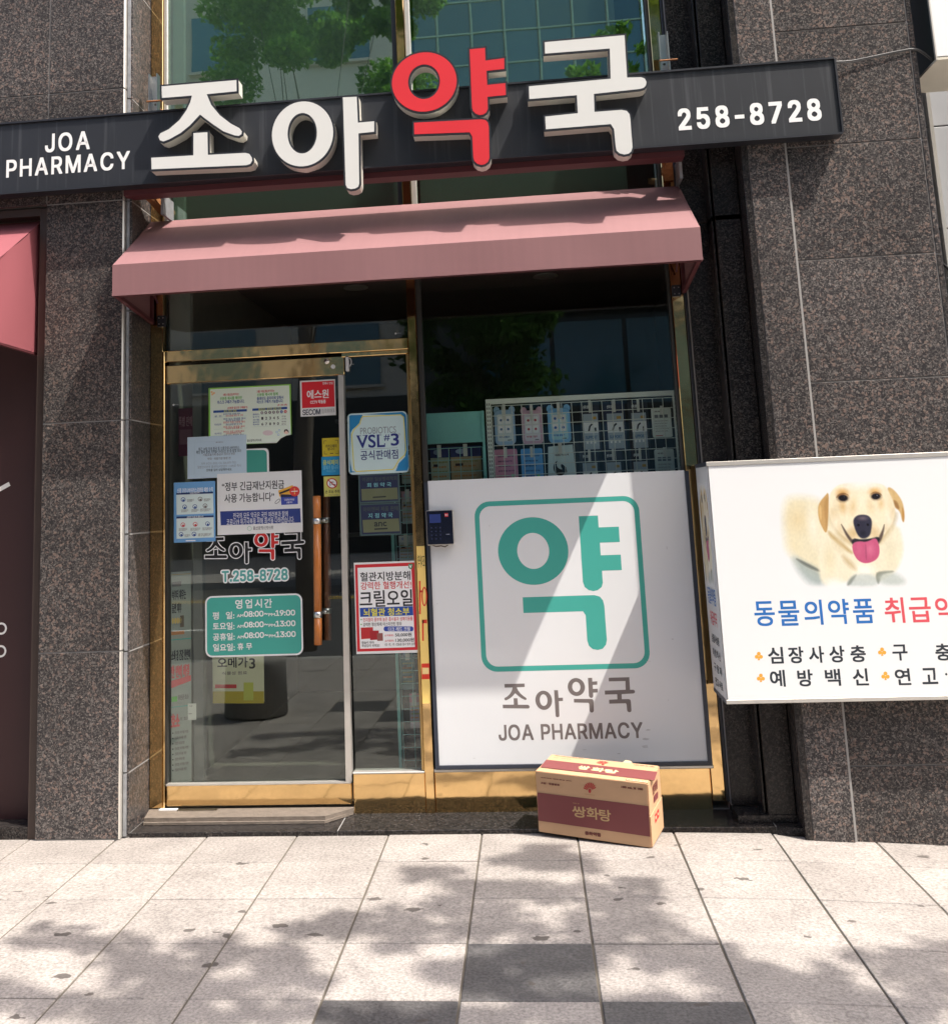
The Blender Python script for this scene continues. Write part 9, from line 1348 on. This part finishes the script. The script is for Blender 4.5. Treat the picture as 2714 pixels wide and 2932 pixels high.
def pack(label, u0, v0, u1, v1, kind, cols, y=5.500):
    """a hanging blister pack: card, moulded front with label areas and a hang tab"""
    xa, za = rx(u0, v0); xb, zb = rx(u1, v1); cx, w_ = (xa+xb)/2, abs(xb-xa); z1, z0 = max(za, zb), min(za, zb); h_ = z1-z0
    t = thing('hanging_pack', label, 'blister pack', (cx, y, z0), 'packs hanging on the cream wire rack')
    br = lambda q: tuple(min(235, int(v*1.18+8)) for v in q)
    A = ink(br(cols[0])); Bm = ink(br(cols[1])); Cm = ink(cols[2])
    if kind == 'bear': sp = [rrect(cx-w_*.46, z0, cx+w_*.46, z1-h_*.10, w_*.20, 5)]
    elif kind == 'bag': sp = [[(cx-w_*.5, z0), (cx+w_*.52, z0+h_*.01), (cx+w_*.46, z1), (cx-w_*.42, z1-h_*.03)]]
    else: sp = [rrect(cx-w_*.5, z0, cx+w_*.5, z1, 0.006, 3)]
    v, f = fill2d(sp, extrude=0.006, bevel=0.003); MB().add([(p[0], y-p[2], p[1]) for p in v], f).build('pack_body', A, t, False)
    if kind == 'bear':
        for sx in (-1, 1):
            v, f = fill2d([ell(cx+sx*w_*.36, z1-h_*.09, w_*.15, h_*.10, 18)], extrude=0.004); MB().add([(p[0], y+.001-p[2], p[1]) for p in v], f).build('pack_ear', A, t)
    ms = metric_sheet(t, y-0.0095); ms.N = Vector((0, -1, 0))
    if kind == 'bear':
        ms.shape([rrect(cx-w_*.36, z0+h_*.08, cx+w_*.36, z1-h_*.20, w_*.1)], Bm, 1, 'pack_label')
        for i in range(2):
            for j in range(2): ms.shape([rrect(cx-w_*.30+i*w_*.33, z0+h_*.30+j*h_*.24, cx-w_*.04+i*w_*.33, z0+h_*.50+j*h_*.24, .003)], WH, 2, 'pack_label'); ms.disc(cx-w_*.17+i*w_*.33, z0+h_*.40+j*h_*.24, w_*.06, Cm, 3, name='pack_label')
        ms.text('아기용 흡입기', cx-w_*.28, z0+h_*.22, cx+w_*.20, z0+h_*.17, Cm, 0.0004, 2, name='pack_lettering'); ms.rect(cx+w_*.1, z0+h_*.12, cx+w_*.28, z0+h_*.10, BK, 2, 'pack_label')
    elif kind == 'dark':
        ms.rect(cx-w_*.38, z1-h_*.24, cx+w_*.40, z0+h_*.02, Bm, 1, 'pack_label'); ms.rect(cx-w_*.38, z1-h_*.42, cx+w_*.40, z1-h_*.64, WH, 2, 'pack_label')
        ms.line([(cx-w_*.12, z1-h_*.60), (cx-w_*.05, z1-h_*.50), (cx+w_*.06, z1-h_*.46)], w_*.09, BK, 3, 'pack_label'); ms.rect(cx+w_*.18, z1-h_*.53, cx+w_*.28, z1-h_*.62, BK, 3, 'pack_label'); ms.rect(cx+w_*.1, z1-h_*.30, cx+w_*.32, z1-h_*.36, ink((190, 150, 70)), 3, 'pack_label')
        ms.text('손목 보호대', cx-w_*.34, z1-h_*.06, cx+w_*.02, z1-h_*.13, WH, 0.0004, 1, name='pack_lettering'); ms.text('SUPPORT', cx-w_*.3, z1-h_*.70, cx+w_*.3, z1-h_*.76, Cm, 0.0004, 3, name='pack_lettering')
        for k in range(3): ms.rect(cx-w_*(.28-.2*k), z1-h_*.80, cx-w_*(.18-.2*k), z1-h_*.86, WH, 3, 'pack_label')
    elif kind == 'paper':
        for k in range(3): ms.rect(cx-w_*.38+k*w_*.26, z1-h_*.22, cx-w_*.18+k*w_*.26, z1-h_*.34, Cm, 1, 'pack_label')
        ms.text('사용 방법 안내', cx-w_*.38, z1-h_*.08, cx+w_*.1, z1-h_*.13, GREY, 0.0003, 1, name='pack_lettering')
        for k in range(5): ms.text('사용 전 반드시 읽어 주십시오', cx-w_*.38, z1-h_*(.42+.09*k), cx+w_*(.34-.05*(k % 3)), z1-h_*(.46+.09*k), GREY, 0.0001, 1, name='pack_lettering')
        ms.rect(cx-w_*.38, z0+h_*.06, cx, z0+h_*.03, ink((200, 120, 110)), 1, 'pack_label')
    elif kind == 'bag':
        ms.shape([ell(cx-w_*.05, z0+h_*.42, w_*.24, h_*.20, 28)], BK, 1, 'pack_label'); ms.shape([ell(cx+w_*.03, z0+h_*.52, w_*.20, h_*.14, 24, 0.5)], A, 2, 'pack_label'); ms.shape([ell(cx+w_*.10, z0+h_*.40, w_*.07, h_*.13, 18, 0.5)], BK, 3, 'pack_label')
        ms.text('에센셜 마스크 팩', cx-w_*.2, z1-h_*.22, cx+w_*.3, z1-h_*.27, GREY, 0.0004, 1, name='pack_lettering')
    elif kind == 'soft':
        for k in range(6): ms.text('편안한 착용감 순면 거즈', cx-w_*.36, z1-h_*(.16+.13*k), cx+w_*(.36-.08*(k % 3)), z1-h_*(.20+.13*k), Cm, 0.0004, 1, name='pack_lettering')
        ms.disc(cx+w_*.28, z0+h_*.30, w_*.07, Bm, 2, name='pack_label')
    ms.finish()
    tb = box('hang_tab', cx-w_*.07, cx+w_*.07, 5.470, 5.474, z1-h_*.22 if kind != 'bear' else z1-h_*.38, z1+0.012, mat('ivory_price_tab', (0.62, 0.62, 0.56), 0.5), t)
    MB().tube([(cx, 5.463, z1+0.008), (cx, y, z1+0.002)], 0.002, 6).build('hook', STEEL, t)
GRD = (150, 165, 175)
pack('pale blue bear eared blister pack, leftmost on the top row of the cream wire rack', 478, 175, 622, 392, 'bear', ((128, 155, 180), (170, 180, 182), (90, 120, 160)))
pack('pale pink bear eared blister pack between two blue ones on the wire rack', 640, 178, 785, 388, 'bear', ((175, 140, 155), (182, 176, 184), (190, 80, 90)))
pack('bright sky blue bear eared blister pack beside the pink one', 795, 165, 950, 380, 'bear', ((105, 155, 205), (140, 180, 220), (60, 110, 190)))
pack('black pack with grey label, leftmost of three alike on the top row right half', 992, 150, 1125, 425, 'dark', ((22, 26, 40), (140, 150, 160), (70, 110, 150)))
pack('black pack with grey label, middle of three alike on the top row right half', 1130, 148, 1270, 420, 'dark', ((22, 30, 56), (140, 150, 160), (70, 110, 150)))
pack('black pack with grey label, nearest the white sheet on the top row', 1275, 145, 1405, 415, 'dark', ((24, 26, 36), (140, 150, 160), (70, 110, 150)))
pack('white instruction pack with small pictures, top right of the wire rack', 1412, 185, 1532, 345, 'paper', ((188, 194, 186), (150, 160, 165), (120, 125, 130)))
pack('pink soft pack at the lower left of the wire rack', 492, 430, 640, 640, 'soft', ((178, 118, 140), (120, 170, 130), (120, 80, 130)))
pack('blue soft pack with a green dot, bottom row of the wire rack', 650, 425, 790, 640, 'soft', ((80, 140, 195), (90, 170, 110), (40, 70, 140)))
pack('large white pouch with a black swirl, bottom row of the wire rack', 800, 405, 975, 620, 'bag', ((176, 190, 190), (150, 160, 165), (120, 125, 130)))
pack('half hidden black pack on the bottom row, right beside the swirl pouch', 995, 440, 1125, 700, 'dark', ((22, 26, 40), (140, 150, 160), (70, 110, 150)))
pack('half hidden black pack on the bottom row, second from the swirl pouch', 1135, 435, 1262, 695, 'dark', ((22, 26, 40), (140, 150, 160), (70, 110, 150)))
pack('half hidden black pack on the bottom row, next to the low white sheet pack', 1290, 430, 1415, 690, 'dark', ((22, 26, 40), (140, 150, 160), (70, 110, 150)))
pack('white instruction pack at the bottom right corner of the wire rack', 1432, 425, 1552, 610, 'paper', ((180, 186, 178), (150, 160, 165), (120, 125, 130)))
# teal header shelf with its own grid
TS = thing('teal_display_shelf', 'teal metal display shelf with a header board, left of the cream wire rack', 'shelf', (-0.40, 5.5, 0.05))
box('shelf_header', -0.640, -0.222, 5.452, 5.462, 1.812, 1.962, TEALM, TS); box('shelf_lip', -0.640, -0.222, 5.445, 5.470, 1.800, 1.8115, TEALM, TS); box('shelf_post', -0.2215, -0.208, 5.445, 5.48, 0.05, 1.963, TEALM, TS)
box('shelf_post', -0.728, -0.712, 5.490, 5.512, 0.05, 1.40, TEALM, TS)
grid(TS, -0.70, -0.225, 0.10, 1.775, 5.474, 0.0625, 0.0018, CYW)
box('shelf_back', -0.700, -0.225, 5.560, 5.565, 0.05, 1.80, mat('black_board', (0.012, 0.012, 0.014), 0.7), TS)
def flatpack(label, x0, x1, z0, z1, top, body, grp, y=5.505):
    t = thing('plaster_pack', label, 'pack', ((x0+x1)/2, y, z0), grp)
    box('pack_body', x0, x1, y, y+0.010, z0, z1, ink(body), t, 0.003); ms = metric_sheet(t, y); ms.N = Vector((0, -1, 0))
    w_, h_ = x1-x0, z1-z0
    ms.rect(x0, z1, x1, z1-h_*.25, ink(top), 1, 'pack_label'); ms.disc(x0+w_*.35, z1-h_*.12, w_*.18, ink((150, 165, 200)), 2, ry=h_*.06, name='pack_label')
    for k in range(5): ms.text('순한 파스 붙이는 통증 케어', x0+w_*.1, z1-h_*(.34+.11*k), x1-w_*(.12+.07*(k % 2)), z1-h_*(.38+.11*k), ink((200, 130, 70) if k % 2 else (150, 150, 90)), 0.0006, 1, name='pack_lettering')
    ms.rect(x0+w_*.15, z1-h_*.40, x0+w_*.4, z1-h_*.46, ink((60, 40, 40)), 3, 'pack_label'); ms.finish()
    box('hang_tab', (x0+x1)/2-.011, (x0+x1)/2+.011, y-0.024, y-0.020, z1-.055, z1+.01, mat('ivory_price_tab', (0.62, 0.62, 0.56), 0.5), t)
G2 = 'packs hanging on the teal shelf'
flatpack('narrow cream plaster pack with a navy top, left on the teal shelf under its header', -0.505, -0.405, 1.56, 1.785, (25, 35, 95), (180, 185, 160), G2)
flatpack('wide tan plaster pack with navy top, on the teal shelf beside the rack post', -0.398, -0.235, 1.56, 1.785, (25, 35, 95), (190, 165, 125), G2)
flatpack('pale pack hanging behind the narrow window just below the probiotic plate', -0.662, -0.588, 1.60, 1.74, (120, 60, 80), (160, 175, 170), G2)
flatpack('pinkish box pack hanging behind the narrow window beside the navy plaques', -0.668, -0.600, 1.39, 1.56, (190, 150, 160), (165, 172, 178), G2)
flatpack('white pack with a red ring behind the narrow window above the krill poster', -0.690, -0.610, 1.19, 1.33, (200, 205, 205), (176, 186, 186), G2)
flatpack('dark teal pack hanging low behind the narrow window, right under the krill poster', -0.700, -0.630, 0.55, 0.755, (30, 60, 90), (50, 110, 115), G2)
flatpack('pale pink card pack hanging lowest behind the narrow window', -0.665, -0.610, 0.36, 0.53, (190, 120, 140), (170, 160, 170), G2)

# ================================================================ CABLE, NEIGHBOURS ON THE RIGHT
CBL = mat('grey_sheathed_cable', (0.10, 0.10, 0.10), 0.5)
def wire(pts, r, m, name, lab, parent=None):
    P_ = [Vector(p) for p in pts]; out = []
    for i in range(len(P_)-1):
        a, b, c, d = P_[max(i-1, 0)], P_[i], P_[i+1], P_[min(i+2, len(P_)-1)]
        for k in range(6):
            t = k/6; out.append(0.5*((2*b)+(c-a)*t+(2*a-5*b+4*c-d)*t*t+(3*b-a-3*c+d)*t**3))
    out.append(P_[-1]); o = MB().tube(out, r, 7).build(name, m, parent, True)
    if lab: tag(o, lab, 'cable')
    return o
cbl = wire([(1.58, 4.915, 3.527), (1.67, 4.93, 3.530), (1.77, 4.935, 3.544), (1.89, 4.938, 3.562), (1.975, 4.94, 3.570), (2.02, 4.95, 3.556), (2.07, 4.97, 3.522), (2.12, 5.0, 3.50)], 0.0035, CBL, 'sign_cable', 'thin grey cable sagging from the right end of the charcoal sign to the wall corner')
wire([(1.58, 4.917, 3.520), (1.67, 4.932, 3.522), (1.77, 4.937, 3.537), (1.89, 4.940, 3.556), (1.975, 4.942, 3.566), (2.02, 4.955, 3.548), (2.07, 4.975, 3.512), (2.12, 5.01, 3.49)], 0.003, CBL, 'cable_strand', None, cbl)
NBX = thing('neighbour_box_sign', 'white projecting box sign with cream underside at the top right corner of the picture', 'sign', (2.6, 5.1, 3.487))
box('sign_shell', 2.068, 3.3, 4.906, 5.32, 3.500, 4.9, mat('dark_green_black_shell', (0.012, 0.022, 0.018), 0.4), NBX); box('sign_face', 2.062, 3.3, 4.898, 4.9055, 3.505, 4.9, WHITE, NBX)
box('sign_underside', 2.060, 3.3, 4.898, 5.325, 3.487, 3.4995, mat('cream_metal', (0.62, 0.58, 0.48), 0.5), NBX); box('face_trim', 2.055, 2.0615, 4.896, 4.912, 3.487, 4.9, PALE, NBX)
MB().tube([(2.068, 5.15, 3.49), (2.04, 5.15, 3.47)], 0.006, 8).tube([(2.068, 5.26, 3.49), (2.04, 5.26, 3.475)], 0.006, 8).tube([(2.30, 5.05, 3.487), (2.30, 5.05, 3.477)], 0.008, 8).tube([(2.5, 5.2, 3.487), (2.5, 5.2, 3.477)], 0.008, 8).build('fixing_bolt', RUST, NBX)
NW = thing('neighbour_building', 'pale grey tiled building far behind the right edge of the granite wall', 'building', (4.0, 6.5, -0.2))
MB().box(2.02, 7.0, 5.93, 9.0, -0.2, 5.6).build('wall', MORTAR, NW)
GT = mat('pale_grey_cladding', (0.40, 0.41, 0.43), 0.5, var=0.06)
for i in range(4):
    for j in range(8): MB().bevbox(2.022+i*0.6, 2.614+i*0.6, 5.90, 5.929, -0.1+j*0.6, 0.492+j*0.6, 0.003).build('cladding_panel', GT, NW)
MB().box(2.38, 2.40, 5.86, 5.899, -0.2, 3.9).build('drain_strip', PALE, NW)
wire([(2.02, 5.25, 2.62), (2.06, 5.2, 2.58), (2.10, 5.15, 2.50), (2.06, 5.15, 2.44), (2.10, 5.2, 2.37), (2.16, 5.3, 2.40)], 0.006, RUBBER, 'black_cable', 'black cable loop hanging at the right edge beside the granite corner')
lp = tag(MB().bevbox(2.055, 2.13, 5.16, 5.22, 2.20, 2.335, 0.012).build('lamp_housing', mat('yellow_plastic', (0.55, 0.42, 0.03), 0.4)), 'small yellow and black fitting at the right edge of the picture beside the wall corner', 'fitting')
box('housing_band', 2.053, 2.132, 5.158, 5.222, 2.25, 2.28, RUBBER, lp)

# ================================================================ TREES (one shades the pavement, the others show in the glass)
def leafmat(name, c, c2):
    m, n, l, b = base_mat(name); n.remove(b); out = n['Material Output']
    geo = n.new('ShaderNodeNewGeometry'); rm = n.new('ShaderNodeMix'); rm.data_type = 'RGBA'
    rm.inputs[6].default_value = c+(1,); rm.inputs[7].default_value = c2+(1,); l.new(geo.outputs['Random Per Island'], rm.inputs[0])
    d = n.new('ShaderNodeBsdfDiffuse'); t = n.new('ShaderNodeBsdfTranslucent'); mx = n.new('ShaderNodeMixShader'); mx.inputs[0].default_value = 0.4
    l.new(rm.outputs[2], d.inputs[0]); l.new(rm.outputs[2], t.inputs[0]); l.new(d.outputs[0], mx.inputs[1]); l.new(t.outputs[0], mx.inputs[2]); l.new(mx.outputs[0], out.inputs[0]); return m
LEAF = leafmat('green_leaf', (0.07, 0.17, 0.025), (0.16, 0.30, 0.05)); LEAF2 = leafmat('dark_green_leaf', (0.03, 0.08, 0.018), (0.06, 0.13, 0.03))
BARK = mat('grey_bark', (0.14, 0.12, 0.10), 0.9, var=0.35, scale=18, bump=0.6, bscale=30)
def leaves(centers, n_per, size, seed, flat=0.7):
    g = np.random.default_rng(seed); P_ = []
    for (c, r), n in zip(centers, n_per):
        q = g.normal(size=(n, 3)); q /= np.linalg.norm(q, axis=1)[:, None]; q *= (g.random((n, 1))**(1/2.4))*r; q[:, 2] *= flat; P_.append(q+np.array(c))
    P_ = np.concatenate(P_); n = len(P_); a = g.normal(size=(n, 3)); a /= np.linalg.norm(a, axis=1)[:, None]; b = np.cross(a, g.normal(size=(n, 3))); b /= np.linalg.norm(b, axis=1)[:, None]
    s = size*(0.6+0.8*g.random((n, 1))); v = np.stack([P_-a*s, P_-b*s*0.5, P_+a*s, P_+b*s*0.5], 1).reshape(-1, 3)
    return v, np.arange(4*n).reshape(n, 4)
def tree(name, label, base, h0, centers, n_per, size, m, seed, r0=0.14, top=None):
    t = thing(name, label, 'tree', base, 'street trees')
    r_ = random.Random(seed); tr = MB(); b = Vector(base); top = Vector(top) if top else b+Vector((0.1, -0.1, h0))
    pts = [b.lerp(top, k/6)+Vector((r_.uniform(-.04, .04), r_.uniform(-.04, .04), 0))*(k > 0) for k in range(7)]; tr.tube(pts, [r0*(1-0.5*k/6) for k in range(7)], 10)
    tr.build('trunk', BARK, t, True); lb = MB()
    for c, r in centers[::6]:
        c = Vector(c); s0 = pts[r_.choice((3, 4, 5, 6))]; mid = s0.lerp(c, 0.5)+Vector((0, 0, r_.uniform(0.0, 0.35)))
        lb.tube([s0, mid, c], [r0*0.10, r0*0.05, r0*0.02], 5)
    tag(lb.build('limbs', BARK, t, True), kind='stuff')
    v, f = leaves(centers, n_per, size, seed); me = bpy.data.meshes.new('crown'); wl = world_loc(t)
    me.from_pydata((v-np.array(wl)).tolist(), [], f.tolist()); me.materials.append(m); o = bpy.data.objects.new('crown', me); col.objects.link(o); o.parent = t; o['kind'] = 'stuff'
# crown over the pavement: clumps stand where their shade falls on the paving
SH = [(-1.75,3.91,.08),(-1.53,3.8,.1),(-1.35,3.61,.11),(-1.2,3.67,.1),(-1.16,3.86,.06),(-.93,3.75,.08),(-.82,3.97,.04),(-.86,3.59,.08),(-.74,4.03,.09),(-.61,4.0,.08),(-.52,3.86,.07),(-.43,4.52,.06),(-.39,4.19,.09),(-.24,4.3,.09),(-.17,4.09,.1),(-.28,3.91,.07),(-.02,4.63,.07),(.07,4.72,.1),(.15,4.59,.07),(-.1,4.35,.07),(0,4.29,.08),(.16,4.29,.11),(.28,4.16,.1),(.37,4.0,.08),(.2,3.86,.13),(.42,3.8,.09),(.51,3.68,.09),(.68,3.6,.08),(.58,3.47,.09),(.8,3.54,.07),(.92,3.41,.08),(.01,3.72,.1),(-.16,3.6,.09),(-.27,3.65,.07),(-1.71,3.44,.08),(-1.57,3.4,.08),(-1.3,3.36,.1),(-1.15,3.38,.09),(-.98,3.5,.08),(-.79,3.36,.08),(-.53,3.32,.07),(-.3,3.32,.08),(-.05,3.37,.09),(.16,3.38,.08),(.36,3.38,.08),(1.13,3.75,.07),(1.18,3.66,.08),(1.09,3.5,.09),(1.3,3.86,.06)]
cen = []; npl = []
for x, y, r in SH:
    z = rnd.uniform(4.8, 6.4); k = z/3.83; rr = r*1.15+0.02
    cen.append(((x+1.92*k, y-1.0*k, z), rr)); npl.append(int(66*(rr/0.12)**2))
g = random.Random(5)
sat = random.Random(12)
for x, y, r in SH:         # loose twigs round every clump break up the outline of the shade
    for q in range(3):
        z = sat.uniform(4.8, 7.4); k = z/3.83; an = sat.uniform(0, 6.28); rr = r*sat.uniform(0.35, 0.7)+0.02; dd = r*sat.uniform(1.1, 2.1)
        cen.append(((x+dd*math.cos(an)*1.3+1.92*k, y+dd*math.sin(an)*0.6-1.0*k, z), rr)); npl.append(int(70*(rr/0.12)**2)+3)
for k in range(60):       # the rest of the crown, whose shade falls off the paving in view
    x, y = g.uniform(-0.2, 2.4), g.uniform(0.4, 3.2); z = g.uniform(5.2, 8.4); q = z/3.83
    cen.append(((x+1.92*q, y-q, z), g.uniform(0.2, 0.42))); npl.append(170)
tree('street_tree', 'leafy street tree whose dappled shade falls across the paving in the foreground', (3.1, 0.35, -0.04), 5.6, cen, npl, 0.045, LEAF, 11, 0.13, (3.3, 0.6, 5.6))
def crown(cx, cy, z0, z1, rad, n, seed, rs=(0.28, 0.55)):
    g = random.Random(seed); out = []
    while len(out) < n:
        x, y, z = g.uniform(-1, 1), g.uniform(-1, 1), g.uniform(-1, 1)
        if x*x+y*y+z*z > 1: continue
        w_ = 1.0-0.35*max(z, 0); out.append(((cx+x*rad*w_, cy+y*rad*w_, (z0+z1)/2+z*(z1-z0)/2), g.uniform(*rs)))
    return out
c1 = crown(-2.15, -0.95, 5.6, 10.5, 1.45, 48, 3, (0.2, 0.42))
tree('street_tree', 'bright green street tree mirrored in the upper window left of the brass post', (-2.5, -0.85, -0.04), 6.0, c1, [800]*48, 0.043, LEAF, 21, 0.13)
c2 = crown(-0.55, -13.2, 3.0, 8.0, 2.0, 45, 9, (0.4, 0.75))
tree('street_tree', 'dark street tree across the road mirrored in the lower shop window', (-0.6, -13.2, -0.04), 4.0, c2, [260]*45, 0.09, LEAF2, 31, 0.14)
# planter mirrored in the door
PL = MB().tube([(-2.1, 2.72, 0.0), (-2.1, 2.72, 0.36), (-2.1, 2.72, 0.40)], [0.235, 0.225, 0.235], 28).build('round_planter', mat('grey_concrete', (0.26, 0.25, 0.24), 0.8, var=0.2, scale=20), None, True)
tag(PL, 'squat round grey concrete planter mirrored low in the glass door', 'planter')

# ================================================================ ACROSS THE ROAD (seen mirrored in the windows)
OB = thing('curtain_wall_building', 'blue glass curtain wall building across the road, mirrored in the upper right window', 'building', (5.0, -24, -0.03))
BG_ = mat('blue_curtain_glass', (0.022, 0.10, 0.155), 0.08, 0.0, 0.15, 0.4, spec=1.0, obj_rnd=0.25); MU = mat('pale_mullion', (0.30, 0.42, 0.36), 0.5); CONC = mat('pale_concrete', (0.50, 0.49, 0.44), 0.7, var=0.06, scale=1)
box('building_core', -3.4, 14.0, -34, -22.4, -0.03, 30, CONC, OB)
DKF2 = mat('dark_shop_glazing', (0.018, 0.02, 0.024), 0.12, spec=0.5)
box('dark_ground_floor', -3.35, 13.95, -22.399, -22.31, 0.02, 7.34, DKF2, OB)
me_p = None
for i in range(15):
    for j in range(19):
        if me_p is None:
            me_p = box('window_pane', -3.3, -2.24, -22.39, -22.33, 0, 1.07, BG_, OB); base_l = me_p.location.copy(); me_p.location = base_l+Vector((0, 0, 8.0))
        else:
            c = me_p.copy(); col.objects.link(c); c.location = base_l + Vector((i*1.14, 0, 8.0+j*1.14))
mb = MB()
for i in range(16): mb.box(-3.34+i*1.14, -3.28+i*1.14, -22.38, -22.27, 7.9, 30)
for j in range(20): mb.box(-3.3, 13.9, -22.38, -22.28, 7.94+j*1.14, 7.99+j*1.14)
tag(mb.build('mullions', MU, OB), kind='stuff')
for i in range(6):
    for j in range(2): box('window_pane', -1.2+i*2.3, 0.95+i*2.3, -22.305, -22.25, 1.0+j*3.3, 3.7+j*3.3, BG_, OB)
box('canopy', -3.5, 14.0, -22.38, -21.2, 7.35, 7.75, mat('pale_canopy', (0.6, 0.62, 0.6), 0.5), OB)
WB = thing('white_building', 'cream white building across the road, mirrored in the top left window', 'building', (-11, -24, -0.03))
WB_ = mat('cream_render', (0.46, 0.43, 0.38), 0.8, var=0.05, scale=0.5)
box('wall', -24, -3.45, -34, -22.2, -0.03, 24, WB_, WB)
box('dark_ground_floor', -23.9, -3.5, -22.199, -22.15, 0.02, 4.9, DKF2, WB)
for i in range(5):
    for j in range(1, 6): f_ = box('window', -23+i*4.1, -20.9+i*4.1, -22.19, -22.12, 1.6+j*3.7, 3.6+j*3.7, BG_, WB); box('sill', -23.1+i*4.1, -20.8+i*4.1, -22.19, -22.02, 1.5+j*3.7, 1.59+j*3.7, WB_, f_)
FB = thing('brick_building', 'plain brown building further left across the road', 'building', (-34, -24, -0.03))
box('wall', -44, -24.1, -34, -22.2, -0.03, 15, mat('brown_render', (0.30, 0.24, 0.2), 0.8), FB)
for i in range(5):
    for j in range(4): box('window', -43+i*4, -41+i*4, -22.19, -22.12, 1.4+j*3.4, 3.2+j*3.4, BG_, FB)
RB = thing('grey_building', 'grey office building further right across the road', 'building', (24, -24, -0.03))
box('wall', 14.2, 36, -34, -22.2, -0.03, 20, CONC, RB)
for i in range(6):
    for j in range(5): box('window', 15+i*3.5, 17.2+i*3.5, -22.19, -22.12, 1.4+j*3.6, 3.4+j*3.6, BG_, RB)
flush_sheets()
